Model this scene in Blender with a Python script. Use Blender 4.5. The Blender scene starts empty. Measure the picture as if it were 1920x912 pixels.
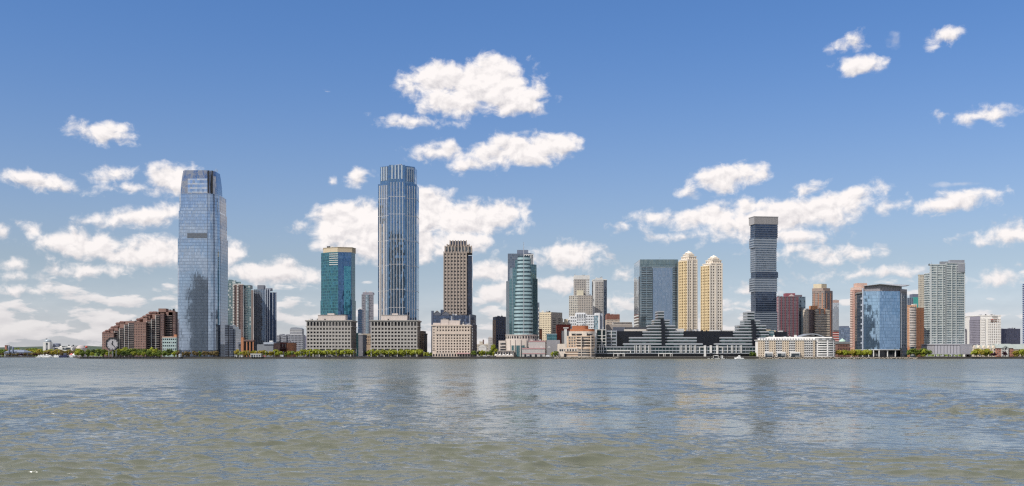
import bpy, math, random
import numpy as np
from mathutils import Vector
R = math.radians
rnd = random.Random(7)
SC = bpy.context.scene
COL = SC.collection
# ---------------------------------------------------------------- survey: the far shore measured from the near promenade
F, HZ, H = 2059.0, 667.0, 4.0           # focal length in survey pixels, horizon row, eye height above the river
ZG = 2.0                                # land level
def X(px, Y): return (px - 960.0) / F * Y
def Z(py, Y): return H + (HZ - py) / F * Y
def P(px, Y): return (X(px, Y), Y)
def q3(pl, Yl, pc, Yc, pr, Yr):         # footprint from three measured corners
    a, b, c = P(pl, Yl), P(pc, Yc), P(pr, Yr)
    return [a, b, c, (a[0] + c[0] - b[0], a[1] + c[1] - b[1])]
def rc(pl, pr, Y, D):                   # footprint square to the shore
    a, b = X(pl, Y), X(pr, Y)
    return [(a, Y), (b, Y), (b, Y + D), (a, Y + D)]
def rp(pl, pr, Y, D):                   # footprint whose flanks run straight away from the river view
    return [P(pl, Y), P(pr, Y), P(pr, Y + D), P(pl, Y + D)]
def offs(pts, d):                       # offset a convex counter-clockwise outline outwards
    n = len(pts); out = []
    for i in range(n):
        p, c, q = Vector(pts[i - 1]), Vector(pts[i]), Vector(pts[(i + 1) % n])
        e1, e2 = (c - p).normalized(), (q - c).normalized()
        n1, n2 = Vector((e1.y, -e1.x)), Vector((e2.y, -e2.x))
        k = d / max(0.35, 1 + n1.dot(n2))
        out.append((c.x + (n1.x + n2.x) * k, c.y + (n1.y + n2.y) * k))
    return out

# ---------------------------------------------------------------- materials
class NT:
    def __init__(s, tree): s.t = tree
    def n(s, typ, ins=None, **kw):
        o = s.t.nodes.new(typ)
        for k, v in kw.items(): setattr(o, k, v)
        for k, v in (ins or {}).items():
            sk = o.inputs[k]
            if isinstance(v, bpy.types.NodeSocket): s.t.links.new(v, sk)
            else: sk.default_value = v
        return o
    def m(s, op, a, b=0.0, c=0.0, clamp=False):
        o = s.n('ShaderNodeMath', {0: a, 1: b, 2: c}, operation=op); o.use_clamp = clamp
        return o.outputs[0]
    def v(s, op, a, b=(0, 0, 0), k=None):
        o = s.n('ShaderNodeVectorMath', {0: a, 1: b}, operation=op)
        if k is not None:
            if isinstance(k, bpy.types.NodeSocket): s.t.links.new(k, o.inputs['Scale'])
            else: o.inputs['Scale'].default_value = k
        return o.outputs['Value'] if op in ('LENGTH', 'DOT_PRODUCT') else o.outputs[0]
    def mix(s, f, a, b):
        o = s.n('ShaderNodeMix', data_type='RGBA')
        for i, v in ((0, f), (6, a), (7, b)):
            if isinstance(v, bpy.types.NodeSocket): s.t.links.new(v, o.inputs[i])
            else: o.inputs[i].default_value = v if i == 0 else c4(v)
        return o.outputs[2]
    def mixf(s, f, a, b):
        o = s.n('ShaderNodeMix', data_type='FLOAT')
        for i, v in ((0, f), (2, a), (3, b)):
            if isinstance(v, bpy.types.NodeSocket): s.t.links.new(v, o.inputs[i])
            else: o.inputs[i].default_value = v
        return o.outputs[0]
    def sstep(s, x, a, b):
        o = s.n('ShaderNodeMapRange', {0: x, 1: a, 2: b, 3: 0.0, 4: 1.0}, interpolation_type='SMOOTHSTEP')
        return o.outputs[0]
def c4(c): return (c[0], c[1], c[2], 1.0) if len(c) == 3 else c
_mats = {}
def newmat(name):
    m = bpy.data.materials.new(name); m.use_nodes = True
    t = NT(m.node_tree)
    b = m.node_tree.nodes['Principled BSDF']
    return m, t, b
def stone(c, rough=0.8, var=0.12, scale=0.12, name='stone', streak=0.10):
    key = ('stone', c, rough, var, scale, streak)
    if key in _mats: return _mats[key]
    m, t, b = newmat(name)
    pos = t.n('ShaderNodeTexCoord').outputs['Object']
    n1 = t.n('ShaderNodeTexNoise', {'Vector': pos, 'Scale': scale, 'Detail': 5.0}).outputs[0]
    st = t.v('MULTIPLY', pos, (0.6, 0.6, 0.035))
    n2 = t.n('ShaderNodeTexNoise', {'Vector': st, 'Scale': 1.0, 'Detail': 3.0}).outputs[0]
    k = t.m('ADD', t.m('MULTIPLY', t.m('SUBTRACT', n1, 0.5), var * 2.2), t.m('MULTIPLY', t.m('SUBTRACT', n2, 0.5), streak * 2.0))
    k = t.m('ADD', k, 1.0)
    col = t.v('SCALE', c, k=k)
    t.t.links.new(col, b.inputs['Base Color'])
    b.inputs['Roughness'].default_value = rough
    b.inputs['Specular IOR Level'].default_value = 0.3
    _mats[key] = m
    return m
def brick(c, name='brick'): return stone(c, 0.9, 0.16, 0.25, name)
def glasswin(c=(0.018, 0.022, 0.03), blind=(0.28, 0.27, 0.25), pb=0.16, metal=0.0, name='window_glass'):
    """glass of a punched window: some have blinds drawn, and which differs from window to window"""
    key = ('win', c, blind, pb, metal)
    if key in _mats: return _mats[key]
    m, t, b = newmat(name)
    rn = t.n('ShaderNodeObjectInfo').outputs['Random']
    pos = t.n('ShaderNodeNewGeometry').outputs['Position']
    cell = t.n('ShaderNodeTexWhiteNoise', {'Vector': t.v('FLOOR', t.v('MULTIPLY', pos, (0.23, 0.23, 0.26)))}, noise_dimensions='3D').outputs[0]
    r2 = t.m('FRACT', t.m('ADD', rn, cell))
    f = t.m('MULTIPLY', t.m('LESS_THAN', r2, pb), t.m('ADD', 0.35, t.m('MULTIPLY', rn, 0.5)))
    col = t.mix(f, t.v('SCALE', c, k=t.m('ADD', 0.6, t.m('MULTIPLY', cell, 0.9))), blind)
    t.t.links.new(col, b.inputs['Base Color'])
    b.inputs['Roughness'].default_value = 0.06
    b.inputs['Metallic'].default_value = metal
    b.inputs['IOR'].default_value = 1.6
    _mats[key] = m
    return m
def curtain(glass, metal=0.7, pw=1.5, fh=4.0, sp=0.25, spc=None, mull=None, mf=0.10, tilt=0.012, wob=0.010, var=0.25, rough=0.04, blinds=0.0, bl=(0.5, 0.52, 0.5), wsc=0.045, mh=0.0, name='curtain_glass'):
    """coated glass skin: panes, spandrel strip and mullions follow the wall in metres (UV)"""
    key = ('cur', glass, metal, pw, fh, sp, spc, mull, mf, tilt, wob, var, rough, blinds, bl, wsc, mh)
    if key in _mats: return _mats[key]
    m, t, b = newmat(name)
    spc = spc or tuple(x * 0.6 for x in glass); mull = mull or tuple(x * 0.5 for x in glass)
    uv = t.n('ShaderNodeUVMap').outputs[0]
    se = t.n('ShaderNodeSeparateXYZ', {0: uv})
    u = t.m('DIVIDE', se.outputs[0], pw); v = t.m('DIVIDE', se.outputs[1], fh)
    fu, fv = t.m('FRACT', u), t.m('FRACT', v)
    geo = t.n('ShaderNodeNewGeometry')
    nz = t.v('DOT_PRODUCT', geo.outputs['Normal'], (0, 0, 7.7)); nx = t.v('DOT_PRODUCT', geo.outputs['Normal'], (3.1, 5.3, 0))
    cid = t.n('ShaderNodeCombineXYZ', {0: t.m('FLOOR', u), 1: t.m('FLOOR', v), 2: t.m('ADD', nz, t.m('FLOOR', nx))}).outputs[0]
    wn = t.n('ShaderNodeTexWhiteNoise', {'Vector': cid}, noise_dimensions='3D')
    lo = t.n('ShaderNodeTexNoise', {'Vector': geo.outputs['Position'], 'Scale': wsc, 'Detail': 3.0}).outputs[1]
    nv = t.v('ADD', geo.outputs['Normal'], t.v('SCALE', t.v('SUBTRACT', wn.outputs[1], (0.5, 0.5, 0.5)), k=tilt * 2))
    nv = t.v('ADD', nv, t.v('SCALE', t.v('SUBTRACT', lo, (0.5, 0.5, 0.5)), k=wob * 2))
    nv = t.v('NORMALIZE', nv)
    k = t.m('ADD', 1.0 - var * 0.5, t.m('MULTIPLY', wn.outputs[0], var))
    gc = t.v('SCALE', glass, k=k)
    met = metal
    if blinds > 0:
        bf = t.m('MULTIPLY', t.m('LESS_THAN', wn.outputs[0], blinds), 0.8)
        gc = t.mix(bf, gc, bl); met = t.mixf(bf, metal, 0.0)
    isp = t.m('LESS_THAN', fv, sp); imu = t.m('LESS_THAN', fu, mf)
    if mh > 0: imu = t.m('MAXIMUM', imu, t.m('LESS_THAN', fv, mh))
    col = t.mix(imu, t.mix(isp, gc, spc), mull)
    t.t.links.new(col, b.inputs['Base Color'])
    t.t.links.new(t.mixf(imu, met, 0.0) if True else met, b.inputs['Metallic'])
    t.t.links.new(t.mixf(imu, rough, 0.45), b.inputs['Roughness'])
    t.t.links.new(nv, b.inputs['Normal'])
    b.inputs['IOR'].default_value = 1.6
    _mats[key] = m
    return m
def paint(c, rough=0.5, metal=0.0, name='paint'):
    key = ('paint', c, rough, metal)
    if key in _mats: return _mats[key]
    m, t, b = newmat(name)
    pos = t.n('ShaderNodeTexCoord').outputs['Object']
    n1 = t.n('ShaderNodeTexNoise', {'Vector': pos, 'Scale': 0.4, 'Detail': 4.0}).outputs[0]
    t.t.links.new(t.v('SCALE', c, k=t.m('ADD', 0.9, t.m('MULTIPLY', n1, 0.2))), b.inputs['Base Color'])
    b.inputs['Roughness'].default_value = rough; b.inputs['Metallic'].default_value = metal
    _mats[key] = m
    return m

# ---------------------------------------------------------------- mesh builder
class MB:
    def __init__(s): s.v = []; s.f = []; s.uv = []
    def face(s, ps, uvs=None):
        i = len(s.v); s.v += [tuple(p) for p in ps]; s.f.append(tuple(range(i, i + len(ps))))
        s.uv += uvs if uvs else [(p[0], p[1]) for p in ps]
    def wall(s, a, b, z0, z1, u0=0.0):
        w = math.hypot(b[0] - a[0], b[1] - a[1])
        s.face([(a[0], a[1], z0), (b[0], b[1], z0), (b[0], b[1], z1), (a[0], a[1], z1)],
               [(u0, z0 - ZG), (u0 + w, z0 - ZG), (u0 + w, z1 - ZG), (u0, z1 - ZG)])
    def prism(s, pts, z0, z1, cap=True, bot=True, run=False):
        n = len(pts); u = 0.0
        for i in range(n):
            a, b = pts[i], pts[(i + 1) % n]
            s.wall(a, b, z0, z1, u if run else 0.0)
            u += math.hypot(b[0] - a[0], b[1] - a[1])
        if cap: s.face([(p[0], p[1], z1) for p in pts])
        if bot: s.face([(p[0], p[1], z0) for p in reversed(pts)])
        return s
    def loft(s, rings):                 # rings of (x,y,z) with equal counts, capped
        n = len(rings[0])
        for r0, r1 in zip(rings, rings[1:]):
            u = 0.0
            for i in range(n):
                j = (i + 1) % n
                w = math.hypot(r0[j][0] - r0[i][0], r0[j][1] - r0[i][1])
                s.face([r0[i], r0[j], r1[j], r1[i]], [(u, r0[i][2] - ZG), (u + w, r0[j][2] - ZG), (u + w, r1[j][2] - ZG), (u, r1[i][2] - ZG)])
                u += w
        s.face(list(rings[-1])); s.face(list(reversed(rings[0])))
        return s
    def box(s, x0, x1, y0, y1, z0, z1): return s.prism([(x0, y0), (x1, y0), (x1, y1), (x0, y1)], z0, z1)
    def lathe(s, cx, cy, prof, seg=20):
        rings = [[(cx + r * math.cos(2 * math.pi * i / seg), cy + r * math.sin(2 * math.pi * i / seg), z) for i in range(seg)] for r, z in prof]
        return s.loft(rings)
    def tube(s, p, q, r0, r1=None, seg=6):
        r1 = r0 if r1 is None else r1
        p, q = Vector(p), Vector(q); d = (q - p).normalized()
        a = d.orthogonal().normalized(); b = d.cross(a)
        rg = [[tuple(c + (a * math.cos(2 * math.pi * i / seg) + b * math.sin(2 * math.pi * i / seg)) * r) for i in range(seg)] for c, r in ((p, r0), (q, r1))]
        return s.loft(rg)
    def obox(s, fr, u0, u1, z0, z1, d0, d1):
        return s.prism([fr.at(u0, d1), fr.at(u1, d1), fr.at(u1, d0), fr.at(u0, d0)], z0, z1)
    def uz(s, fr, poly, d0, d1):        # polygon in the wall plane (u,z), given thickness along the normal
        A = [fr.at(u, d1) + (z,) for u, z in poly]; Bk = [fr.at(u, d0) + (z,) for u, z in poly]
        s.face(A, list(poly)); s.face(list(reversed(Bk)))
        n = len(poly)
        for i in range(n):
            j = (i + 1) % n
            s.face([A[i], Bk[i], Bk[j], A[j]])
        return s
    def build(s, name, mat, parent=None, base=(0, 0, 0), smooth=False):
        me = bpy.data.meshes.new(name)
        me.from_pydata([(x - base[0], y - base[1], z - base[2]) for x, y, z in s.v], [], s.f)
        lay = me.uv_layers.new(name='UVMap')
        lay.data.foreach_set('uv', np.array(s.uv, dtype=np.float32).ravel())
        if mat: me.materials.append(mat)
        if smooth: me.polygons.foreach_set('use_smooth', [True] * len(me.polygons))
        o = bpy.data.objects.new(name, me); COL.objects.link(o)
        if parent: o.parent = parent
        return o
class Fr:                               # a facade: left end, right end as seen from outside
    def __init__(s, a, b):
        s.a = Vector(a[:2]); d = Vector(b[:2]) - s.a; s.W = d.length; s.t = d / s.W; s.n = Vector((s.t.y, -s.t.x))
        s.ang = math.atan2(s.t.y, s.t.x)
    def at(s, u, d): p = s.a + s.t * u + s.n * d; return (p.x, p.y)

def tag(o, label=None, cat=None, group=None, kind=None):
    for k, v in (('label', label), ('category', cat), ('group', group), ('kind', kind)):
        if v: o[k] = v
    return o
def empty(name, loc):
    o = bpy.data.objects.new(name, None); o.location = loc; o.empty_display_size = 2; COL.objects.link(o)
    return o
WIN = None
BL = []
SUBPART = {'floor_edge': ['tower_block'], 'spandrel_band': ['round_front', 'tower_shaft'], 'hour_mark': ['dial'], 'cap_fin': ['cap_screen'], 'cap_coping': ['cap_screen'], 'screen_fin': ['roof_screen'],
           'crown_fin': ['crown_tier', 'crown'], 'crown_glazing': ['crown_tier', 'crown'], 'crown_window': ['crown_tier'], 'crown_cornice': ['crown_tier'], 'white_band': ['glazing', 'podium', 'glass_face'], 'podium_window': ['podium'],
           'podium_panel': ['podium'], 'podium_fin': ['podium'], 'podium_cap': ['podium'], 'podium_slab': ['podium'], 'attic_window': ['attic_storey'], 'gable_window': ['gable'], 'gable_trim': ['gable'], 'centre_window': ['centre_gable'],
           'pediment_window': ['pediment'], 'balcony_slab': ['glazed_wall', 'balcony_wing', 'balcony_bay'], 'round_balcony': ['rounded_end'], 'entrance_post': ['entrance_frame'], 'porch_opening': ['porch'], 'vault_glazing': ['roof_vault'],
           'pylon_cap': ['pylon'], 'shelter_opening': ['shelter'], 'white_mullion': ['glass_face'], 'roof_strut': ['roof'], 'balcony_recess': ['tower_block'], 'pilaster': ['core', 'wall', 'tower_block'], 'mullion': ['podium'], 'white_fin': ['podium']}
_winmesh = {}
def winmesh(w, h, mat, arch):
    key = (round(w, 2), round(h, 2), mat.name, arch)
    if key in _winmesh: return _winmesh[key]
    mb = MB(); fr = Fr((-w / 2, 0), (w / 2, 0))
    if arch:
        r = w / 2; poly = [(0, 0), (w, 0)] + [(r + r * math.cos(a), h - r + r * math.sin(a)) for a in np.linspace(0, math.pi, 9)]
        mb.uz(fr, poly, 0.05, 0.15)
    else: mb.obox(fr, 0, w, 0, h, 0.05, 0.15)
    o = mb.build('window', mat); _winmesh[key] = o.data
    bpy.data.objects.remove(o)
    return _winmesh[key]
class Bld:
    """one building: an Empty at its foot, each part a mesh below it"""
    def __init__(s, name, label, px, Y, cat='building', group=None, z=ZG):
        s.Y = Y; s.base = (X(px, Y), Y, z)
        s.root = tag(empty(name, s.base), label, cat, group)
        s.mbs = {}; s.wins = []; BL.append(s); s.label = label
    def z(s, py): return Z(py, s.Y)
    def mb(s, name, mat, key=None):
        k = (name, mat.name, key)
        if k not in s.mbs: s.mbs[k] = (MB(), name, mat)
        return s.mbs[k][0]
    def prism(s, name, mat, pts, z0, z1, key=None, **kw): s.mb(name, mat, key).prism(pts, z0, z1, **kw)
    def bands(s, name, mat, pts, z0, z1, n, frac, off, key=None, at=0.0):
        h = (z1 - z0) / n; o = offs(pts, off); mb = s.mb(name, mat, key)
        for i in range(n): mb.prism(o, z0 + (i + at) * h, z0 + (i + at + frac) * h)
    def fins(s, name, mat, a, b, z0, z1, n, w, d, m=0.0, key=None):
        fr = Fr(a, b); mb = s.mb(name, mat, key)
        for i in range(n):
            u = m + (fr.W - 2 * m) * (i / (n - 1) if n > 1 else 0.5)
            mb.obox(fr, u - w / 2, u + w / 2, z0, z1, -0.1, d)
    def punch(s, a, b, z0, z1, nx, nz, wf=0.55, hf=0.5, depth=0.5, wall=None, win=None, m=0.0, arch=False, name='wall', key=None, keep=True, sd=0.04, vy=0.5):
        fr = Fr(a, b); mb = s.mb(name, wall, key); win = win or WIN
        cw, ch = (fr.W - 2 * m) / nx, (z1 - z0) / nz
        ww, wh = cw * wf, ch * hf
        edges = [0.0]
        for i in range(nx): c = m + (i + 0.5) * cw; edges += [c - ww / 2, c + ww / 2]
        edges.append(fr.W)
        for i in range(0, len(edges), 2): mb.obox(fr, edges[i], edges[i + 1], z0 + 0.02, z1 - 0.02, -0.1, depth)
        zz = [z0]
        for j in range(nz): c = z0 + (j + vy) * ch; zz += [c - wh / 2, c + wh / 2]
        zz.append(z1)
        for j in range(0, len(zz), 2): mb.obox(fr, 0.02, fr.W - 0.02, zz[j], zz[j + 1], -0.08, depth - sd)
        if arch:
            r = ww / 2; aa = np.linspace(0, math.pi, 9)
            for j in range(nz):
                zt = z0 + (j + vy) * ch + wh / 2
                for i in range(nx):
                    c = m + (i + 0.5) * cw
                    for lo, hi, sx in ((0, 5, 1), (4, 9, -1)):
                        arc = [(c + r * math.cos(x), zt - r + r * math.sin(x)) for x in aa[lo:hi]]
                        corner = (c + sx * (r + 0.02), zt + 0.02)
                        poly = arc + [corner] if sx > 0 else arc + [corner]
                        if sx > 0: poly = [(c + r + 0.02, zt - r)] + [(c + r + 0.02, zt + 0.02)] + arc[::-1]
                        else: poly = arc[::-1] + [(c, zt + 0.02), (c - r - 0.02, zt + 0.02)]
                        if sx > 0: poly = [(c + r + 0.02, zt - r), (c + r + 0.02, zt + 0.02), (c, zt + 0.02)] + arc[::-1]
                        mb.uz(fr, poly, 0.0, depth - sd - 0.02)
        for j in range(nz):
            for i in range(nx):
                c = m + (i + 0.5) * cw
                s.wins.append((ww * wh, fr, c, z0 + (j + vy) * ch - wh / 2, ww, wh, win, arch))
    def done(s, limit=100):
        objs = {}
        byk = {}
        for k, (mb, name, mat) in s.mbs.items():
            if mb.f:
                o = mb.build(name, mat, s.root, s.base); objs.setdefault(name, []).append(o)
                k0 = k[2][0] if isinstance(k[2], tuple) else k[2]
                byk.setdefault((name, k0), o)
                byk[(o.name, 'k')] = k0
        for name, hosts in SUBPART.items():         # pieces that belong to a part, not to the building
            for o in objs.get(name, []):
                for h in hosts:
                    host = byk.get((h, byk[(o.name, 'k')])) or (objs[h][0] if h in objs else None)
                    if host: o.parent = host; break
        s.parts = objs
        ws = sorted(s.wins, key=lambda w: (-round(w[0], 1), -w[3]))
        for i, (ar, fr, c, z0, w, h, mat, arch) in enumerate(ws[:limit]):
            o = bpy.data.objects.new('window', winmesh(w, h, mat, arch)); COL.objects.link(o)
            p = fr.at(c, 0); o.parent = s.root
            o.location = (p[0] - s.base[0], p[1] - s.base[1], z0 - s.base[2]); o.rotation_euler = (0, 0, fr.ang)
        rest = {}
        for (ar, fr, c, z0, w, h, mat, arch) in ws[limit:]:
            rest.setdefault(mat.name, (MB(), mat))[0].obox(fr, c - w / 2, c + w / 2, z0, z0 + h, 0.05, 0.15)
        for mb, mat in rest.values():
            tag(mb.build('window_grid', mat, s.root, s.base), kind='stuff')
        return s
# ---------------------------------------------------------------- camera, sun
cam = bpy.data.cameras.new('Camera'); co = bpy.data.objects.new('camera', cam); COL.objects.link(co)
co.location = (0, 0, H); co.rotation_euler = (R(90), 0, 0)
cam.sensor_width = 36.0; cam.lens = F / 1920 * 36; cam.shift_y = (HZ - 456) / 1920; cam.clip_end = 60000; cam.clip_start = 0.5
SC.camera = co
SUN_AZ, SUN_EL = R(232), R(50)          # clockwise from straight ahead; high, from behind the left shoulder
sd = Vector((math.sin(SUN_AZ) * math.cos(SUN_EL), math.cos(SUN_AZ) * math.cos(SUN_EL), math.sin(SUN_EL)))
sl = bpy.data.lights.new('Sun', 'SUN'); sl.energy = 4.8; sl.angle = R(0.5); sl.color = (1.0, 0.95, 0.87)
so = bpy.data.objects.new('sun_light', sl); COL.objects.link(so); so.rotation_euler = (-sd).to_track_quat('-Z', 'Y').to_euler(); so.location = (-400, -400, 900)
SC.view_settings.view_transform = 'Standard'; SC.view_settings.look = 'None'; SC.view_settings.gamma = 1.0
SC.view_settings.exposure = 0.0; SC.view_settings.use_curve_mapping = False
SC.cycles.use_adaptive_sampling = True; SC.cycles.adaptive_threshold = 0.015; SC.cycles.adaptive_min_samples = 12
SC.cycles.use_denoising = False
SC.cycles.max_bounces = 5; SC.cycles.glossy_bounces = 3; SC.cycles.diffuse_bounces = 2; SC.cycles.caustics_reflective = False; SC.cycles.caustics_refractive = False
SC.cycles.sample_clamp_indirect = 4.0
SC.cycles.filter_width = 1.3

# ---------------------------------------------------------------- sky: Nishita air with fair-weather cumulus, all in world directions
CLOUDS = [  # centre x, y, half width, half height (survey pixels), tilt in degrees
    (905,160,92,44,0),(832,147,84,30,-4),(778,150,34,17,0),(965,190,66,25,4),(855,192,80,26,0),(930,125,52,24,0),(1000,180,26,20,0),
    (780,228,46,9,2),(738,230,16,5,0),
    (985,280,80,30,0),(1045,273,40,22,0),(935,288,52,22,0),(828,287,52,19,4),(885,308,46,13,0),
    (190,249,50,15,4),(218,243,22,10,0),(70,341,46,14,8),(118,354,26,7,8),(216,324,34,12,-8),(188,333,14,5,0),(325,338,44,30,0),(250,352,28,7,0),
    (265,408,72,18,-6),(318,398,28,20,0),
    (152,460,84,26,4),(62,432,22,12,10),(245,478,90,20,0),(300,470,60,26,0),(420,478,34,26,0),(190,507,60,13,0),(60,545,60,9,0),(15,495,28,11,0),(28,518,26,7,0),(5,433,12,7,0),
    (622,341,7,8,0),(668,332,20,15,-20),
    (660,420,82,44,-8),(622,432,50,20,0),(790,398,68,44,0),(880,412,96,34,0),(955,398,38,20,-8),(740,455,140,34,0),(870,455,60,26,0),
    (515,512,82,24,4),(480,503,46,16,0),(1062,478,60,26,4),(1108,488,30,9,0),(912,512,46,20,0),(935,548,50,20,0),(1040,535,50,14,0),
    (1172,514,22,9,0),(1160,565,30,16,0),
    (1362,334,64,24,-10),(1424,326,20,9,0),(1300,360,18,10,0),
    (1330,405,130,20,-6),(1218,410,24,14,0),(1470,408,150,30,-8),(1575,378,66,22,-12),(1480,440,64,13,0),(1410,388,46,16,0),(1515,355,24,11,-20),
    (1668,385,36,12,0),(1785,380,66,17,-8),(1835,372,22,7,0),(1285,443,22,6,0),(1240,441,12,4,0),
    (1548,478,92,14,0),(1495,470,36,10,0),(1620,514,84,9,-4),(1664,511,34,9,0),(1897,438,58,17,-8),(1870,520,60,13,-4),(1400,548,36,10,0),(1385,570,40,9,0),
    (1612,124,36,18,2),(1603,80,26,13,-12),(1773,68,23,12,-14),(1843,217,48,11,-4),(1768,219,8,5,0),
]
FAINT = [(1676,76,24,16,0),(1300,365,26,16,0),(1424,326,26,12,0),(250,352,40,9,0),(1800,345,60,6,0)]
w = bpy.data.worlds.new('World'); SC.world = w; w.use_nodes = True
wt = w.node_tree; wt.nodes.clear(); t = NT(wt)
gen = t.n('ShaderNodeTexCoord').outputs['Generated']
sx = t.n('ShaderNodeSeparateXYZ', {0: gen})
hyp = t.m('MAXIMUM', t.m('SQRT', t.m('ADD', t.m('MULTIPLY', sx.outputs[0], sx.outputs[0]), t.m('MULTIPLY', sx.outputs[1], sx.outputs[1]))), 1e-4)
U = t.m('MULTIPLY', t.m('ARCTAN2', sx.outputs[0], sx.outputs[1]), F)
V = t.m('MULTIPLY', t.m('DIVIDE', sx.outputs[2], hyp), F)
p = t.n('ShaderNodeCombineXYZ', {0: U, 1: V, 2: 0.0}).outputs[0]
mask = None
for cx, cy, rx, ry, tl in CLOUDS:
    dx = (cx - 960) / F
    pc = t.n('ShaderNodeCombineXYZ', {0: U, 1: V, 2: t.m('MULTIPLY_ADD', t.m('ADD', wsum, hsum), 1e-9, mask) if mask is not None else 0.0}).outputs[0]   # chained, so the shader evaluates them one after another
    mp = t.n('ShaderNodeMapping', {'Vector': pc, 'Location': (math.atan(dx) * F, (HZ - cy) / math.sqrt(1 + dx * dx), 0), 'Rotation': (0, 0, R(-tl)), 'Scale': (rx, ry, 1e9)}, vector_type='TEXTURE')
    e = t.m('MULTIPLY_ADD', t.v('LENGTH', mp.outputs[0]), -ry, ry * 1.05)
    ly = t.n('ShaderNodeSeparateXYZ', {0: mp.outputs[0]}).outputs[1]
    wg = t.m('MAXIMUM', t.m('ADD', e, 0.22 * ry), 0.01); wg = t.m('MULTIPLY', wg, wg)
    wsum = wg if mask is None else t.m('ADD', wsum, wg); hsum = t.m('MULTIPLY', wg, ly) if mask is None else t.m('MULTIPLY_ADD', wg, ly, hsum)
    mask = e if mask is None else t.m('MAXIMUM', mask, e)
# billows: the same noise read at the point and a little towards the sun gives each puff its sunlit side
def billow(pt, sc, det, rough):
    wv = t.n('ShaderNodeTexNoise', {'Vector': t.v('SCALE', pt, k=1 / 46.0), 'Scale': 1.0, 'Detail': 2.0}).outputs[1]
    q = t.v('ADD', t.v('MULTIPLY', pt, (1 / sc, 1.25 / sc, 0)), t.v('SCALE', t.v('SUBTRACT', wv, (0.5, 0.5, 0.5)), k=0.7))
    return t.n('ShaderNodeTexNoise', {'Vector': q, 'Scale': 1.0, 'Detail': det, 'Roughness': rough}, noise_dimensions='2D').outputs[0]
n1 = billow(p, 40.0, 8.0, 0.55)
p2 = t.v('ADD', p, (-5, 9, 0))
n2 = billow(p2, 40.0, 4.0, 0.5)
# loose low cloud towards the horizon and generic cumulus added all round the unseen rest of the sky
ql = t.v('MULTIPLY', p, (1 / 95.0, 1 / 30.0, 0))
nl = t.n('ShaderNodeTexNoise', {'Vector': ql, 'Scale': 1.0, 'Detail': 6.0, 'Roughness': 0.52}, noise_dimensions='2D').outputs[0]
ql2 = t.v('ADD', ql, (-0.04, 0.35, 0))
nl2 = t.n('ShaderNodeTexNoise', {'Vector': ql2, 'Scale': 1.0, 'Detail': 5.0, 'Roughness': 0.55}, noise_dimensions='2D').outputs[0]
front = t.m('LESS_THAN', t.m('ABSOLUTE', U), 1150.0)
left = t.sstep(U, 150.0, -700.0)
thr_f = t.mixf(t.sstep(V, 30.0, 215.0), t.mixf(left, 0.45, 0.37), t.mixf(left, 0.84, 0.80))
thr_b = t.mixf(t.sstep(V, 60.0, 900.0), 0.46, 0.44)
thr_f = t.mixf(t.sstep(V, 700.0, 860.0), thr_f, 0.33)  # near overcast added above the view to whiten light and water reflections
thr = t.mixf(front, thr_b, thr_f)
dl = t.m('MULTIPLY', t.m('SUBTRACT', nl, thr), 95.0)
d1 = t.m('ADD', mask, t.m('MULTIPLY', t.m('SUBTRACT', n1, 0.49), 50.0))
a1 = t.sstep(d1, -6.0, 14.0)
al = t.m('MULTIPLY', t.sstep(dl, -3.0, 11.0), t.mixf(front, 0.95, 0.85))
fm = None
for cx, cy, rx, ry, tl in FAINT:
    dx = (cx - 960) / F
    mp = t.n('ShaderNodeMapping', {'Vector': p, 'Location': (math.atan(dx) * F, (HZ - cy) / math.sqrt(1 + dx * dx), 0), 'Rotation': (0, 0, R(-tl)), 'Scale': (rx, ry, 1)}, vector_type='TEXTURE')
    e = t.m('SUBTRACT', 1.0, t.v('LENGTH', mp.outputs[0])); fm = e if fm is None else t.m('MAXIMUM', fm, e)
af = t.m('MULTIPLY', t.sstep(t.m('ADD', fm, t.m('MULTIPLY', t.m('SUBTRACT', n1, 0.5), 2.4)), 0.0, 1.0), 0.35)
alpha = t.m('MAXIMUM', t.m('MAXIMUM', t.m('MAXIMUM', a1, al), af), t.m('MULTIPLY', t.sstep(V, 170.0, -10.0), 0.5))   # pale bank above the horizon
l1 = t.m('ADD', 0.42, t.m('MULTIPLY', t.m('SUBTRACT', n1, n2), 2.2))
hgt = t.m('DIVIDE', hsum, wsum)       # height within the cloud: flat grey base, bright tops
l1 = t.m('ADD', l1, t.m('MULTIPLY', t.sstep(t.m('ADD', hgt, t.m('MULTIPLY', t.m('SUBTRACT', n1, 0.5), 0.9)), -0.95, 0.15), 0.52))
ll = t.m('ADD', 0.6, t.m('MULTIPLY', t.m('SUBTRACT', nl, nl2), 2.6))
lit = t.mixf(t.m('GREATER_THAN', a1, t.m('MULTIPLY', al, 0.9)), ll, l1)
lit = t.m('MINIMUM', t.m('MAXIMUM', lit, 0.0), 1.0)
ccol = t.mix(lit, (0.62, 0.60, 0.63), (1.0, 0.95, 0.935))
ccol = t.mix(t.m('MULTIPLY', t.sstep(V, 260.0, 0.0), 0.55), ccol, (0.76, 0.725, 0.725))
sky = t.n('ShaderNodeTexSky', sky_type='NISHITA')
sky.sun_disc = False; sky.sun_elevation = SUN_EL; sky.sun_rotation = SUN_AZ
sky.altitude = 0; sky.air_density = 1.0; sky.dust_density = 1.2; sky.ozone_density = 2.0
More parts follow.
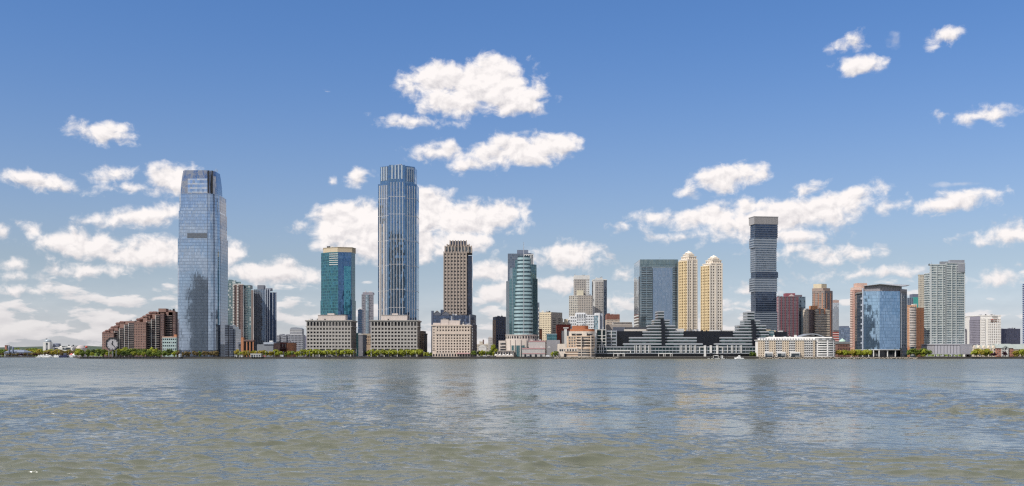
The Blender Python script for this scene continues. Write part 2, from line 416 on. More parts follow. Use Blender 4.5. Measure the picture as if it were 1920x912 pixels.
# clean spring air after rain: deeper blue overhead than the stock air model, paler towards the horizon
air = t.v('MULTIPLY', sky.outputs[0], t.mix(t.sstep(V, 60.0, 700.0), (1.06, 1.03, 1.15), (0.62, 0.905, 1.30)))
air = t.v('MULTIPLY', air, t.mix(t.sstep(V, 190.0, 10.0), (1, 1, 1), (1.06, 1.24, 1.50)))
bg1 = t.n('ShaderNodeBackground', {'Color': air, 'Strength': 0.10})
bg2 = t.n('ShaderNodeBackground', {'Color': ccol, 'Strength': 1.0})
ms = t.n('ShaderNodeMixShader', {0: alpha, 1: bg1.outputs[0], 2: bg2.outputs[0]})
t.n('ShaderNodeOutputWorld', {0: ms.outputs[0]})
w.cycles.sampling_method = 'MANUAL'; w.cycles.sample_map_resolution = 512

# ---------------------------------------------------------------- river
def make_water():
    rs = np.random.RandomState(3)
    ys = [-60.0, -20.0, 0.0, 12.0, 20.0]; y = 24.0
    while y < 1150: ys.append(y); y += max(0.045, y * y / (1098 * 4 * 5.5))
    ys += [1250, 1400, 1800, 2400, 3200]
    ys = np.array(ys)
    core = np.linspace(-1, 1, 860)
    hw = 0.53 * np.maximum(ys, 5) + 9
    Xc = core[None, :] * hw[:, None]
    ext = np.array([1.3, 2.2, 5.0])
    far = np.maximum(hw, 1) [:, None] * ext[None, :] + np.array([10, 400, 5000])[None, :]
    XX = np.concatenate([-far[:, ::-1], Xc, far], axis=1)
    YY = np.repeat(ys[:, None], XX.shape[1], axis=1)
    sp = np.maximum(np.gradient(ys), 2 * hw / 860)[:, None]
    nr, nc = XX.shape
    dz = np.zeros_like(XX); ddx = np.zeros_like(XX); ddy = np.zeros_like(XX)
    # patches of rougher and calmer water
    mod = 0.85 + 0.0 * XX
    for k in range(9):
        a = rs.uniform(0, 6.28); L = rs.uniform(14, 80)
        mod += 0.18 * np.sin(2 * np.pi / L * (np.cos(a) * XX + np.sin(a) * YY) + rs.uniform(0, 6.28))
    mod = np.clip(mod, 0.25, 1.5)
    for k in range(110):
        L = math.exp(rs.uniform(math.log(0.24), math.log(8.0)))
        th = R(-100) + rs.normal(0, 0.42)
        kx, ky = 2 * np.pi / L * math.cos(th), 2 * np.pi / L * math.sin(th)
        s0 = 0.030 * rs.uniform(0.6, 1.3) * (1.15 if L < 0.9 else 1.0 if L < 2.6 else 0.7)
        A = s0 * L / (2 * np.pi) * np.clip((L / sp - 2.0) / 1.6, 0, 1) * mod
        ph = kx * XX + ky * YY + rs.uniform(0, 6.28)
        c, s = np.cos(ph), np.sin(ph)
        dz += A * c
        ddx -= 0.9 * A * s * math.cos(th); ddy -= 0.9 * A * s * math.sin(th)
    edge = np.ones(nc); edge[:4] = 0; edge[-4:] = 0
    V3 = np.stack([XX + ddx * edge, YY + ddy * edge, dz * edge], axis=2).reshape(-1, 3)
    idx = np.arange(nr * nc).reshape(nr, nc)
    Q = np.stack([idx[:-1, :-1], idx[:-1, 1:], idx[1:, 1:], idx[1:, :-1]], axis=2).reshape(-1, 4)
    me = bpy.data.meshes.new('river_water')
    me.vertices.add(len(V3)); me.vertices.foreach_set('co', V3.ravel().astype(np.float32))
    me.loops.add(Q.size); me.loops.foreach_set('vertex_index', Q.ravel().astype(np.int32))
    me.polygons.add(len(Q)); me.polygons.foreach_set('loop_start', np.arange(0, Q.size, 4, dtype=np.int32))
    me.polygons.foreach_set('use_smooth', np.ones(len(Q), dtype=bool))
    me.update(); me.validate()
    o = bpy.data.objects.new('river_water', me); COL.objects.link(o); tag(o, kind='structure')
    m, t, b = newmat('river_water')
    geo = t.n('ShaderNodeNewGeometry'); pos = geo.outputs['Position']
    def nz(sc, det): return t.v('SUBTRACT', t.n('ShaderNodeTexNoise', {'Vector': t.v('MULTIPLY', pos, sc), 'Scale': 1.0, 'Detail': det, 'Roughness': 0.6}).outputs[1], (0.5, 0.5, 0.5))
    dist = t.n('ShaderNodeSeparateXYZ', {0: pos}).outputs[1]
    farf = t.sstep(dist, 45.0, 380.0)
    r1 = t.v('SCALE', nz((1.0, 2.2, 1.0), 3.0), k=t.mixf(farf, 0.14, 0.25))
    r2 = t.v('SCALE', nz((5.0, 9.0, 5.0), 2.0), k=0.24)
    r3 = t.v('SCALE', nz((0.10, 0.26, 0.2), 3.0), k=t.mixf(farf, 0.0, 0.20))
    r4 = t.v('SCALE', nz((0.20, 0.050, 0.1), 4.0), k=t.mixf(farf, 0.08, 0.95))      # wind streaks, seen foreshortened
    r5 = t.v('SCALE', nz((0.8, 0.30, 0.3), 3.0), k=t.mixf(farf, 0.14, 0.50))
    r4 = t.v('ADD', r4, r5)
    pert = t.v('MULTIPLY', t.v('ADD', t.v('ADD', r1, r2), t.v('ADD', r3, r4)), (0.8, 1.0, 0.0))
    nrm = t.v('NORMALIZE', t.v('ADD', geo.outputs['Normal'], pert))
    silt = t.n('ShaderNodeTexNoise', {'Vector': t.v('MULTIPLY', pos, (0.03, 0.05, 0.05)), 'Scale': 1.0, 'Detail': 4.0}).outputs[0]
    col = t.mix(silt, (0.094, 0.102, 0.074), (0.120, 0.126, 0.092))
    # foam flecks on a few breaking crests
    hz = t.n('ShaderNodeSeparateXYZ', {0: pos}).outputs[2]
    fo = t.n('ShaderNodeTexNoise', {'Vector': t.v('MULTIPLY', pos, (1.3, 3.0, 1.0)), 'Scale': 1.0, 'Detail': 5.0, 'Roughness': 0.7}).outputs[0]
    fp = t.n('ShaderNodeTexNoise', {'Vector': t.v('MULTIPLY', pos, (0.05, 0.11, 0.1)), 'Scale': 1.0, 'Detail': 2.0}).outputs[0]
    fth = t.m('ADD', t.m('ADD', fo, t.m('MULTIPLY', hz, 0.16)), t.m('MULTIPLY', fp, 0.35))
    ff = t.sstep(fth, 0.865, 0.96)
    t.t.links.new(t.mix(ff, col, (0.62, 0.62, 0.58)), b.inputs['Base Color'])
    t.t.links.new(t.mixf(ff, t.mixf(farf, 0.10, 0.27), 0.6), b.inputs['Roughness'])
    t.t.links.new(nrm, b.inputs['Normal'])
    b.inputs['IOR'].default_value = 1.333
    me.materials.append(m)
make_water()

# ---------------------------------------------------------------- land
GROUND = stone((0.16, 0.155, 0.14), 0.9, 0.25, 0.03, 'ground')
SEAW = stone((0.060, 0.055, 0.050), 0.85, 0.3, 0.2, 'seawall_stone')
shore = [(-9000, 2900), (X(-200, 2300), 2330), (X(60, 2230), 2230), (X(136, 2180), 2180), (X(147, 1500), 1500), (X(151, 1362), 1362),
         (X(700, 1350), 1352), (X(1030, 1350), 1351), (X(1046, 1345), 1344), (X(1165, 1345), 1345), (X(1420, 1345), 1346), (X(1424, 1335), 1337), (X(1575, 1336), 1338),
         (X(1580, 1350), 1350), (X(1822, 1352), 1352), (X(1840, 1356), 1358), (X(2100, 1360), 1362), (6000, 1420)]
g = MB()
g.face([(x, y, ZG) for x, y in shore] + [(6000, 9500, ZG), (-9000, 9500, ZG)])
tag(g.build('ground', GROUND), kind='structure')
g = MB()
for a, b in zip(shore, shore[1:]): g.wall(a, b, -3.0, ZG + 0.35)
for a, b in zip(shore, shore[1:]):      # coping
    fr = Fr(a, b); g.obox(fr, 0, fr.W, ZG + 0.35, ZG + 0.6, -0.9, 0.12)
tag(g.build('seawall', SEAW), 'dark stone seawall holding the whole far shore above the river', 'seawall')
# promenade the picture was taken from, behind the lens
g = MB(); g.box(-2500, 2500, -1500, -3, -2, 1.8)
tag(g.build('promenade', GROUND), kind='structure')
g = MB()
hp = [(-9000, 2), (-6500, 60), (-5200, 95), (-3900, 60), (-3000, 82), (-2780, 70), (-2500, 20), (-2200, 2)]
for d0, yy in ((0, 7500), (1, 8200)): pass
r0 = [(x, 7400, 2) for x, z in hp]; r1 = [(x * 1.03, 7900, z * 0.9 + 2) for x, z in hp]; r2 = [(x * 1.05, 9000, 2) for x, z in hp]
for i in range(len(hp) - 1):
    g.face([r0[i], r0[i + 1], r1[i + 1], r1[i]]); g.face([r1[i], r1[i + 1], r2[i + 1], r2[i]])
tag(g.build('hills', stone((0.05, 0.07, 0.05), 0.95, 0.3, 0.01, 'wooded_hill')), kind='structure')
# ================================================================ buildings, left to right
WIN = glasswin()
WIN2 = glasswin((0.03, 0.045, 0.06), (0.35, 0.36, 0.36), 0.3)
DARK = paint((0.012, 0.014, 0.018), 0.35, name='dark_recess')
WHITE = paint((0.72, 0.71, 0.68), 0.6, name='white_paint')
WHITE2 = stone((0.62, 0.61, 0.58), 0.75, 0.08, 0.1, 'white_panel')
ROOF = stone((0.20, 0.195, 0.19), 0.9, 0.2, 0.1, 'roof_felt')
WINK = glasswin((0.012, 0.012, 0.016), (0.16, 0.15, 0.14), 0.15)
STEEL = paint((0.45, 0.46, 0.48), 0.4, 0.6, name='steel')
RBRICK = brick((0.26, 0.165, 0.138)); DBRICK = brick((0.165, 0.112, 0.104)); OBRICK = brick((0.44, 0.20, 0.11))
def roofbits(B, pts, z, n, hmin=1.5, hmax=4.0, mat=None, name='roof_plant'):
    """plant rooms and vents on a flat roof"""
    xs = [p[0] for p in pts]; ys = [p[1] for p in pts]
    cx, cy = sum(xs) / len(xs), sum(ys) / len(ys)
    for i in range(n):
        w, d, h = rnd.uniform(2, 7), rnd.uniform(2, 6), rnd.uniform(hmin, hmax)
        x = cx + rnd.uniform(-0.30, 0.30) * (max(xs) - min(xs)); y = cy + rnd.uniform(-0.30, 0.30) * (max(ys) - min(ys))
        B.mb(name, mat or ROOF).box(x - w / 2, x + w / 2, y - d / 2, y + d / 2, z, z + h * (1 + 0.001 * i))

# ---- far bay: rail terminal, control tower, science museum
B = Bld('terminal_building', 'blue grey gabled rail terminal with two small spires at the far left bank', 25, 2250)
y = B.Y; slate = paint((0.16, 0.19, 0.26), 0.6, name='slate_roof'); tw = stone((0.30, 0.32, 0.36), 0.8, name='grey_stone')
B.prism('wall', tw, rc(8, 45, y, 40), ZG, B.z(661))
a, b = X(7, y), X(46, y)
B.mb('roof', slate).loft([[(a, y - 2, B.z(661)), (b, y - 2, B.z(661)), (b, y + 42, B.z(661)), (a, y + 42, B.z(661))], [(X(13, y), y + 18, B.z(656)), (X(38, y), y + 18, B.z(656)), (X(38, y), y + 22, B.z(656)), (X(13, y), y + 22, B.z(656))]])
for pxx, top in ((16.3, 647.5), (23.3, 649.5)):
    k = pxx; B.prism('spire', slate, rc(pxx - 0.9, pxx + 0.9, y - 3, 5), B.z(662), B.z(652), key=k)
    B.mb('spire', slate, k).loft([[p + (B.z(652),) for p in rc(pxx - 1.1, pxx + 1.1, y - 3.3, 5.6)], [p + (B.z(top),) for p in rc(pxx - 0.2, pxx + 0.2, y - 0.8, 0.8)]])
for i in range(8):
    c = 11 + i * 4.3; B.prism('window', WHITE2, rc(c, c + 2.4, y - 0.3, 0.4), B.z(665), B.z(662.4), key=i)
B.done()
B = Bld('apartment_block', 'small reddish block with a pale green side behind the left bank trees', 11, 2500)
B.prism('wall', brick((0.36, 0.17, 0.13)), rc(9, 12.4, 2500, 15), ZG, B.z(648)); B.prism('side_wing', stone((0.24, 0.29, 0.27)), rc(12.4, 17, 2502, 15), ZG, B.z(649.5))
B.prism('parapet', brick((0.36, 0.13, 0.10)), rc(8.6, 12.6, 2499, 17), B.z(648), B.z(647.6)); B.done()
B = Bld('control_tower', 'white square tower with a grey domed cap and dark window strip on the far bank', 87, 2420)
y = B.Y; B.prism('wall', WHITE2, rc(80.5, 93, y, 15), ZG, B.z(641.8))
B.mb('cap', paint((0.30, 0.34, 0.37), 0.4, name='grey_metal')).lathe(X(87.3, y), y + 7.5, [(7.2, B.z(641.8)), (7.4, B.z(640)), (6.0, B.z(637.8)), (2.6, B.z(636.4)), (0.3, B.z(636.0))], 18)
B.prism('window', WIN2, rc(86, 89, y - 0.5, 0.6), B.z(657), B.z(643)); B.done()
B = Bld('museum_building', 'long white science museum with a dark drum and a grey dome', 115, 2430)
y = B.Y
B.prism('wall', WHITE2, rc(93, 137, y, 40), ZG, B.z(651)); B.prism('wall', WHITE2, rc(112, 133, y + 6, 30), B.z(651), B.z(648.8), key=2)
B.mb('drum', paint((0.20, 0.22, 0.28), 0.4, name='dark_cladding')).lathe(X(101.5, y), y + 14, [(7.6, B.z(651)), (8.6, B.z(650)), (8.2, B.z(644.3)), (0.4, B.z(644))], 20)
B.mb('dome', stone((0.42, 0.37, 0.36), 0.6, name='dome_skin')).lathe(X(146, y), y + 16, [(11.4, ZG), (11.3, B.z(657)), (10.3, B.z(652.5)), (7.6, B.z(649.5)), (4, B.z(647.8)), (0.3, B.z(647.2))], 24)
for k, (u0, u1, v0, v1) in enumerate(((102, 108, 657, 652.5), (117, 132, 656, 652.2), (135, 139, 656, 653), (116, 126, 650.7, 649.2))):
    B.prism('window', WIN2, rc(u0, u1, y - 0.4 + (6 if k == 3 else 0), 0.5), B.z(v0), B.z(v1), key=k)
for k, c in enumerate((112.5, 128.7, 137)): B.prism('roof_vent', DARK, rc(c - 1, c + 1, y + 10, 3), B.z(649), B.z(646.8), key=k)
B.done()
B = Bld('ball_sculpture', 'red ball on a mast above the trees beside the museum dome', 162, 1900, 'sculpture')
B.mb('ball', paint((0.50, 0.09, 0.06), 0.5, name='red_paint')).lathe(X(162, B.Y), B.Y, [(2.2 * math.sin(a), B.z(651) - 2.2 * math.cos(a)) for a in np.linspace(0.05, 3.09, 10)], 14)
B.mb('mast', STEEL).tube((X(162, B.Y), B.Y, ZG), (X(162, B.Y), B.Y, B.z(653)), 0.35); B.done()

# ---- clock on the bank
B = Bld('clock', 'giant black rimmed octagonal clock reading about twenty past twelve', 210.5, 1366, 'clock')
y = B.Y; cx, cz, r = X(210.5, y), B.z(645.3), 8.4; fr = Fr((cx - 1, y), (cx + 1, y))
octa = lambda rr: [(1 + rr * math.cos(R(22.5 + 45 * i)), cz + rr * math.sin(R(22.5 + 45 * i))) for i in range(8)]
INK = paint((0.012, 0.012, 0.016), 0.5, name='black_paint')
B.mb('dial', stone((0.40, 0.385, 0.40), 0.8, 0.06, name='clock_dial')).uz(fr, octa(r * 0.95), -0.6, 0.0)
mb = B.mb('rim', INK); o, i_ = octa(r * 1.04), octa(r * 0.89)
for k in range(8): mb.uz(fr, [o[k], o[(k + 1) % 8], i_[(k + 1) % 8], i_[k]], -0.8, 0.7)
def hand(a, L, w0, w1, k):
    a = R(90 - a); dx, dz = math.cos(a), math.sin(a); px_, pz = -dz, dx
    B.mb('hand', INK, k).uz(fr, [(1 - dx * 1.2 + px_ * w0, cz - dz * 1.2 + pz * w0), (1 - dx * 1.2 - px_ * w0, cz - dz * 1.2 - pz * w0), (1 + dx * L - px_ * w1, cz + dz * L - pz * w1), (1 + dx * L + px_ * w1, cz + dz * L + pz * w1)][::-1], 0.15 + k * 0.2, 0.3 + k * 0.2)
hand(8, 4.0, 0.62, 0.45, 0); hand(138, 6.6, 0.5, 0.28, 1)
for k in range(12):
    a = R(30 * k); dx, dz = math.cos(a), math.sin(a); w_ = 0.30
    B.mb('hour_mark', INK, k).uz(fr, [(1 + dx * q * r - dz * s_ * w_, cz + dz * q * r + dx * s_ * w_) for q, s_ in ((0.66, -1), (0.82, -1), (0.82, 1), (0.66, 1))], 0.02, 0.12)
for k, u in enumerate((-4.5, 0.0, 4.5)):
    B.mb('leg', STEEL, k).tube((cx + u, y + 0.6, ZG), (cx + u, y + 0.6, cz - 5), 0.35); B.mb('brace', STEEL, k).tube((cx + u, y + 5, ZG), (cx + u, y + 0.7, cz), 0.25)
B.done()

# ---- stepped brick apartments
def stepped(label, Y, bays, blocks, chimneys, depth):
    B = Bld('stepped_apartments', label, (bays[0][0] + bays[-1][1]) / 2, Y, group='stepped brick apartment blocks behind the clock')
    for k, (p0, p1, top, kind) in enumerate(bays):
        yy = Y + (0.0 if kind == 'b' else 5.0) + k * 1.5
        pts = rc(p0, p1, yy, depth - k * 1.5)
        z1 = B.z(top); n = max(4, int((z1 - ZG) / 3.1))
        if kind == 'b':
            a_, b_ = pts[0], pts[1]
            B.prism('wall', DBRICK, pts, ZG, z1)
            B.punch(a_, b_, ZG + 6, z1 - 1, max(2, int((p1 - p0) / 2.9)), n - 2, 0.42, 0.50, 0.25, RBRICK if k == 0 else DBRICK)  # sunlit first bay painted in paler brick than the shaded bays
        else:
            B.prism('wall', DBRICK, pts, ZG, z1)
            B.prism('glazing', WIN, rc(p0 + 0.2, p1 - 0.2, yy - 0.3, 0.4), ZG + 2, z1 - 1, key=k)
            mb = B.mb('balcony_rail', stone((0.20, 0.16, 0.15), 0.8, name='balcony_concrete'), k)
            h = (z1 - ZG - 3) / n
            for i in range(n): mb.box(pts[0][0] + 0.4, pts[1][0] - 0.4, yy - 1.6, yy - 0.35, ZG + 3 + i * h, ZG + 3 + i * h + 0.9)
            B.prism('pier', WHITE2, rc(p0 - 0.45, p0 + 0.45, yy - 2.0, 2.2), ZG, z1 - 0.6, key=k)
        B.prism('parapet', RBRICK, offs(pts, 0.25), z1, z1 + 0.9, key=k)
    for k, (p0, p1, t0, t1, dy) in enumerate(blocks):   # little brick gables that climb the stepped roof
        pts = rc(p0, p1, Y + 4 + dy, 9); z0, z1 = B.z(t0), B.z(t1)
        B.prism('stair_gable', RBRICK, pts, ZG + 20, z1 - 1.2, key=k)
        B.mb('stair_gable', brick((0.20, 0.115, 0.10)), k).loft([[p + (z1 - 1.2,) for p in offs(pts, 0.7)], [p + (z1 - 0.5,) for p in offs(pts, 0.7)], [(pts[0][0] + 1, pts[0][1], z1 + 0.8), (pts[1][0] - 1, pts[1][1], z1 + 0.8), (pts[2][0] - 1, pts[2][1], z1 + 0.8), (pts[3][0] + 1, pts[3][1], z1 + 0.8)]])
    for k, (p0, p1, t0, t1) in enumerate(chimneys): B.prism('penthouse', RBRICK, rc(p0, p1, Y + 12, 12), B.z(t0 + 5), B.z(t1), key=k)
    B.done()
stepped('lower stepped red brick apartment block directly behind the big clock', 1500,
        [(191.5, 213, 625.5, 'b'), (214, 222, 620, 'g'), (223.5, 232, 615, 'g'), (233, 240.5, 608, 'g'), (241, 252, 605, 'g')],
        [(193, 197.5, 626, 622.5, 0), (197.5, 204, 624, 619.5, 2), (204.5, 212, 621, 616.5, 4), (208, 214, 618, 612.5, 12), (214, 221, 616, 611, 6), (217.5, 223, 614, 605, 14), (224.5, 232.5, 610, 603, 8)],
        [(235, 252, 606, 601.8)], 34)
stepped('taller stepped red brick apartment block between the clock and the glass skyscraper', 1450,
        [(251.5, 273.5, 605.5, 'b'), (275, 282.5, 602, 'g'), (283.5, 291, 598, 'g'), (292, 300, 590, 'g'), (301, 307.5, 588, 'b'), (308.5, 323.5, 588, 'g'), (324, 329, 585.5, 'b')],
        [(256, 261.5, 605, 598, 0), (261.5, 268, 603, 596, 10), (268, 276, 601, 592.5, 2), (264.5, 270.5, 598, 594.5, 16), (274, 281, 596, 589, 4), (279.5, 286, 592, 584.5, 14), (285.5, 292.5, 592, 584.6, 6), (270, 275, 594, 591.5, 20)],
        [(294, 329, 586, 584.8), (297, 311, 586, 578), (316, 324, 586, 581.5)], 40)
B = Bld('office_block', 'low pale green glazed block with a tan parapet against the glass skyscraper', 318, 1425)
y = B.Y; pts = rc(304.5, 331, y, 26)
B.prism('wall', stone((0.36, 0.45, 0.44), name='green_panel'), pts, ZG, B.z(633.5)); B.punch(pts[0], pts[1], ZG + 4, B.z(633.5), 7, 5, 0.7, 0.45, 0.3, stone((0.40, 0.50, 0.49), name='green_panel'), WIN2)
B.prism('parapet', stone((0.46, 0.31, 0.24), name='tan_brick'), offs(pts, 0.3), B.z(633.5), B.z(631.3)); B.prism('parapet', OBRICK, rc(326, 331, y + 4, 10), B.z(631.3), B.z(627.5), key=2); B.done()

# ---- tallest glass skyscraper on the left
B = Bld('glass_skyscraper', 'tall rounded blue grey mirror glass skyscraper with a tapered crown', 378, 1400)
y = B.Y
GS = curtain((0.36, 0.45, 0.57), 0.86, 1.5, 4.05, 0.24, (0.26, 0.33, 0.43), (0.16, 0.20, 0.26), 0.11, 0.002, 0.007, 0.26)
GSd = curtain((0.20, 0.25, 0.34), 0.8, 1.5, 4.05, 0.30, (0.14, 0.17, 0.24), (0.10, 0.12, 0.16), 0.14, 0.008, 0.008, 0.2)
GSp = curtain((0.30, 0.33, 0.38), 0.9, 3.0, 12.0, 0.0, None, (0.22, 0.25, 0.30), 0.03, 0.006, 0.010, 0.10)
def gsoutline(l, r, D, grow=0.0):       # rounded right corner, small chamfer at the left
    x0, x1 = X(l, y), X(r, y); cr = 12.0
    pts = [(x0, y + 4.5), (x0 + 3.2, y)]
    pts += [(x1 - cr + cr * math.sin(R(a)), y + cr - cr * math.cos(R(a))) for a in (0, 15, 30, 45, 60, 75, 90)]
    return pts + [(x1, y + D - 5), (x1 - 5, y + D), (x0 + 5, y + D), (x0, y + D - 5)]
zs = [ZG, B.z(447), B.z(395), B.z(363.5), B.z(319)]
B.prism('tower_shaft', GS, gsoutline(331.2, 408, 46), ZG + 9, zs[1], run=True)
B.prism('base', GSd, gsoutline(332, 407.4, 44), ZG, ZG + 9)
B.prism('tower_shaft', GS, gsoutline(333.0, 407.3, 44), zs[1], zs[2], key=2, run=True)
B.prism('tower_shaft', GS, gsoutline(334.5, 406.6, 42), zs[2], zs[3], key=3, run=True)
r0 = [p + (zs[3],) for p in gsoutline(336.5, 403.5, 40)]; r1 = [p + (zs[4],) for p in [(q[0], q[1] + 2) for q in gsoutline(340.5, 399.5, 36)]]
cr_ = B.mb('crown', GSp); lerp = lambda f: [tuple(a_ + (b_ - a_) * f ** 1.7 if i < 2 else a_ + (b_ - a_) * f for i, (a_, b_) in enumerate(zip(p_, q_))) for p_, q_ in zip(r0, r1)]
cr_.loft([lerp(f) for f in (0, 0.3, 0.55, 0.78, 1.0)])
# glazed floors recessed into the crown, a dark seam at its rounded corner
B.prism('crown_glazing', curtain((0.30, 0.40, 0.55), 0.85, 3.0, 5.5, 0.35, (0.55, 0.58, 0.62), (0.3, 0.35, 0.42), 0.04, 0.02, 0.01, 0.4), rc(352, 388.5, y - 0.55, 1.5), B.z(362), B.z(335))
fr = Fr(P(391, y), P(404, y + 1))
for k, (u0, u1) in enumerate(((389.5, 391.4), (393.0, 394.0), (396.5, 398.4))): B.mb('crown_fin', INK if k != 1 else GSd, k).prism(rc(u0, u1, y - 0.5 + (0.6 if k == 2 else 0), 3), B.z(362.5), B.z(320))
B.prism('vertical_seam', GSd, rc(388.7, 389.5, y - 0.35, 0.6), ZG + 9, B.z(363.5))
B.prism('vertical_seam', GSd, [(X(400.5, y), y + 1.4), (X(401.5, y), y + 1.6), (X(401.5, y), y + 5), (X(400.5, y), y + 5)], ZG + 9, B.z(363.5), key=2)
B.prism('louver_band', curtain((0.16, 0.18, 0.21), 0.3, 1.2, 2.2, 0.4, None, None, 0.3, 0.0, 0.0, 0.3, 0.4), rc(351, 388, y - 0.4, 0.6), B.z(446.5), B.z(437.5))
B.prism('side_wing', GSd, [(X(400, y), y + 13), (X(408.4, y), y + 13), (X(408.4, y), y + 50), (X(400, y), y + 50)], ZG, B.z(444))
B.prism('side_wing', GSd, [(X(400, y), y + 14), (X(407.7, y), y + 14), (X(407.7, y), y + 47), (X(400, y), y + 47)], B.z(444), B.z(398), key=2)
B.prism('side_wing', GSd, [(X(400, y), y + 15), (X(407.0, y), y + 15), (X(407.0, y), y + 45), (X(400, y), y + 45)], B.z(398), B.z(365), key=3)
for k, (px_, hh) in enumerate(((396, 2.2), (399, 4.0), (401.5, 2.6))): B.mb('antenna', STEEL, k).tube((X(px_, y), y + 14, zs[4]), (X(px_ + 0.6, y), y + 14, zs[4] + hh), 0.35)
B.done()
B = Bld('annex_building', 'dark slatted glass annex stepping down at the foot of the skyscraper', 433, 1405)
y = B.Y; LV = curtain((0.20, 0.23, 0.29), 0.6, 6.0, 3.0, 0.45, (0.10, 0.11, 0.14), None, 0.04, 0.004, 0.004, 0.2)
B.prism('wall', LV, rc(421.5, 431, y + 2, 30), ZG, B.z(609)); B.prism('wall', LV, rc(431, 437, y + 2.2, 30), ZG, B.z(612), key=1); B.prism('wall', LV, rc(437, 441.5, y + 3, 28), ZG, B.z(617), key=2)
B.prism('corner_post', DARK, rc(427.6, 428.6, y + 1.6, 0.5), ZG, B.z(610)); B.done()

# ---- apartments right of it
B = Bld('apartment_tower', 'teal and brick apartment tower with white balcony columns behind the glass skyscraper', 450, 1620)
y = B.Y
TEAL = curtain((0.10, 0.17, 0.19), 0.35, 2.2, 3.1, 0.30, (0.20, 0.26, 0.27), (0.26, 0.30, 0.31), 0.12, 0.01, 0.01, 0.6, 0.08, 0.15)
B.prism('glazed_wing', TEAL, rp(427, 443, y + 6, 26), ZG, B.z(525.5)); B.prism('glazed_wing', TEAL, rp(443, 452, y + 8, 26), ZG, B.z(528), key=1)
pts = rp(437, 456, y, 26); zt = B.z(534)
B.prism('wall', brick((0.19, 0.135, 0.125)), pts, ZG, zt)
B.punch(pts[0], pts[1], B.z(632), zt, 6, 33, 0.38, 0.5, 0.3, brick((0.19, 0.135, 0.125)))
for k, c in enumerate((438.2, 446.0)):
    mb = B.mb('balcony_stack', WHITE2, k); n = 33; h = (zt - B.z(630)) / n
    for i in range(n): mb.box(X(c, y) - 1.0, X(c, y) + 1.2, y - 1.8, y - 0.32, B.z(630) + i * h, B.z(630) + i * h + 1.25)
B.prism('cornice', WHITE2, offs(pts, 0.4), zt, zt + 1.2)
pts = rp(456.5, 471, y + 3, 26); B.prism('glazed_wing', TEAL, pts, ZG, B.z(541), key=2)
B.bands('balcony_rail', paint((0.22, 0.26, 0.27), 0.5, name='grey_paint'), rc(457.5, 463, y + 2.4, 3), B.z(640), B.z(544), 31, 0.28, 0.3)
B.prism('wall', brick((0.21, 0.165, 0.15)), rp(471, 475.3, y + 2.5, 26), ZG, B.z(544), key=3)
B.prism('penthouse', TEAL, rc(456.5, 469, y + 8, 16), B.z(541), B.z(534)); B.prism('penthouse', TEAL, rc(429, 434, y + 12, 10), B.z(526), B.z(523.5), key=1)
B.prism('base', OBRICK, rc(442, 456.5, y - 4, 20), ZG, B.z(633)); B.prism('base', DARK, rc(457, 475, y - 2, 10), ZG, B.z(641), key=1)
B.fins('column', OBRICK, P(457, y - 2), P(475, y - 2), ZG, B.z(639), 4, 1.6, 1.5); B.prism('canopy', DBRICK, rc(456.6, 475.4, y - 4, 12), B.z(640.5), B.z(637.5)); B.done()
B = Bld('apartment_tower', 'navy blue and grey glass apartment tower with pale vertical ribs right of the skyscraper', 497, 1650)
y = B.Y
BG = curtain((0.22, 0.28, 0.36), 0.6, 2.6, 3.1, 0.30, (0.28, 0.32, 0.38), (0.34, 0.38, 0.43), 0.14, 0.012, 0.012, 0.5)
NV = curtain((0.05, 0.08, 0.15), 0.55, 2.4, 3.1, 0.25, (0.05, 0.07, 0.12), (0.06, 0.09, 0.14), 0.10, 0.01, 0.01, 0.4)
B.prism('wall', BG, rp(475.8, 498, y, 24), ZG, B.z(543)); B.prism('wall', NV, rp(498, 506, y + 1, 24), ZG, B.z(543), key=1); B.prism('wall', NV, rp(506, 518, y + 2, 24), ZG, B.z(548.5), key=2)
for k, (c, t_) in enumerate(((498.3, 541.5), (501.5, 541.5), (505.2, 541.5), (511.5, 548), (517.6, 548))): B.prism('rib', stone((0.46, 0.50, 0.56), 0.5, name='pale_metal'), rc(c - 0.55, c + 0.55, y - 0.5 + (1.6 if k > 2 else 0), 3.0), ZG, B.z(t_), key=k)
B.prism('penthouse', stone((0.20, 0.21, 0.24)), rc(482.5, 494.5, y + 6, 12), B.z(543), B.z(534.5)); B.prism('penthouse', stone((0.24, 0.26, 0.31)), rc(497, 508, y + 6, 12), B.z(545), B.z(540), key=1); B.done()
B = Bld('low_building', 'low brick building with a dark red middle and flat roof by the yellow green trees', 532, 1500)
y = B.Y
B.prism('wall', RBRICK, rc(513, 525, y, 20), ZG, B.z(644)); B.prism('wall', brick((0.13, 0.045, 0.04)), rc(525, 537.5, y + 3, 18), ZG, B.z(642), key=1); B.prism('wall', OBRICK, rc(537.5, 550.5, y, 20), ZG, B.z(643), key=2)
for k, c in enumerate((526.5, 529.5, 532.5, 535)): B.prism('window', WIN, rc(c, c + 1.4, y + 2.6, 0.5), B.z(652), B.z(645), key=k)
B.prism('roof_plant', WHITE2, rc(540, 544, y + 6, 5), B.z(643), B.z(639.5)); B.prism('ledge', DARK, rc(524, 540, y - 1, 3.9), B.z(655), B.z(654)); B.done()
B = Bld('low_building', 'low pale blue shed roof behind the yellow green trees', 504, 1520)
B.prism('wall', stone((0.25, 0.27, 0.30)), rc(482, 512, B.Y, 15), ZG, B.z(646)); B.prism('roof', stone((0.42, 0.47, 0.55), name='pale_roof'), rc(494, 513, B.Y - 1, 18), B.z(646), B.z(642)); B.prism('roof_plant', WHITE2, rc(505, 511, B.Y + 4, 6), B.z(642), B.z(639)); B.done()
B = Bld('apartment_block', 'long low grey apartment block with a jagged roofline in the distance', 531, 2050)
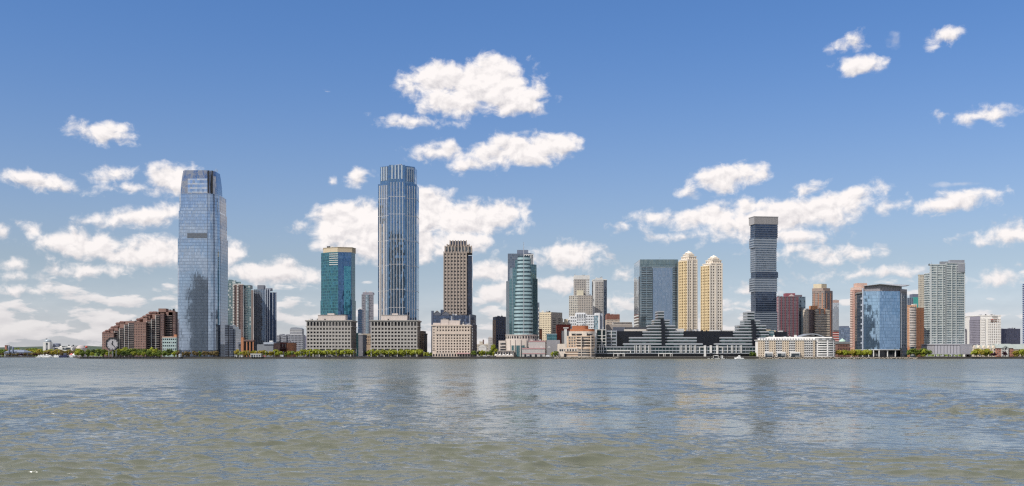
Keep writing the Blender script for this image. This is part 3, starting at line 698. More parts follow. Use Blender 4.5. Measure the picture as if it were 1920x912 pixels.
y = B.Y; G1 = stone((0.27, 0.28, 0.31), name='grey_stone')
for k, (a_, b_, t_) in enumerate(((518, 524, 628.5), (524, 530, 626.5), (530, 537, 628), (537, 543, 626.8))):
    pts = rc(a_, b_, y + (k % 2) * 2, 20); B.prism('wall', G1, pts, ZG, B.z(t_), key=k); B.punch(pts[0], pts[1], ZG, B.z(t_) - 1, 3, 9, 0.5, 0.5, 0.3, G1, key=k)
B.done()
B = Bld('apartment_block', 'grey apartment block with a curved top left of the arcaded stone block', 555, 2000)
y = B.Y; pts = rc(542, 568, y, 24); B.prism('wall', G1, pts, ZG, B.z(628)); B.punch(pts[0], pts[1], ZG, B.z(628), 10, 10, 0.55, 0.55, 0.3, G1)
pts = rc(543.5, 566, y + 3, 20); B.prism('upper_floors', G1, pts, B.z(628), B.z(617)); B.bands('balcony_rail', WHITE2, pts, B.z(628), B.z(617), 4, 0.25, 0.4)
B.mb('roof', paint((0.25, 0.27, 0.31), 0.5, name='grey_metal')).uz(Fr(pts[0], pts[1]), [(0, B.z(617)), (X(566, y) - X(543.5, y), B.z(617)), (X(564, y) - X(543.5, y), B.z(615)), (X(554, y) - X(543.5, y), B.z(613.8)), (X(546, y) - X(543.5, y), B.z(614.5))], -20, 0); B.done()
B = Bld('apartment_block', 'small purple grey block peeping past the arcaded stone block', 571, 2100)
B.prism('wall', stone((0.20, 0.19, 0.27)), rc(567, 574.5, B.Y, 20), ZG, B.z(630.5)); B.prism('roof_plant', stone((0.25, 0.24, 0.3)), rc(569, 571.5, B.Y + 4, 6), B.z(630.5), B.z(629)); B.done()

# ---- twin arcaded stone blocks
STG = stone((0.40, 0.375, 0.35), 0.85, 0.08, 0.15, 'grey_stone'); STD = stone((0.20, 0.185, 0.175), 0.85, 0.1, 0.15, 'brown_stone'); PINK = stone((0.52, 0.46, 0.42), 0.8, 0.06, name='pale_stucco')
def arcade(label, l, r, ph, top2):
    B = Bld('stone_block', label, (l + r) / 2, 1376, group='twin arcaded stone blocks on the waterfront')
    y = B.Y; pts = rc(l, r, y, 44)
    zb, za, zt = B.z(653), B.z(613.3), B.z(603.2)
    B.prism('core', STD, pts, ZG, zt)
    B.punch(pts[0], pts[1], zb, za, 14, 6, 0.66, 0.52, 1.0, STG, WINK, m=0.4, vy=0.42)
    B.punch(pts[0], pts[1], za + 0.7, zt, 14, 1, 0.72, 0.84, 1.0, STG, WINK, m=0.4, arch=True, key=2)
    side = (pts[1], pts[2]); B.punch(side[0], side[1], zb, za, 9, 6, 0.45, 0.46, 0.35, STD, key=3); B.punch(side[0], side[1], za + 0.7, zt, 9, 1, 0.5, 0.75, 0.35, STD, key=4)
    fr = Fr(pts[0], pts[1]); c = B.mb('cornice', STG)
    c.prism(offs(pts, 1.35), zt, zt + 0.9); c.prism(offs(pts, 1.9), zt + 0.92, zt + 1.7)
    B.prism('string_course', STG, offs(pts, 1.25), za, za + 0.65); B.prism('string_course', STG, offs(pts, 1.2), zb - 0.9, zb - 0.02, key=1)
    # open ground floor behind a colonnade
    B.prism('shopfront', WIN, offs(pts, 0.06)[:2] + [(pts[1][0], pts[1][1] + 0.5), (pts[0][0], pts[0][1] + 0.5)], ZG + 0.2, ZG + 6.2)
    for k in range(8):
        u = fr.W * (k + 0.06) / 7.12; B.mb('column', stone((0.50, 0.48, 0.44), name='pale_stone'), k).obox(fr, u - 0.65, u + 0.65, ZG, zb - 0.9, 0.3, 1.3)
    B.prism('penthouse', PINK, rc(*ph, y + 12, 18), zt + 1.7, B.z(591.2)); B.prism('penthouse', STG, offs(rc(*ph, y + 12, 18), 0.35), B.z(591.2), B.z(590.2), key=1)
    B.prism('penthouse', PINK, rc(*top2, y + 16, 8), B.z(590.2), B.z(587), key=2); B.prism('vent', INK, rc(ph[0] + 12, ph[0] + 14, y + 11.6, 0.5), B.z(600.4), B.z(597.6))
    B.done()
arcade('grey arcaded stone block in front of the teal glass tower', 574.8, 658.3, (596.2, 647.6), (614, 626.5))
arcade('grey arcaded stone block in front of the tallest striped tower', 695.3, 782.5, (715, 763), (735, 746))

# ---- teal tower
B = Bld('glass_tower', 'teal and blue faceted glass tower with a flat tan crown', 635, 1480)
y = B.Y
T1 = curtain((0.045, 0.145, 0.195), 0.75, 1.6, 3.9, 0.22, (0.07, 0.22, 0.25), (0.06, 0.15, 0.17), 0.10, 0.03, 0.03, 0.8)
T2 = curtain((0.075, 0.15, 0.29), 0.8, 1.6, 3.9, 0.25, (0.06, 0.14, 0.26), (0.07, 0.15, 0.24), 0.10, 0.012, 0.012, 0.3)
T3 = curtain((0.02, 0.07, 0.09), 0.5, 1.6, 3.9, 0.35, (0.05, 0.12, 0.13), (0.03, 0.07, 0.08), 0.12, 0.02, 0.02, 0.6)
oc = lambda g: [P(602 - g, y + 16), P(617 - g * 0.5, y + 3), P(634, y - 1), P(659 + g * 0.6, y + 4), P(666 + g, y + 20), P(662 + g, y + 46), P(604 - g, y + 44)]
zt = B.z(473)
def facets(o, z0, z1, mats, k0):
    for i in range(len(o)):
        B.mb('glass_face', mats[i], k0 + i).wall(o[i], o[(i + 1) % len(o)], z0, z1)
facets(oc(0), B.z(563), zt, [T1, T1, T2, T3, T3, T3, T1], 0)
facets(oc(1.2), ZG, B.z(563), [T1, T1, T2, T3, T3, T3, T1], 20)
B.mb('roof', ROOF).prism(oc(-0.1), zt - 0.5, zt + 0.1)
B.mb('roof', ROOF, 1).prism(oc(1.1), B.z(563) - 0.4, B.z(563))
B.prism('glass_panel', curtain((0.06, 0.22, 0.31), 0.8, 1.6, 3.9, 0.15, (0.08, 0.30, 0.36), (0.08, 0.25, 0.28), 0.08, 0.01, 0.01, 0.25), [P(645, y + 0.6), P(658, y + 3.1), P(658, y + 4.4), P(645, y + 2.2)], B.z(590), B.z(499))
cr2 = [P(606.5, y + 18), P(633, y + 4), P(660, y + 9), P(667, y + 24), P(661, y + 42), P(606, y + 40)]
B.prism('crown', stone((0.50, 0.42, 0.30), 0.7, 0.05, name='tan_panel'), cr2, zt, B.z(463.5)); B.prism('crown', stone((0.42, 0.35, 0.25), 0.7, 0.05, name='tan_panel'), offs(cr2, 0.4), B.z(463.5), B.z(462.8), key=1)
for i in range(6): B.prism('white_band', WHITE2, [P(617.3, y + 2.4), P(633.6, y - 1.6), P(633.6, y - 0.6), P(617.3, y + 3.4)], B.z(497 - i * 4), B.z(495.9 - i * 4), key=i)
B.done()
B = Bld('apartment_tower', 'slim grey apartment tower with a pale blue centre strip between the two stone blocks', 689, 1760)
y = B.Y; GP = stone((0.27, 0.26, 0.29), name='grey_panel')
pts = rp(678, 700.5, y, 30); B.prism('wall', GP, pts, ZG, B.z(552))
B.punch(P(678, y), P(685.4, y), B.z(626), B.z(553), 3, 24, 0.55, 0.5, 0.3, GP, WIN2); B.punch(P(691.4, y), P(700.5, y), B.z(626), B.z(553), 4, 24, 0.55, 0.5, 0.3, GP, WIN2, key=1)
B.prism('glazed_strip', curtain((0.35, 0.45, 0.52), 0.5, 2.4, 3.1, 0.35, (0.45, 0.50, 0.54), None, 0.1, 0.01, 0.01, 0.4), rc(685.5, 691.3, y - 1.2, 2), ZG, B.z(553))
B.prism('crown', GP, rc(680, 699, y + 4, 20), B.z(552), B.z(548)); B.prism('crown', GP, rc(696, 700, y + 2, 10), B.z(552), B.z(549.5), key=1); B.done()
B = Bld('apartment_tower', 'narrow blue glass tower edge beside the teal tower', 675, 1700)
B.prism('wall', curtain((0.12, 0.20, 0.36), 0.7, 2, 3.3, 0.3, (0.30, 0.34, 0.40), None, 0.1), rc(671, 678.5, B.Y, 20), ZG, B.z(581)); B.prism('roof_plant', GP, rc(673, 676, B.Y + 3, 8), B.z(581), B.z(579)); B.done()
B = Bld('office_block', 'plain grey side street building right of the left stone block', 676, 1480)
B.prism('wall', stone((0.19, 0.19, 0.21)), rc(672, 680, B.Y, 40), ZG, B.z(629)); B.prism('cornice', stone((0.40, 0.39, 0.38)), offs(rc(672, 680, B.Y, 40), 0.5), B.z(629), B.z(627.5)); B.prism('glazed_corner', T3, rc(668, 672, B.Y + 1, 30), ZG, B.z(624.5)); B.done()
B = Bld('office_block', 'tan brick building at the end of the street between the stone blocks', 688, 1620)
y = B.Y; pts = rc(679, 697, y, 30); TB = stone((0.42, 0.31, 0.22), name='tan_brick'); B.prism('wall', TB, pts, ZG, B.z(630)); B.punch(pts[0], pts[1], B.z(646), B.z(630), 5, 3, 0.5, 0.5, 0.4, TB); B.prism('cornice', stone((0.45, 0.38, 0.30)), offs(pts, 0.8), B.z(630), B.z(626)); B.done()

# ---- tallest striped tower
B = Bld('skyscraper', 'tallest blue glass tower with white vertical stripes and a notched crown', 745, 1480)
y = B.Y
H1 = curtain((0.11, 0.20, 0.33), 0.85, 1.6, 3.6, 0.22, (0.10, 0.19, 0.30), (0.09, 0.17, 0.27), 0.10, 0.010, 0.012, 0.3)
RIB = stone((0.56, 0.55, 0.54), 0.6, 0.05, name='white_stone')
RIBC = stone((0.40, 0.45, 0.50), 0.5, 0.05, name='pale_metal')
def octo(l, c0, c1, r, dy=0.0, D=48):
    return [P(l, y + 9 + dy), P(c0, y + dy), P(c1, y + dy), P(r, y + 9 + dy), (X(r, y), y + D - 9), (X(c1, y), y + D), (X(c0, y), y + D), (X(l, y), y + D - 9)]
z0, z1, z2 = ZG, B.z(344), B.z(311)
sh = octo(708.8, 728.5, 760, 781); B.prism('tower_shaft', H1, sh, z0, z1)
B.prism('tower_shaft', H1, rc(728.8, 759.7, y - 0.6, 6), ZG, B.z(340.5), key=1)
cn = octo(713, 728.5, 760.5, 777.5, 0.8, 46); B.prism('crown', H1, cn, z1, z2)
B.prism('crown', H1, rc(729.5, 759, y - 0.2, 4), B.z(340.5), B.z(309.5), key=1)
def ribs(a, b, n, z0, z1, w, m, k, d=0.9):
    fr = Fr(a, b)
    for i in range(n):
        u = m + (fr.W - 2 * m) * i / (n - 1); B.mb('rib', RIBC if k in 'def' else RIB, (k, i)).obox(fr, u - w / 2, u + w / 2, z0, z1, -0.2, d)
ribs(sh[0], sh[1], 5, ZG, B.z(347), 0.8, 2.6, 'a', 0.5); ribs((X(728.8, y), y - 0.6), (X(759.7, y), y - 0.6), 5, ZG, B.z(342), 0.62, 3.2, 'b', 0.5); ribs(sh[2], sh[3], 4, ZG, B.z(348), 0.5, 3.0, 'c', 0.4)
ribs(cn[0], cn[1], 4, B.z(338), B.z(312), 1.3, 2.8, 'd', 0.6); ribs((X(729.5, y), y - 0.2), (X(759, y), y - 0.2), 4, B.z(336), B.z(310), 1.7, 4.0, 'e', 0.6); ribs(cn[2], cn[3], 4, B.z(340), B.z(313), 1.2, 2.6, 'f', 0.6)
for k, py in enumerate((372, 405, 452, 499, 546, 580)):
    B.mb('spandrel_band', RIB, k).prism(offs(sh, 0.25), B.z(py), B.z(py - 0.6)); B.mb('spandrel_band', RIB, k).prism(offs(rc(728.8, 759.7, y - 0.6, 6), 0.2), B.z(py - 3), B.z(py - 3.6))
# paler infill between the ribs of the lower shaft
for k, (a, b, t0, t1) in enumerate(((sh[0], sh[1], 419, 600),)):
    fr = Fr(a, b); n = 5 if k < 2 else 4; mm = (2.6, 3.2, 3.0)[k]
    for i in range(n - 1):
        if k == 0 and i % 2: continue
        u0 = mm + (fr.W - 2 * mm) * i / (n - 1); u1 = mm + (fr.W - 2 * mm) * (i + 1) / (n - 1)
        B.mb('infill_panel', stone((0.50, 0.43, 0.38), 0.6, 0.05, name='pink_infill'), (k, i)).obox(fr, u0 + 0.55, u0 + (0.55 + (u1 - u0 - 1.1) * (1 if k else 0.55)), B.z(t1), B.z(t0), -0.1, 0.25)
B.mb('crane_arm', STEEL).tube((X(729, y), y + 8, B.z(309)), (X(752, y), y + 8, B.z(307)), 0.5); B.mb('crane_arm', STEEL).tube((X(751, y), y + 8, z2), (X(751, y), y + 8, B.z(306)), 0.8)
B.done()
B = Bld('apartment_block', 'narrow brown stone building between the right stone block and the beige block', 790, 1420)
y = B.Y; pts = rc(784, 794.5, y, 60); BS = stone((0.22, 0.175, 0.15), name='brown_stone'); B.prism('wall', BS, pts, ZG, B.z(626)); B.punch(pts[0], pts[1], B.z(655), B.z(627), 3, 7, 0.45, 0.55, 0.4, BS)
B.prism('cornice', stone((0.34, 0.29, 0.25)), offs(pts, 0.7), B.z(626), B.z(624.5)); B.prism('upper_floors', BS, rc(786, 794, y + 3, 40), B.z(624.5), B.z(621.5)); B.prism('cornice', stone((0.30, 0.26, 0.23)), offs(rc(786, 794, y + 3, 40), 0.5), B.z(621.5), B.z(620.7), key=1); B.done()

# ---- brown crowned tower
B = Bld('stone_tower', 'brown stone tower with a stepped finned crown above the beige block', 857, 1470)
y = B.Y
BT = stone((0.37, 0.31, 0.265), 0.8, 0.08, 0.12, 'tan_granite'); BTd = stone((0.17, 0.15, 0.14), 0.8, 0.08, 0.12, 'shaded_granite')  # darker copy of the granite paints shade onto the right face
pts = rc(831.6, 875, y, 52); zt = B.z(474)
B.prism('core', BTd, pts, ZG, zt)
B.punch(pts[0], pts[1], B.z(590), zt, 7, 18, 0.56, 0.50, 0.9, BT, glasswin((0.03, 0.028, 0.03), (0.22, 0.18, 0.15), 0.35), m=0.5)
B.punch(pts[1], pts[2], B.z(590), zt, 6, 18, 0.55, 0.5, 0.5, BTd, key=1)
NVG = curtain((0.06, 0.08, 0.13), 0.5, 1.6, 4.3, 0.3, (0.07, 0.08, 0.11), None, 0.1)
B.prism('side_bay', NVG, [(X(875, y) + 0.2, y + 12), (X(884.5, y), y + 12), (X(884.5, y), y + 40), (X(875, y) + 0.2, y + 40)], ZG, zt - 3)
for k, (a, b, dy, t0, t1, n) in enumerate(((834.5, 884, 5, 474, 461.6, 8), (838.5, 880, 8, 461.6, 458, 8), (844, 874.5, 11, 462, 450.5, 6))):
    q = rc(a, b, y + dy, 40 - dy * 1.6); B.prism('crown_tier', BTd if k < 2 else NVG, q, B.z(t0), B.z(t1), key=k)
    fr = Fr(q[0], q[1])
    for i in range(n + 1):
        u = fr.W * i / n; B.mb('crown_fin', BT, (k, i)).obox(fr, u - 0.75, u + 0.75, B.z(t0), B.z(t1 - 1.2), -0.2, 1.5)
    if k < 2: B.prism('crown_glazing', WIN2, [fr.at(0.3, 0.25), fr.at(fr.W - 0.3, 0.25), fr.at(fr.W - 0.3, 0), fr.at(0.3, 0)], B.z(t0 - 2), B.z(t1 + 2), key=k)
for i in range(8):
    fr = Fr(pts[0], pts[1]); u = 0.5 + (fr.W - 1) * i / 7; B.mb('pier', BT, i).obox(fr, u - 0.6, u + 0.6, B.z(590), B.z(472), 0.85, 1.5)
B.done()
B = Bld('office_block', 'dark navy block with pointed roof gables behind the beige block', 850, 1425)
y = B.Y; NB = curtain((0.07, 0.10, 0.17), 0.5, 1.5, 3.8, 0.3, (0.07, 0.09, 0.14), (0.04, 0.05, 0.08), 0.2, 0.02, 0.02, 0.7, 0.05, 0.08)
pts = rc(809, 881, y, 50); B.prism('wall', NB, pts, ZG, B.z(591.5)); B.prism('corner_post', paint((0.07, 0.09, 0.14), 0.4, name='navy_metal'), rc(808.6, 813, y - 0.5, 6), ZG, B.z(583))
fr = Fr(P(812.8, y + 0.1), P(826.5, y + 0.1)); zz = [B.z(v) for v in (591.5, 587, 584.5)]
for k in range(2):
    q = B.mb('gable', paint((0.10, 0.11, 0.14), 0.4, name='navy_metal'), k); o = k * 16.0
    q.uz(Fr(P(812.8 + o, y + 0.1), P(826.5 + o, y + 0.1)), [(0, zz[0]), (fr.W, zz[0]), (fr.W, zz[1] - 1), (fr.W * 0.5, zz[2] + 0.6), (0, zz[1] - 1)], -14, 0.3)
    B.mb('gable_trim', stone((0.30, 0.26, 0.22)), k).uz(Fr(P(812.8 + o, y + 0.1), P(826.5 + o, y + 0.1)), [(-0.3, zz[1] - 0.9), (fr.W * 0.5, zz[2] + 0.7), (fr.W + 0.3, zz[1] - 0.9), (fr.W * 0.5, zz[2] + 1.5)], 0, 0.8)
B.prism('upper_floors', NB, rc(826, 832, y + 8, 20), B.z(591), B.z(580.5))
B.prism('side_wing', NB, [(X(881, y) + 0.02, y + 3), (X(882.5, y), y + 3), (X(890.5, y) , y + 50), (X(881, y) + 0.02, y + 50)], ZG, B.z(589)); B.prism('side_wing', NB, [(X(884, y), y + 14), (X(886, y), y + 14), (X(892, y), y + 48), (X(884, y), y + 48)], ZG, B.z(608), key=1)
B.prism('corner_trim', RIB, rc(880.6, 881.3, y - 0.4, 0.7), ZG, B.z(590.5)); B.done()
B = Bld('stone_block', 'pale beige stone block with rows of square windows and an arcade on the waterfront', 847, 1370)
y = B.Y; BE = stone((0.60, 0.50, 0.42), 0.8, 0.06, 0.15, 'beige_stone'); BW = glasswin((0.05, 0.04, 0.035), (0.34, 0.28, 0.24), 0.35)
pts = rc(810.5, 882, y, 42); B.prism('core', BE, pts, ZG, B.z(609.5))
L1, L2 = (X(810.5, y), y), (X(817, y), y); M1 = (X(818, y), y - 0.0)
B.punch(L1, L2, B.z(657), B.z(621.5), 1, 7, 0.34, 0.52, 0.45, BE, BW); B.punch(L1, L2, B.z(621.5), B.z(610), 1, 2, 0.34, 0.52, 0.45, BE, BW, key=1)
A1 = (X(817.02, y), y); A2 = (X(882, y), y)
B.punch(A1, A2, B.z(662.6), B.z(626.9), 12, 7, 0.54, 0.56, 0.75, BE, BW, m=0.5, key=2)
B.punch(A1, A2, B.z(622.4), B.z(611.7), 12, 2, 0.54, 0.56, 0.75, BE, BW, m=0.5, key=3)
B.prism('string_course', BE, [(A1[0], y - 1.1), (A2[0] + 0.4, y - 1.1), (A2[0] + 0.4, y), (A1[0], y)], B.z(626.8), B.z(625.8)); B.prism('string_course', BE, [(A1[0], y - 0.8), (A2[0] + 0.3, y - 0.8), (A2[0] + 0.3, y), (A1[0], y)], B.z(625.75), B.z(622.45), key=1)
B.prism('cornice', BE, offs(pts, 1.1), B.z(611.6), B.z(609.3))
B.punch((X(810.6, y), y), A2, ZG + 0.3, B.z(663), 14, 1, 0.62, 0.72, 0.9, BE, WIN, m=0.2, arch=True, key=4)
q = rc(826.5, 862, y + 5, 18); B.prism('penthouse', PINK, q, B.z(609.3), B.z(601)); B.prism('penthouse', PINK, rc(826.4, 841, y + 4.5, 19), B.z(609.3), B.z(599.3), key=1); B.prism('penthouse', PINK, rc(812, 826, y + 5, 14), B.z(609.3), B.z(605.5), key=2)
side = stone((0.26, 0.22, 0.19), name='brown_stone'); B.prism('side_wing', side, [(X(882.1, y), y + 6), (X(884.5, y), y + 6), (X(884.5, y), y + 40), (X(882.1, y), y + 40)], ZG, B.z(614.5))
for i in range(8): B.prism('side_window', WIN, [(X(884.4, y), y + 8), (X(884.7, y), y + 8), (X(884.7, y), y + 38), (X(884.4, y), y + 38)], B.z(654 - i * 5.3), B.z(651.6 - i * 5.3), key=i)
B.prism('awning', stone((0.55, 0.32, 0.32), name='pink_canvas'), rc(856, 881, y - 2.8, 1.7), B.z(663.9), B.z(662.2)); B.done()
# ---- distance behind the trees
for nm, lb, a, b, t_, c in (('low_building', 'cream low building with a brown chimney far down the street', 893, 917, 645.5, (0.50, 0.45, 0.38)), ('low_building', 'white curved shed roof far down the street', 897, 912, 647.5, (0.62, 0.60, 0.57)), ('apartment_block', 'pale grey slab far down the street beside the navy office slab', 915.5, 925, 633, (0.46, 0.43, 0.41))):
    B = Bld(nm, lb, (a + b) / 2, 1950 if t_ != 647.5 else 1900)
    q = rc(a, b, B.Y, 25); m_ = stone(c, name='pale_stucco')
    if t_ == 647.5:
        B.prism('wall', m_, q, ZG, B.z(651)); fr = Fr(q[0], q[1]); B.mb('roof', WHITE2).uz(fr, [(fr.W * i / 8, B.z(651) + 3.6 * math.sin(math.pi * i / 8) + 0.05) for i in range(9)], -25, 0.3)
    else:
        B.prism('wall', m_, q, ZG, B.z(t_)); B.punch(q[0], q[1], B.z(668), B.z(t_ + 1), max(3, int((b - a) / 2.2)), max(4, int((655 - t_) / 2)), 0.4, 0.5, 0.3, m_)
        if nm == 'low_building':
            B.prism('chimney', DBRICK, rc(905, 907.5, B.Y + 4, 3), B.z(645.5), B.z(637)); B.prism('upper_floors', m_, rc(899, 905, B.Y + 3, 12), B.z(645.5), B.z(640.5), key=1); B.prism('upper_floors', WHITE2, rc(911, 916, B.Y + 3, 12), B.z(645.5), B.z(643), key=2)
        else: B.prism('penthouse', m_, rc(917, 921, B.Y + 4, 10), B.z(t_), B.z(631.5))
    B.done()
B = Bld('office_slab', 'navy office slab with paired square windows and a tan end wall', 937, 1520)
y = B.Y; NS = stone((0.085, 0.095, 0.14), 0.6, 0.1, name='navy_panel'); TN = stone((0.38, 0.25, 0.17), name='tan_brick')
pts = q3(924, y + 26, 930, y, 948.5, y + 6); B.prism('wall', NS, pts, ZG, B.z(593.8))
B.punch(pts[1], pts[2], B.z(656), B.z(594.5), 4, 13, 0.55, 0.45, 0.4, NS, glasswin((0.012, 0.013, 0.02), pb=0.05)); B.prism('end_wall', TN, [P(924, y + 26.2), P(929.6, y - 0.4), P(930, y + 0.4), P(925, y + 28)], ZG, B.z(599.5))
B.punch(P(924, y + 26), P(929.7, y - 0.6), B.z(656), B.z(600), 3, 13, 0.35, 0.4, 0.35, TN, key=2); B.done()

# ---- round fronted tower and neighbours
B = Bld('office_tower', 'dark slate tower with a white gridded corner rising behind the round fronted tower', 976, 1640)
y = B.Y; DS = curtain((0.09, 0.12, 0.17), 0.4, 3.0, 3.4, 0.25, (0.13, 0.15, 0.19), (0.20, 0.23, 0.27), 0.25, 0.01, 0.01, 0.4)
pts = rc(952, 1000, y, 40); B.prism('wall', DS, pts, ZG, B.z(475.8)); B.prism('penthouse', paint((0.16, 0.19, 0.25), 0.5, name='slate_panel'), rc(969.5, 990.5, y + 8, 18), B.z(475.8), B.z(468)); B.prism('penthouse', paint((0.12, 0.14, 0.19), 0.5, name='slate_panel'), rc(985, 996.5, y + 6, 14), B.z(475.8), B.z(474), key=1)
fr = Fr(P(983, y - 0.2), P(999.7, y - 0.2))
for i in range(5): B.mb('white_frame', WHITE2, i).obox(fr, fr.W * i / 4 - 0.6, fr.W * i / 4 + 0.6, B.z(500), B.z(478), -0.2, 1.0)
B.prism('white_frame', WHITE2, [fr.at(-0.6, 1.1), fr.at(fr.W + 0.6, 1.1), fr.at(fr.W + 0.6, -0.1), fr.at(-0.6, -0.1)], B.z(478.6), B.z(477.3), key=9); B.done()
B = Bld('office_tower', 'thin dark tower edge with white slots right of the round fronted tower', 1010, 1600)
B.prism('wall', DS, rc(1006, 1011.3, B.Y, 20), ZG, B.z(567.5))
for i in range(9): B.prism('slot_window', WHITE, rc(1009.4, 1010.7, B.Y - 0.35, 0.4), B.z(638 - i * 7.2), B.z(634.8 - i * 7.2), key=i)
B.done()
B = Bld('office_tower', 'blue green tower with a banded round front and a mast rising from a white drum', 979, 1420)
y = B.Y
RT = curtain((0.08, 0.16, 0.19), 0.6, 1.5, 3.9, 0.26, (0.12, 0.21, 0.23), (0.06, 0.11, 0.13), 0.12, 0.015, 0.015, 0.4)
RS = curtain((0.30, 0.36, 0.41), 0.5, 1.5, 3.9, 0.3, (0.30, 0.34, 0.38), None, 0.1, 0.01, 0.01, 0.2)
zb = B.z(628.5)
def pr(n, m, pts, t1, k, z0=None): B.prism(n, m, pts, zb if z0 is None else z0, B.z(t1), key=k)
pr('left_wing', RS, [P(949, y + 22), P(955, y + 12), P(970, y + 12), P(970, y + 44), P(952, y + 44)], 525.5, 0)
pr('left_wing', RT, [P(955, y + 11), P(969, y + 5), P(972, y + 44), P(955.5, y + 44)], 521.6, 1)
pr('left_wing', RS, [P(955.3, y + 13), P(961, y + 8), P(972, y + 8), P(972, y + 40), P(956, y + 40)], 502, 2); pr('left_wing', RT, [P(961, y + 7.6), P(975, y + 4.6), P(977, y + 40), P(961.5, y + 40)], 501.4, 3)
pr('left_wing', RT, [P(965.8, y + 6), P(978, y + 4), P(980, y + 38), P(966, y + 38)], 487, 4)
pr('right_wing', RT, [P(986, y + 4), P(995.4, y + 6), P(1006, y + 14), P(1004, y + 44), P(986, y + 44)], 495, 5)
pr('right_wing', RT, [P(994, y + 5), P(998.5, y + 6.4), P(1008, y + 16), P(1006, y + 44), P(994, y + 44)], 521.5, 6)
pr('right_wing', RT, [P(975, y + 8), P(995.6, y + 8), P(995.6, y + 34), P(975, y + 34)], 484, 7)
GL = curtain((0.05, 0.09, 0.11), 0.6, 1.5, 3.0, 0.0, None, None, 0.12, 0.01, 0.01, 0.3); SPB = paint((0.38, 0.52, 0.54), 0.22, 0.35, name='pale_blue_panel')
def drum(c, r, t0, t1, k):              # banded bow front
    cx = X(c, y); rr = r / F * y
    arc = [(cx + rr * math.sin(R(a)), y + 5.5 - 0.62 * rr * math.cos(R(a))) for a in np.linspace(-88, 88, 15)]
    o = arc + [(cx + rr, y + 16), (cx - rr, y + 16)]
    z0, z1 = (zb if t0 > 627 else B.z(t0)), B.z(t1); n = max(2, round((z1 - z0) / 5.05)); h = (z1 - z0) / n
    B.mb('round_front', GL, k).prism(o, z0, z1, run=True)
    for i in range(n): B.mb('spandrel_band', SPB, (k, i)).prism(offs(o, 0.35), z0 + i * h, z0 + i * h + h * 0.60)
drum(981.5, 17.4, 628.5, 573, 0); drum(981.9, 15.2, 573, 531.5, 1); drum(982.2, 12.9, 531.5, 501, 2); drum(982, 11.2, 501, 480, 3)
B.mb('mast', STEEL).tube((X(982, y), y - 6.9, zb), (X(982, y), y - 6.9, B.z(480)), 0.5); B.mb('mast', STEEL, 1).tube((X(982, y), y + 2, B.z(484)), (X(982, y), y + 2, B.z(453.5)), 0.65, 0.2)
PW = stone((0.56, 0.50, 0.45), 0.75, 0.05, name='cream_precast'); PV = glasswin((0.03, 0.03, 0.035), pb=0.1)
cx = X(978.5, y); rr = X(1009, y) - cx
base = [(cx + rr * math.sin(R(a)), y + 10 - 0.62 * rr * math.cos(R(a))) for a in np.linspace(-90, 90, 19)] + [(cx + rr, y + 44), (cx - rr, y + 44)]
B.prism('podium', PW, base, ZG, zb - 0.3, run=True); B.prism('podium_cap', PW, offs(base, 0.5), zb - 0.28, zb + 0.5)
for i in range(18):
    a_, b_ = Vector(base[i]), Vector(base[i + 1]); fr = Fr(a_, b_); w_ = fr.W
    B.mb('podium_window', PV, i).obox(fr, w_ * 0.2, w_ * 0.8, B.z(635), B.z(630.5), -0.1, 0.12)
    if 4 <= i <= 13 and i % 2 == 0: B.mb('podium_fin', PW, i).obox(fr, w_ * 0.35, w_ * 0.65, ZG, B.z(637), -0.1, 1.0)
    if 5 <= i <= 12: B.mb('entrance_glazing', curtain((0.10, 0.22, 0.25), 0.5, 1.2, 3, 0.1), i).obox(fr, w_ * 0.05, w_ * 0.95, ZG, B.z(648 if i < 10 else 651), -0.1, 0.14)
B.done()
B = Bld('low_building', 'cream low terrace building with dark ribbon openings left of the white drum', 941, 1420)
y = B.Y; B.prism('wall', PW, rc(935, 948, y + 6, 20), ZG, B.z(639))
for k, v in enumerate((644, 650, 655)): B.prism('window', WIN, rc(938, 947.5, y + 5.6, 0.6), B.z(v + 2.0), B.z(v - 0.6), key=k)
B.prism('wall', PW, rc(927, 963, y - 16, 16), ZG, B.z(659), key=1); B.prism('roof', stone((0.46, 0.42, 0.38)), rc(926.5, 963.5, y - 17, 18), B.z(659), B.z(657.8))
for k in range(7): B.prism('window', WIN, rc(929 + k * 5, 931.8 + k * 5, y - 16.3, 0.5), B.z(665.5), B.z(661), key=9 + k)
B.done()
B = Bld('mall_building', 'windowless pale grey shed with pink bands at the foot of the round fronted tower', 1002, 1375)
y = B.Y; PG = stone((0.44, 0.42, 0.40), 0.8, 0.05, 0.1, 'grey_panel'); PK = stone((0.42, 0.25, 0.25), 0.8, 0.05, 0.1, 'pink_panel')
u = rc(992.3, 1022.5, y + 6, 30); l = rc(979.5, 1022, y, 30)
B.prism('wall', PG, u, ZG, B.z(641)); B.prism('band', PK, offs(u, 0.25), B.z(641), B.z(639)); B.prism('wall', PG, l, ZG, B.z(655), key=1); B.prism('band', PK, offs(l, 0.25), B.z(655), B.z(652.6), key=1); B.prism('band', PK, offs(l, 0.3), B.z(664), B.z(662.6), key=2)
for k in range(4): B.prism('door', WIN, rc(983 + k * 10, 986.5 + k * 10, y - 0.3, 0.5), ZG, B.z(665), key=k)
B.prism('end_wall', stone((0.22, 0.19, 0.17)), [(u[1][0] + 0.05, y + 7), (u[1][0] + 1.6, y + 7), (u[1][0] + 1.6, y + 34), (u[1][0] + 0.05, y + 34)], ZG, B.z(640)); B.done()

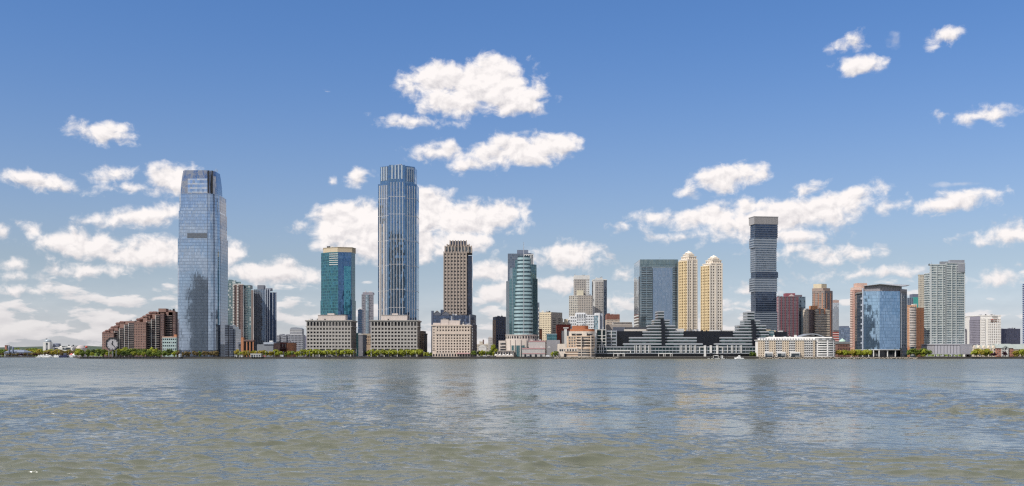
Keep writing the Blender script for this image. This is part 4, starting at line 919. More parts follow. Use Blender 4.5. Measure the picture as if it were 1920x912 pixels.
# ---- cream hotel and the cluster in the middle
B = Bld('hotel_building', 'cream hotel with rows of small windows and a windowless end wall toned grey for shade', 1035, 1540)
y = B.Y; CR = stone((0.66, 0.57, 0.42), 0.8, 0.05, name='cream_precast'); CG = stone((0.36, 0.33, 0.29), 0.8, 0.06, name='shaded_precast')  # shade on the hotel's right side is put into the grey colour
pts = q3(1011.5, y + 8, 1033.4, y, 1064, y + 30)
B.prism('core', CR, [pts[0], pts[1], P(1034, y + 14), P(1013, y + 24)], ZG, B.z(586.5))
B.punch(pts[0], pts[1], B.z(640), B.z(588), 7, 13, 0.55, 0.36, 0.4, CR)
q = [P(1033.45, y + 0.2), P(1054.3, y + 20), P(1050, y + 50), P(1033, y + 30)]
B.prism('end_wall', CG, q, ZG, B.z(585.5)); B.punch(q[0], q[1], B.z(632), B.z(596), 2, 10, 0.55, 0.42, 0.3, CG, key=1)
for k, (a, b, t_) in enumerate(((1050, 1055.5, 596.5), (1055.5, 1059, 603), (1058.5, 1064.6, 597))): B.prism('stair_wing', CG if k % 2 else CR, rc(a, b, y + 24 + k * 3, 14), ZG, B.z(t_), key=k)
B.prism('parapet', CR, offs([pts[0], pts[1], P(1034, y + 14), P(1013, y + 24)], 0.3), B.z(586.5), B.z(585.7)); B.done()
B = Bld('low_building', 'small orange brick chimney block beside the cream hotel', 1014, 1480)
B.prism('wall', OBRICK, rc(1011.6, 1016.6, B.Y, 12), ZG, B.z(618)); B.prism('cap', RBRICK, offs(rc(1011.6, 1016.6, B.Y, 12), 0.4), B.z(618), B.z(616.7)); B.done()
B = Bld('low_building', 'grey windowless hall with a blue glass upper storey below the cream hotel', 1036, 1430)
y = B.Y; B.prism('wall', stone((0.30, 0.295, 0.31)), rc(1025, 1050, y, 30), ZG, B.z(638)); B.prism('glazed_storey', curtain((0.06, 0.15, 0.18), 0.5, 3, 5, 0.2, (0.10, 0.25, 0.28)), rc(1025.2, 1044, y + 1, 25), B.z(638), B.z(627.5)); B.prism('roof', paint((0.24, 0.36, 0.42), 0.4, name='blue_metal'), rc(1024.8, 1044.4, y + 0.5, 27), B.z(627.5), B.z(626.2)); B.done()
B = Bld('warehouse', 'deep red windowless block behind the tan round cornered building', 1056, 1490)
y = B.Y; B.prism('wall', brick((0.25, 0.062, 0.045)), rc(1044, 1070, y, 25), ZG, B.z(609.5)); B.prism('parapet', brick((0.21, 0.05, 0.04)), offs(rc(1044, 1070, y, 25), 0.3), B.z(609.5), B.z(608.8)); B.done()
B = Bld('office_block', 'narrow grey and white pylon block in front of the deep red block', 1060, 1450)
y = B.Y; B.prism('wall', stone((0.16, 0.16, 0.17)), rc(1053.5, 1072, y + 1, 18), ZG, B.z(620.5)); B.prism('pylon', WHITE2, rc(1058, 1063, y, 8), ZG, B.z(616)); B.prism('pylon_cap', WHITE2, rc(1056.5, 1066, y - 0.6, 10), B.z(616), B.z(614.3)); B.done()
B = Bld('apartment_tower', 'pale twin topped apartment tower with a white cap and a wider lower block', 1090, 1820)
y = B.Y; CP = stone((0.40, 0.37, 0.34), 0.8, 0.05, name='taupe_panel')
q = q3(1067, y + 10, 1084, y, 1110.5, y + 6); B.prism('lower_block', CP, q, ZG, B.z(554)); B.punch(q[0], q[1], B.z(612), B.z(555), 5, 17, 0.6, 0.55, 0.5, stone((0.44, 0.41, 0.36), name='taupe_panel'), WIN2); B.punch(q[1], q[2], B.z(612), B.z(555), 8, 17, 0.5, 0.5, 0.4, stone((0.56, 0.50, 0.43), name='pale_panel'), WIN2, key=1)
u = rc(1077, 1105.3, y + 16, 26); B.prism('upper_block', CP, u, B.z(554), B.z(523)); B.punch(u[0], (X(1097, y + 16), y + 16), B.z(554), B.z(524), 6, 9, 0.55, 0.5, 0.4, CP, WIN2, key=2); B.punch((X(1099, y + 16), y + 16), u[1], B.z(554), B.z(524), 2, 9, 0.5, 0.5, 0.4, WHITE2, WIN2, key=3)
B.prism('cap', WHITE2, offs(u, 0.3), B.z(523), B.z(515.3)); B.prism('roof_plant', stone((0.60, 0.55, 0.42), name='cream_panel'), rc(1082, 1094, y + 4, 10), B.z(554), B.z(544.2)); B.done()
B = Bld('apartment_tower', 'slender pale apartment tower with a white top and a dark right flank', 1125, 1840)
y = B.Y; q = rc(1112, 1131.5, y, 26); B.prism('wall', WHITE2, q, ZG, B.z(524))
B.punch(P(1116, y), P(1131.5, y), B.z(612), B.z(528), 5, 26, 0.6, 0.55, 0.4, CP, WIN2); B.prism('glazed_wing', curtain((0.12, 0.15, 0.20), 0.5, 2.2, 3.2, 0.3, (0.20, 0.22, 0.26), (0.30, 0.32, 0.36), 0.12), rc(1131.5, 1138, y + 4, 24), ZG, B.z(524.5))
B.prism('cap', WHITE2, rc(1118, 1130, y + 5, 16), B.z(524), B.z(521)); B.prism('cap', WHITE2, rc(1112, 1138, y - 0.4, 27), B.z(525.5), B.z(524), key=1); B.done()
B = Bld('office_building', 'bright white office building with square windows and a tall centre bay', 1094, 1580)
y = B.Y; WT = stone((0.74, 0.75, 0.76), 0.6, 0.03, name='white_panel')
for k, (a, b, t_, n) in enumerate(((1065, 1069.2, 598.5, 1), (1069.2, 1080.6, 593, 3), (1097.7, 1113.5, 591, 5))):
    q = rc(a, b, y + k * 0.01, 24); B.prism('wall', WT, q, ZG, B.z(t_), key=k); B.punch(q[0], q[1], B.z(617), B.z(t_ + 0.4), n, max(2, int((617 - t_) / 5.0)), 0.58, 0.45, 0.5, WT, WIN2, key=k)
q = rc(1080.7, 1097.6, y - 0.6, 25); B.prism('wall', WT, q, ZG, B.z(586.5), key=8); B.punch(q[0], q[1], B.z(597.5), B.z(589), 5, 1, 0.55, 0.85, 0.5, WT, WIN2, key=8); B.punch(q[0], q[1], B.z(617), B.z(598), 5, 4, 0.58, 0.45, 0.5, WT, WIN2, key=9)
B.prism('glazed_bay', curtain((0.25, 0.38, 0.44), 0.6, 2, 3.5, 0.2, (0.5, 0.55, 0.58), WHITE2 and (0.5, 0.55, 0.58), 0.15), rc(1113.5, 1121.8, y + 0.4, 20), ZG, B.z(592.5))
B.prism('portal_frame', WT, rc(1121.8, 1124.6, y - 1, 24), ZG, B.z(587)); B.prism('portal_frame', WT, rc(1116.8, 1121.75, y - 1, 24), B.z(592), B.z(587.1), key=1); B.prism('end_wall', stone((0.40, 0.42, 0.47), name='grey_panel'), rc(1124.7, 1130.5, y + 2, 24), ZG, B.z(588)); B.done()
B = Bld('apartment_block', 'red brick topped block with pale windowed lower floors', 1150, 1680)
y = B.Y; q = rc(1137.6, 1162, y, 26); B.prism('upper_floors', brick((0.23, 0.10, 0.075)), q, B.z(599.5), B.z(589.7)); B.prism('wall', stone((0.44, 0.36, 0.29)), q, ZG, B.z(599.5)); B.punch(q[0], q[1], B.z(615), B.z(599.6), 10, 4, 0.5, 0.5, 0.4, stone((0.52, 0.43, 0.35)), WIN2)
B.punch(q[0], q[1], B.z(599.4), B.z(590), 10, 3, 0.3, 0.4, 0.25, brick((0.23, 0.10, 0.075)), WIN, key=1); B.prism('penthouse', brick((0.2, 0.09, 0.07)), rc(1138, 1144, y + 5, 10), B.z(589.7), B.z(588)); B.done()
B = Bld('low_building', 'long low grey roofed building behind the left end of the banded waterfront complex', 1162, 1600)
y = B.Y; B.prism('wall', stone((0.36, 0.32, 0.29)), rc(1138, 1186, y, 24), ZG, B.z(609)); B.prism('upper_floors', stone((0.42, 0.39, 0.36)), rc(1150, 1185, y + 3, 20), B.z(609), B.z(605)); B.prism('roof', stone((0.50, 0.48, 0.46)), rc(1149.6, 1185.4, y + 2, 22), B.z(605), B.z(604.2)); B.done()
# ---- tan round-cornered building on the water
B = Bld('hotel_building', 'tan round cornered waterfront building with balconies and a terracotta roof storey', 1084, 1360)
y = B.Y; TA = stone((0.60, 0.46, 0.34), 0.8, 0.05, name='tan_stucco'); PE = stone((0.68, 0.59, 0.50), 0.8, 0.05, name='pale_stucco'); TER = stone((0.42, 0.165, 0.085), 0.85, 0.08, name='terracotta')
def rcorner(l, r, D, cr, dy=0.0, n=8):
    x0, x1 = X(l, y), X(r, y); yy = y + dy
    return [(x0, yy), (x1 - cr, yy)] + [(x1 - cr + cr * math.sin(R(90 * i / n)), yy + cr - cr * math.cos(R(90 * i / n))) for i in range(1, n + 1)] + [(x1, yy + D), (x0, yy + D)]
lo = rcorner(1047, 1116.5, 34, 12); B.prism('lower_block', TA, rcorner(1060, 1116, 34, 12, 0.3), ZG, B.z(652)); B.prism('lower_block', PE, rc(1047, 1060.2, y + 0.6, 30), ZG, B.z(645), key=1); B.prism('lower_block', PE, rc(1060.2, 1083, y - 0.4, 30), B.z(659), B.z(652.5), key=2)
mid = rcorner(1065, 1117, 30, 12, 3); B.prism('tower_block', TA, mid, B.z(652), B.z(630))
for i in range(4): # deep balconies on the right, window strips on the left
    z0 = B.z(651.0 - i * 5.2); q = rcorner(1081, 1117, 29, 12, 2.6)
    B.prism('balcony_recess', WIN, rcorner(1082, 1116.8, 29, 12, 2.8), z0 + 0.7, z0 + 2.3, key=i); B.mb('balcony', PE, i).prism(offs(q, 0.9), z0 - 0.85, z0 + 0.15)
    for j in range(3): B.mb('window', WIN2, (i, j)).prism(rc(1066.5 + j * 4.8, 1069.0 + j * 4.8, y + 2.7, 0.4), z0 + 0.6, z0 + 2.2)
for i in range(3):
    z0 = B.z(668.2 - i * 4.9); B.prism('window_band', WIN2, rcorner(1084, 1116.2, 33, 12, 0.1), z0 + 0.5, z0 + 2.0, key=i); B.mb('ledge', PE, i).prism(offs(rcorner(1060, 1116, 33, 12, 0.2), 0.8), z0 - 0.6, z0 + 0.3)
for k, c in enumerate((1049, 1053, 1058, 1063, 1068, 1073, 1078)): B.prism('window', WIN2, rc(c, c + 2.8, y + (0.3 if c < 1059 else -0.7), 0.5), B.z(658.5), B.z(655), key=20 + k)
for k, c in enumerate((1089.5, 1107.5)): B.prism('pilaster', PE, rc(c, c + 1.0, y - 1.0, 4), ZG, B.z(629), key=k)
B.prism('upper_block', PE, rcorner(1069.5, 1117, 26, 11, 5), B.z(630), B.z(621.3))
for k, (a, b) in enumerate(((1072, 1080), (1081, 1091), (1100.5, 1111))): B.prism('window', WIN, rc(a, b, y + 4.6, 0.5), B.z(629), B.z(625.8), key=40 + k)
B.prism('upper_block', PE, rc(1092.5, 1100, y + 3.5, 4), B.z(630), B.z(621.3), key=3)
B.prism('terracotta_storey', TER, rcorner(1071, 1117, 22, 10, 7), B.z(621.3), B.z(617)); B.prism('terracotta_storey', TER, rcorner(1075, 1105, 18, 8, 9), B.z(617), B.z(610.5), key=1)
B.prism('door', DARK, rc(1057.5, 1062, y - 0.8, 0.6), ZG, B.z(663.5)); B.done()

# ---- banded waterfront complex
B = Bld('office_complex', 'long low black waterfront complex with two stepped white banded pyramids', 1262, 1385)
y = B.Y
WB = stone((0.35, 0.37, 0.40), 0.6, 0.04, 0.08, 'white_band'); GB = glasswin((0.012, 0.03, 0.035), (0.10, 0.16, 0.16), 0.2); BK = paint((0.006, 0.008, 0.014), 0.25, name='black_glass'); SLT = stone((0.30, 0.32, 0.35), 0.6, 0.05, 0.08, 'grey_slat')
B.prism('black_hall', BK, rc(1156.5, 1377, y + 14, 34), ZG + 12, B.z(620.7)); B.prism('black_hall', BK, rc(1436, 1476, y + 16, 40), ZG + 10, B.z(622), key=1)
def tier(a, b, t0, t1, dy, n, k):
    z0, z1 = B.z(t0), B.z(t1); q = rc(a, b, y + dy, 26); B.mb('glazing', GB, k).prism(q, z0, z1)
    h = (z1 - z0) / n
    for i in range(n): B.mb('white_band', WB, (k, i)).prism(offs(q, 0.45), z0 + (i + 0.60) * h, z0 + (i + 1) * h)
    B.mb('roof', ROOF, k).prism(offs(q, 0.2), z1, z1 + 0.25)
tier(1233.6, 1244.9, 598, 583.2, 12, 3, 0); tier(1226.8, 1255.4, 608.4, 599.4, 10, 2, 1); tier(1216.8, 1265.6, 620.4, 609.8, 8, 2, 2); tier(1206.5, 1281, 632, 621.2, 6, 2, 3); tier(1181, 1305.8, 643.8, 632.5, 4, 2, 4); tier(1170, 1317, 650.2, 644.2, 2, 1, 5)
tier(1401.4, 1414, 600.5, 584, 13, 3, 10); tier(1395.7, 1424.7, 609.5, 600.6, 11, 2, 11); tier(1385.5, 1436, 620.4, 609.8, 9, 2, 12); tier(1377, 1441, 632, 621.2, 7, 2, 13); tier(1352, 1451, 643.8, 632.5, 5, 2, 14); tier(1342, 1452, 650.2, 644.2, 3, 1, 15)
for k, (a, b, t0, t1, dy) in enumerate(((1238.8, 1244.6, 610, 597.5, 8), (1240.6, 1247, 649.6, 608, 1), (1408.4, 1414.6, 610, 600, 9), (1411, 1417.4, 649.6, 609, 1))): B.prism('dark_spine', BK, rc(a, b, y + dy, 8), B.z(t0), B.z(t1), key=k)
# left wing: white frame and slatted grid
B.prism('frame_block', GB, rc(1118.5, 1136.4, y + 2, 30), ZG + 4, B.z(617.6)); B.prism('slatted_block', GB, rc(1136.5, 1156.5, y + 8, 40), ZG + 4, B.z(619.6))
for k, c in enumerate((1118.2, 1127.3, 1129, 1135.6)): B.prism('white_frame', WHITE2, rc(c, c + 1.0, y + 1, 1.5), B.z(663) if k < 3 else B.z(650), B.z(617.6), key=k)
for k, v in enumerate((619.2, 630.2, 636, 641.5, 647.2)): B.prism('white_frame', WHITE2, rc(1118.3, 1136.5, y + 1.1, 1.2), B.z(v), B.z(v - 1.0), key=10 + k)
for k, v in enumerate((621.5, 627.5, 633.8, 640.2, 646.4)): B.prism('slat', SLT, rc(1136.6, 1156.4, y + 7.4, 0.8), B.z(v + 1.0), B.z(v - 1.6), key=k)
for k, c in enumerate((1136.4, 1145.6, 1155.4)): B.prism('white_frame', WHITE2 if k == 1 else SLT, rc(c, c + 1.3, y + 7, 1), ZG + 14, B.z(619.6), key=30 + k)
# long podium
B.prism('podium', GB, rc(1121, 1421, y, 30), ZG + 4.4, B.z(650)); B.prism('ground_storey', BK, rc(1117, 1421, y + 2.5, 26), ZG, ZG + 4.4)
for k, (v0, v1, dd) in enumerate(((651.8, 650, 0.6), (658.4, 656.8, 0.5), (663.4, 662.2, 0.9))):
    B.prism('white_band', WB, offs(rc(1121, 1421, y, 30), dd), B.z(v0), B.z(v1), key=('p', k))
n = 46; fr = Fr(P(1121, y), P(1421, y))
for i in range(n): B.mb('mullion', SLT, i // 8).obox(fr, fr.W * (i + 0.5) / n - 0.18, fr.W * (i + 0.5) / n + 0.18, B.z(662), B.z(651.8), -0.1, 0.35)
FIN = [1190.5, 1193.5, 1199.5, 1202, 1208, 1210.5, 1216.5, 1219, 1275.5, 1278.5, 1285, 1287, 1293.5, 1296, 1302, 1304.5, 1364, 1371.5, 1374, 1380.5, 1388, 1390.5, 1124, 1127.5, 1131.5]
for k, c in enumerate(FIN): B.prism('white_fin', WHITE2, rc(c - 0.5, c + 0.5, y - 1.3, 1.4), B.z(662), B.z(647.8), key=k)
for k, (c, w_, t_, bt) in enumerate(((1322, 1.9, 648, 668.8), (1333, 1.9, 648, 662), (1345, 1.9, 648, 664))): B.prism('white_pier', WHITE2, rc(c - w_, c + w_, y - 1.8, 2), B.z(bt), B.z(t_), key=k)
for k, (a, b) in enumerate(((1150.2, 1171.5), (1234.5, 1260.8))):
    B.prism('entrance_frame', WHITE2, rc(a, b, y - 1.6, 1.2), B.z(663.9), B.z(662.5), key=k)
    for j, f_ in enumerate((0.02, 0.36, 0.48, 0.85, 0.98)): B.prism('entrance_post', WHITE2, rc(a + (b - a) * f_ - 0.45, a + (b - a) * f_ + 0.45, y - 1.5, 1), ZG, B.z(663.9), key=(k, j))
for k, (a, b, v0, v1) in enumerate(((1138, 1182, 658.6, 656.5), (1181.6, 1183, 662.6, 656.5), (1311, 1312.4, 662.6, 650.5), (1312, 1320, 651.8, 650.3), (1346.5, 1355, 651.8, 650.3), (1354.6, 1356, 662.6, 650.5))): B.prism('white_frame', WHITE2, rc(a, b, y - 1.1, 1.3), B.z(v0), B.z(v1), key=50 + k)
# things on the roofs
for k, (a, b, v0, v1, m_) in enumerate(((1171, 1212, 620.6, 616.8, stone((0.62, 0.57, 0.50))), (1265.7, 1283, 621, 615.8, WHITE2), (1332, 1377, 621, 618.2, WHITE2), (1437, 1445, 622, 617.5, stone((0.60, 0.48, 0.33))), (1449, 1455, 622.2, 619, stone((0.60, 0.48, 0.33))), (1462, 1468, 622.2, 619.5, WHITE2), (1150, 1172, 620.5, 612.5, stone((0.10, 0.11, 0.14))), (1172, 1213, 616.7, 612.8, stone((0.05, 0.055, 0.07))))): B.prism('roof_plant', m_, rc(a, b, y + 22 + k, 10), B.z(v0) - 1, B.z(v1), key=k)
B.prism('teal_wing', curtain((0.10, 0.20, 0.22), 0.4, 3, 5, 0.45, (0.36, 0.42, 0.44), None, 0.06), rc(1441, 1451.5, y + 12, 30), ZG, B.z(620)); B.done()
B = Bld('pier', 'dark timber pier deck carrying the banded waterfront complex', 1265, 1362, cat='pier')
y = B.Y; B.prism('deck', stone((0.22, 0.21, 0.20)), rc(1155, 1422, y - 16, 40), 2.0, 2.9)
for k in range(54): c = 1156 + k * 5; B.mb('pile', DARK, k).tube((X(c, y), y - 15, -2), (X(c, y), y - 15, 2.0), 0.45)
B.prism('apron', stone((0.045, 0.04, 0.038)), rc(1155.2, 1421.8, y - 14, 36), -1, 1.99)
B.done()
# ---- mirror slab
B = Bld('glass_tower', 'square grey blue mirror glass slab with a large smooth dark panel', 1230, 1500)
y = B.Y
MS = curtain((0.17, 0.23, 0.27), 0.7, 1.8, 4.2, 0.36, (0.25, 0.30, 0.33), (0.09, 0.12, 0.14), 0.08, 0.006, 0.006, 0.35)
ML = curtain((0.55, 0.60, 0.64), 0.85, 1.8, 4.2, 0.12, (0.48, 0.53, 0.58), None, 0.06, 0.006, 0.006, 0.1)
MP = curtain((0.23, 0.30, 0.40), 0.85, 1.8, 4.2, 0.08, (0.20, 0.27, 0.36), (0.18, 0.24, 0.33), 0.06, 0.004, 0.008, 0.12)
pts = rc(1200.3, 1271, y, 74); zt = B.z(500)
B.mb('front_glass', MS).prism(pts, ZG, zt)
B.prism('side_glass', ML, [(pts[0][0] - 0.25, y + 6), (pts[0][0] - 0.02, y + 6), (pts[0][0] - 0.02, y + 73), (pts[0][0] - 0.25, y + 73)], ZG, B.z(488))
B.prism('side_slot', DARK, [(pts[0][0] - 0.5, y + 5.8), (pts[0][0] - 0.26, y + 5.8), (pts[0][0] - 0.26, y + 14), (pts[0][0] - 0.5, y + 14)], ZG, B.z(518))
B.mb('top_screen', curtain((0.16, 0.22, 0.24), 0.6, 1.8, 9, 0.05, None, (0.07, 0.10, 0.11), 0.10, 0.01, 0.01, 0.3)).prism(offs(pts, 0.1), zt, B.z(486.8))
B.prism('dark_panel', MP, rc(1224, 1260.6, y - 0.5, 0.8), ZG, B.z(503)); B.prism('panel_edge', DARK, rc(1223.5, 1224.2, y - 0.6, 0.7), ZG, B.z(504))
for i in range(24):
    zz = B.z(600 - i * 4.2); B.mb('louver_band', paint((0.035, 0.045, 0.055), 0.4, name='dark_louver'), i).prism(rc(1203, 1211.5, y - 0.3, 0.5), zz, zz + 1.2); B.mb('louver_band', paint((0.035, 0.045, 0.055), 0.4, name='dark_louver'), i).prism(rc(1213, 1222.5, y - 0.3, 0.5), zz, zz + 1.2); B.mb('louver_band', paint((0.035, 0.045, 0.055), 0.4, name='dark_louver'), i).prism(rc(1262, 1269.8, y - 0.3, 0.5), zz, zz + 1.2)
for i in range(4):
    zz = B.z(609 - i * 5.5); B.prism('balcony', WHITE2, [(pts[0][0] - 1.4, y + 16), (pts[0][0] - 0.27, y + 16), (pts[0][0] - 0.27, y + 70), (pts[0][0] - 1.4, y + 70)], zz, zz + 1.6, key=i)
roofbits(B, pts, B.z(486.8) - 4, 3); B.done()
# ---- golden twins
GO = stone((0.60, 0.475, 0.29), 0.6, 0.05, name='golden_stone'); IV = stone((0.68, 0.61, 0.52), 0.7, 0.05, name='ivory_stone')
def golden(label, l, c, r, Y, tiers, shoulders):
    B = Bld('golden_tower', label, (l + r) / 2, Y, group='twin golden apartment towers')
    y = B.Y; q = q3(l, y + 16, c, y, r, y + 3.5); zs = B.z(shoulders[0])
    q[3] = P((l + r) / 2 + 4, y + 36)
    B.prism('core', IV, q, ZG, zs)
    nz = int((zs - B.z(625)) / 3.7)
    gl = glasswin((0.10, 0.065, 0.03), (0.45, 0.33, 0.18), 0.3)
    B.punch(q[0], q[1], B.z(625), zs, 5, nz, 0.50, 0.50, 0.45, GO, gl)
    B.punch(q[1], q[2], B.z(625), zs, 5, nz, 0.50, 0.50, 0.55, IV, glasswin((0.05, 0.035, 0.025), (0.40, 0.32, 0.24), 0.15), key=1)
    fr = Fr(q[1], q[2])
    for i in range(3): B.mb('pilaster', IV, i).obox(fr, fr.W * (0.0, 0.5, 1.0)[i] - 0.7, fr.W * (0.0, 0.5, 1.0)[i] + 0.7, ZG, zs + 2, 0.3, 1.1)
    fr2 = Fr(q[0], q[1])
    for i in range(3): B.mb('bay', GO, i).obox(fr2, fr2.W * (0.08, 0.45, 0.82)[i] - 0.5, fr2.W * (0.08, 0.45, 0.82)[i] + 0.5, ZG, zs - 1, 0.3, 1.3)
    cx, cy = sum(p[0] for p in q) / 4, sum(p[1] for p in q) / 4
    for k, (f_, t0, t1, dx) in enumerate(tiers):
        s = [(cx + (p[0] - cx) * f_ + dx, cy + (p[1] - cy) * f_) for p in q]
        B.prism('crown_tier', IV, s, B.z(t0), B.z(t1), key=k); B.prism('crown_cornice', IV, offs(s, 0.5), B.z(t1) - 0.9, B.z(t1) + 0.02, key=k)
        if t0 - t1 > 3:
            for e in (0, 1):
                g_ = Fr(s[e], s[e + 1]); m_ = 4 if f_ > 0.6 else 3
                for i in range(m_): B.mb('crown_window', gl, (k, e, i)).obox(g_, g_.W * (i + 0.32) / m_, g_.W * (i + 0.68) / m_, B.z(t0) + 1, B.z(t1) - 2, -0.1, 0.1)
    t_ = tiers[-1]; B.mb('dome', IV).lathe(cx + t_[3], cy, [(5.5, B.z(t_[2])), (4.2, B.z(t_[2] - 2.2)), (1.6, B.z(t_[2] - 3.8)), (0.3, B.z(t_[2] - 5.2))], 12)
    B.done()
golden('left golden apartment tower with a domed ivory crown beside the mirror slab', 1272, 1289, 1306.5, 1472, ((0.94, 489, 486, 0.6), (0.82, 486, 480, 1.5), (0.60, 480, 476, 1.0), (0.40, 476, 474, 1.0)), (489,))
golden('right golden apartment tower with a domed ivory crown and a gap to its twin', 1314, 1331, 1353.5, 1446, ((0.92, 498, 493.5, 1.5), (0.74, 493.5, 487, 3.0), (0.52, 487, 483.5, 3.0), (0.36, 483.5, 482, 3.0)), (498,))

# ---- stacked tower
B = Bld('stacked_tower', 'dark banded tower of shifted stacked blocks with a pale grey cap', 1432, 1560)
y = B.Y
SG1 = curtain((0.045, 0.07, 0.12), 0.6, 1.6, 3.1, 0.0, None, (0.03, 0.04, 0.06), 0.12, 0.012, 0.01, 0.6); SG2 = curtain((0.13, 0.17, 0.22), 0.5, 1.6, 3.1, 0.0, None, (0.10, 0.12, 0.15), 0.12, 0.012, 0.01, 0.5)
EDG = stone((0.25, 0.28, 0.32), 0.5, 0.04, name='slab_edge'); EDD = paint((0.10, 0.12, 0.16), 0.4, name='dark_slab_edge'); CAP = stone((0.31, 0.30, 0.30), 0.6, 0.08, 0.6, 'cap_screen')
SEG = [(1408, 1414.5, 1457.6, 628, 584.6, 'm'), (1408, 1417, 1455.8, 584.6, 547, 'd'), (1405, 1415, 1456.8, 547, 521.2, 'l'), (1408, 1417, 1458.8, 520.9, 510, 'd'), (1407, 1416.6, 1455.7, 509.8, 464.8, 'm'), (1405, 1414, 1456.4, 464.6, 446.2, 'l'), (1407, 1416, 1458, 446, 420.8, 'd'), (1404, 1414, 1459, 420.6, 406.8, 'c')]
for k, (l, c, r, t0, t1, ty) in enumerate(SEG):
    q = q3(l, y + 18, c, y, r, y + 5); z0, z1 = B.z(t0), B.z(t1)
    if ty == 'c':
        B.prism('cap_screen', CAP, q, z0, z1); f = Fr(q[1], q[2])
        for i in range(26): B.mb('cap_fin', CAP).obox(f, f.W * (i + 0.5) / 26 - 0.2, f.W * (i + 0.5) / 26 + 0.2, z0 + 0.5, z1 - 0.5, -0.1, 0.35)
        B.prism('cap_coping', CAP, offs(q, 0.4), z1, z1 + 0.8)
    else:
        blk = B.mb('tower_block', SG1 if ty == 'd' else SG2, k); blk.prism(q, z0, z1)
        n = max(3, round((z1 - z0) / 3.1)); h = (z1 - z0) / n; o = offs(q, 0.45)
        for i in range(n): B.mb('floor_edge', EDD if ty == 'd' else EDG, (k, i)).prism(o, z0 + i * h, z0 + i * h + h * (0.22 if ty == 'd' else 0.36 if ty == 'm' else 0.48))
for k, c in enumerate((1432, 1435)): B.prism('roof_plant', ROOF, rc(c, c + 1.6, y + 14, 3), B.z(406.2), B.z(404.8 - k * 0.4), key=k)
B.done()
# ---- right of it
B = Bld('apartment_tower', 'maroon and grey gridded apartment tower with a glazed blue flank', 1483, 1680)
y = B.Y; MA = stone((0.155, 0.125, 0.145), 0.8, 0.06, name='plum_panel'); MR = stone((0.26, 0.085, 0.105), 0.8, 0.06, name='maroon_panel')
q = rc(1461, 1498, y, 34); B.prism('core', MA, q, ZG, B.z(556.3)); B.punch(q[0], q[1], B.z(630), B.z(556.5), 10, 24, 0.5, 0.45, 0.45, MA, WIN)
fr = Fr(q[0], q[1])
for i in range(5): B.mb('maroon_strip', MR, i).obox(fr, fr.W * (0.10 + 0.2 * i) - 0.55, fr.W * (0.10 + 0.2 * i) + 0.55, ZG, B.z(557), 0.3, 0.75)
B.prism('end_wing', MR, [P(1456.5, y + 14), P(1461, y + 1), P(1461, y + 30), P(1457, y + 30)], ZG, B.z(556.5)); B.bands('end_wing_band', stone((0.42, 0.36, 0.36)), [P(1456.5, y + 14), P(1461, y + 1), P(1461, y + 30), P(1457, y + 30)], B.z(630), B.z(557), 26, 0.35, 0.25)
B.prism('glazed_wing', curtain((0.12, 0.17, 0.22), 0.6, 1.8, 3.2, 0.3, (0.16, 0.20, 0.24)), rc(1498, 1510.3, y + 3, 30), ZG, B.z(556.5)); B.prism('penthouse', MR, rc(1473, 1491, y + 8, 14), B.z(556.3), B.z(549.5)); B.prism('penthouse', MA, rc(1490, 1504, y + 6, 14), B.z(556.3), B.z(552.8), key=1)
fr = Fr(P(1478, y - 0.6), P(1490, y - 0.6)); B.mb('gable_trim', stone((0.55, 0.45, 0.44))).uz(fr, [(0, B.z(556)), (fr.W, B.z(556)), (fr.W / 2, B.z(551.5))], -0.5, 0.3); B.done()
B = Bld('apartment_tower', 'tall brown and glass apartment tower with a cream cap', 1542, 1740)
y = B.Y; BR = stone((0.30, 0.235, 0.20), 0.8, 0.08, name='brown_shade_panel'); BO = stone((0.42, 0.20, 0.12), name='orange_panel')
q = q3(1523, y + 14, 1546, y, 1561, y + 10); B.prism('core', BR, q, ZG, B.z(545)); B.punch(q[0], q[1], B.z(640), B.z(545.5), 8, 29, 0.6, 0.55, 0.35, BR, WIN2); B.punch(q[1], q[2], B.z(640), B.z(545.5), 5, 29, 0.5, 0.5, 0.35, stone((0.20, 0.17, 0.17)), WIN2, key=1)
for e, n in ((0, 3), (1, 2)):
    fr = Fr(q[e], q[e + 1])
    for i in range(n): B.mb('orange_strip', BO, (e, i)).obox(fr, fr.W * (i + 0.4) / n, fr.W * (i + 0.58) / n, ZG, B.z(550), 0.1, 0.6)
s = [((p[0] - q[1][0]) * 0.9 + q[1][0] - 1.5, (p[1] - y) * 0.9 + y + 3) for p in q]; B.prism('upper_floors', BR, s, B.z(545), B.z(540)); s2 = [((p[0] - q[1][0]) * 0.66 + q[1][0] - 3.5, (p[1] - y) * 0.66 + y + 5) for p in q]; B.prism('cap', stone((0.58, 0.50, 0.36), name='cream_panel'), s2, B.z(540), B.z(532)); B.done()
B = Bld('apartment_tower', 'shorter cream slab with shade coloured into its middle and wide balconies', 1530, 1640)
y = B.Y; CRM = stone((0.55, 0.46, 0.36), name='cream_panel')
q = q3(1506, y + 12, 1516, y, 1531.5, y + 5); B.prism('core', stone((0.17, 0.13, 0.13), name='brown_shade_panel'), q, ZG, B.z(580.5)); B.punch(q[0], q[1], B.z(640), B.z(581), 3, 19, 0.55, 0.5, 0.35, CRM, WIN2); B.punch(q[1], q[2], B.z(640), B.z(581), 6, 19, 0.5, 0.5, 0.3, stone((0.19, 0.145, 0.14), name='brown_shade_panel'), WIN, key=1)  # the middle face's shade is painted in as dark brown
q2 = rc(1529.5, 1554.5, y - 4, 26); B.prism('balcony_wing', WIN2, q2, ZG, B.z(580)); B.bands('balcony_slab', CRM, q2, B.z(640), B.z(580), 19, 0.42, 0.7)
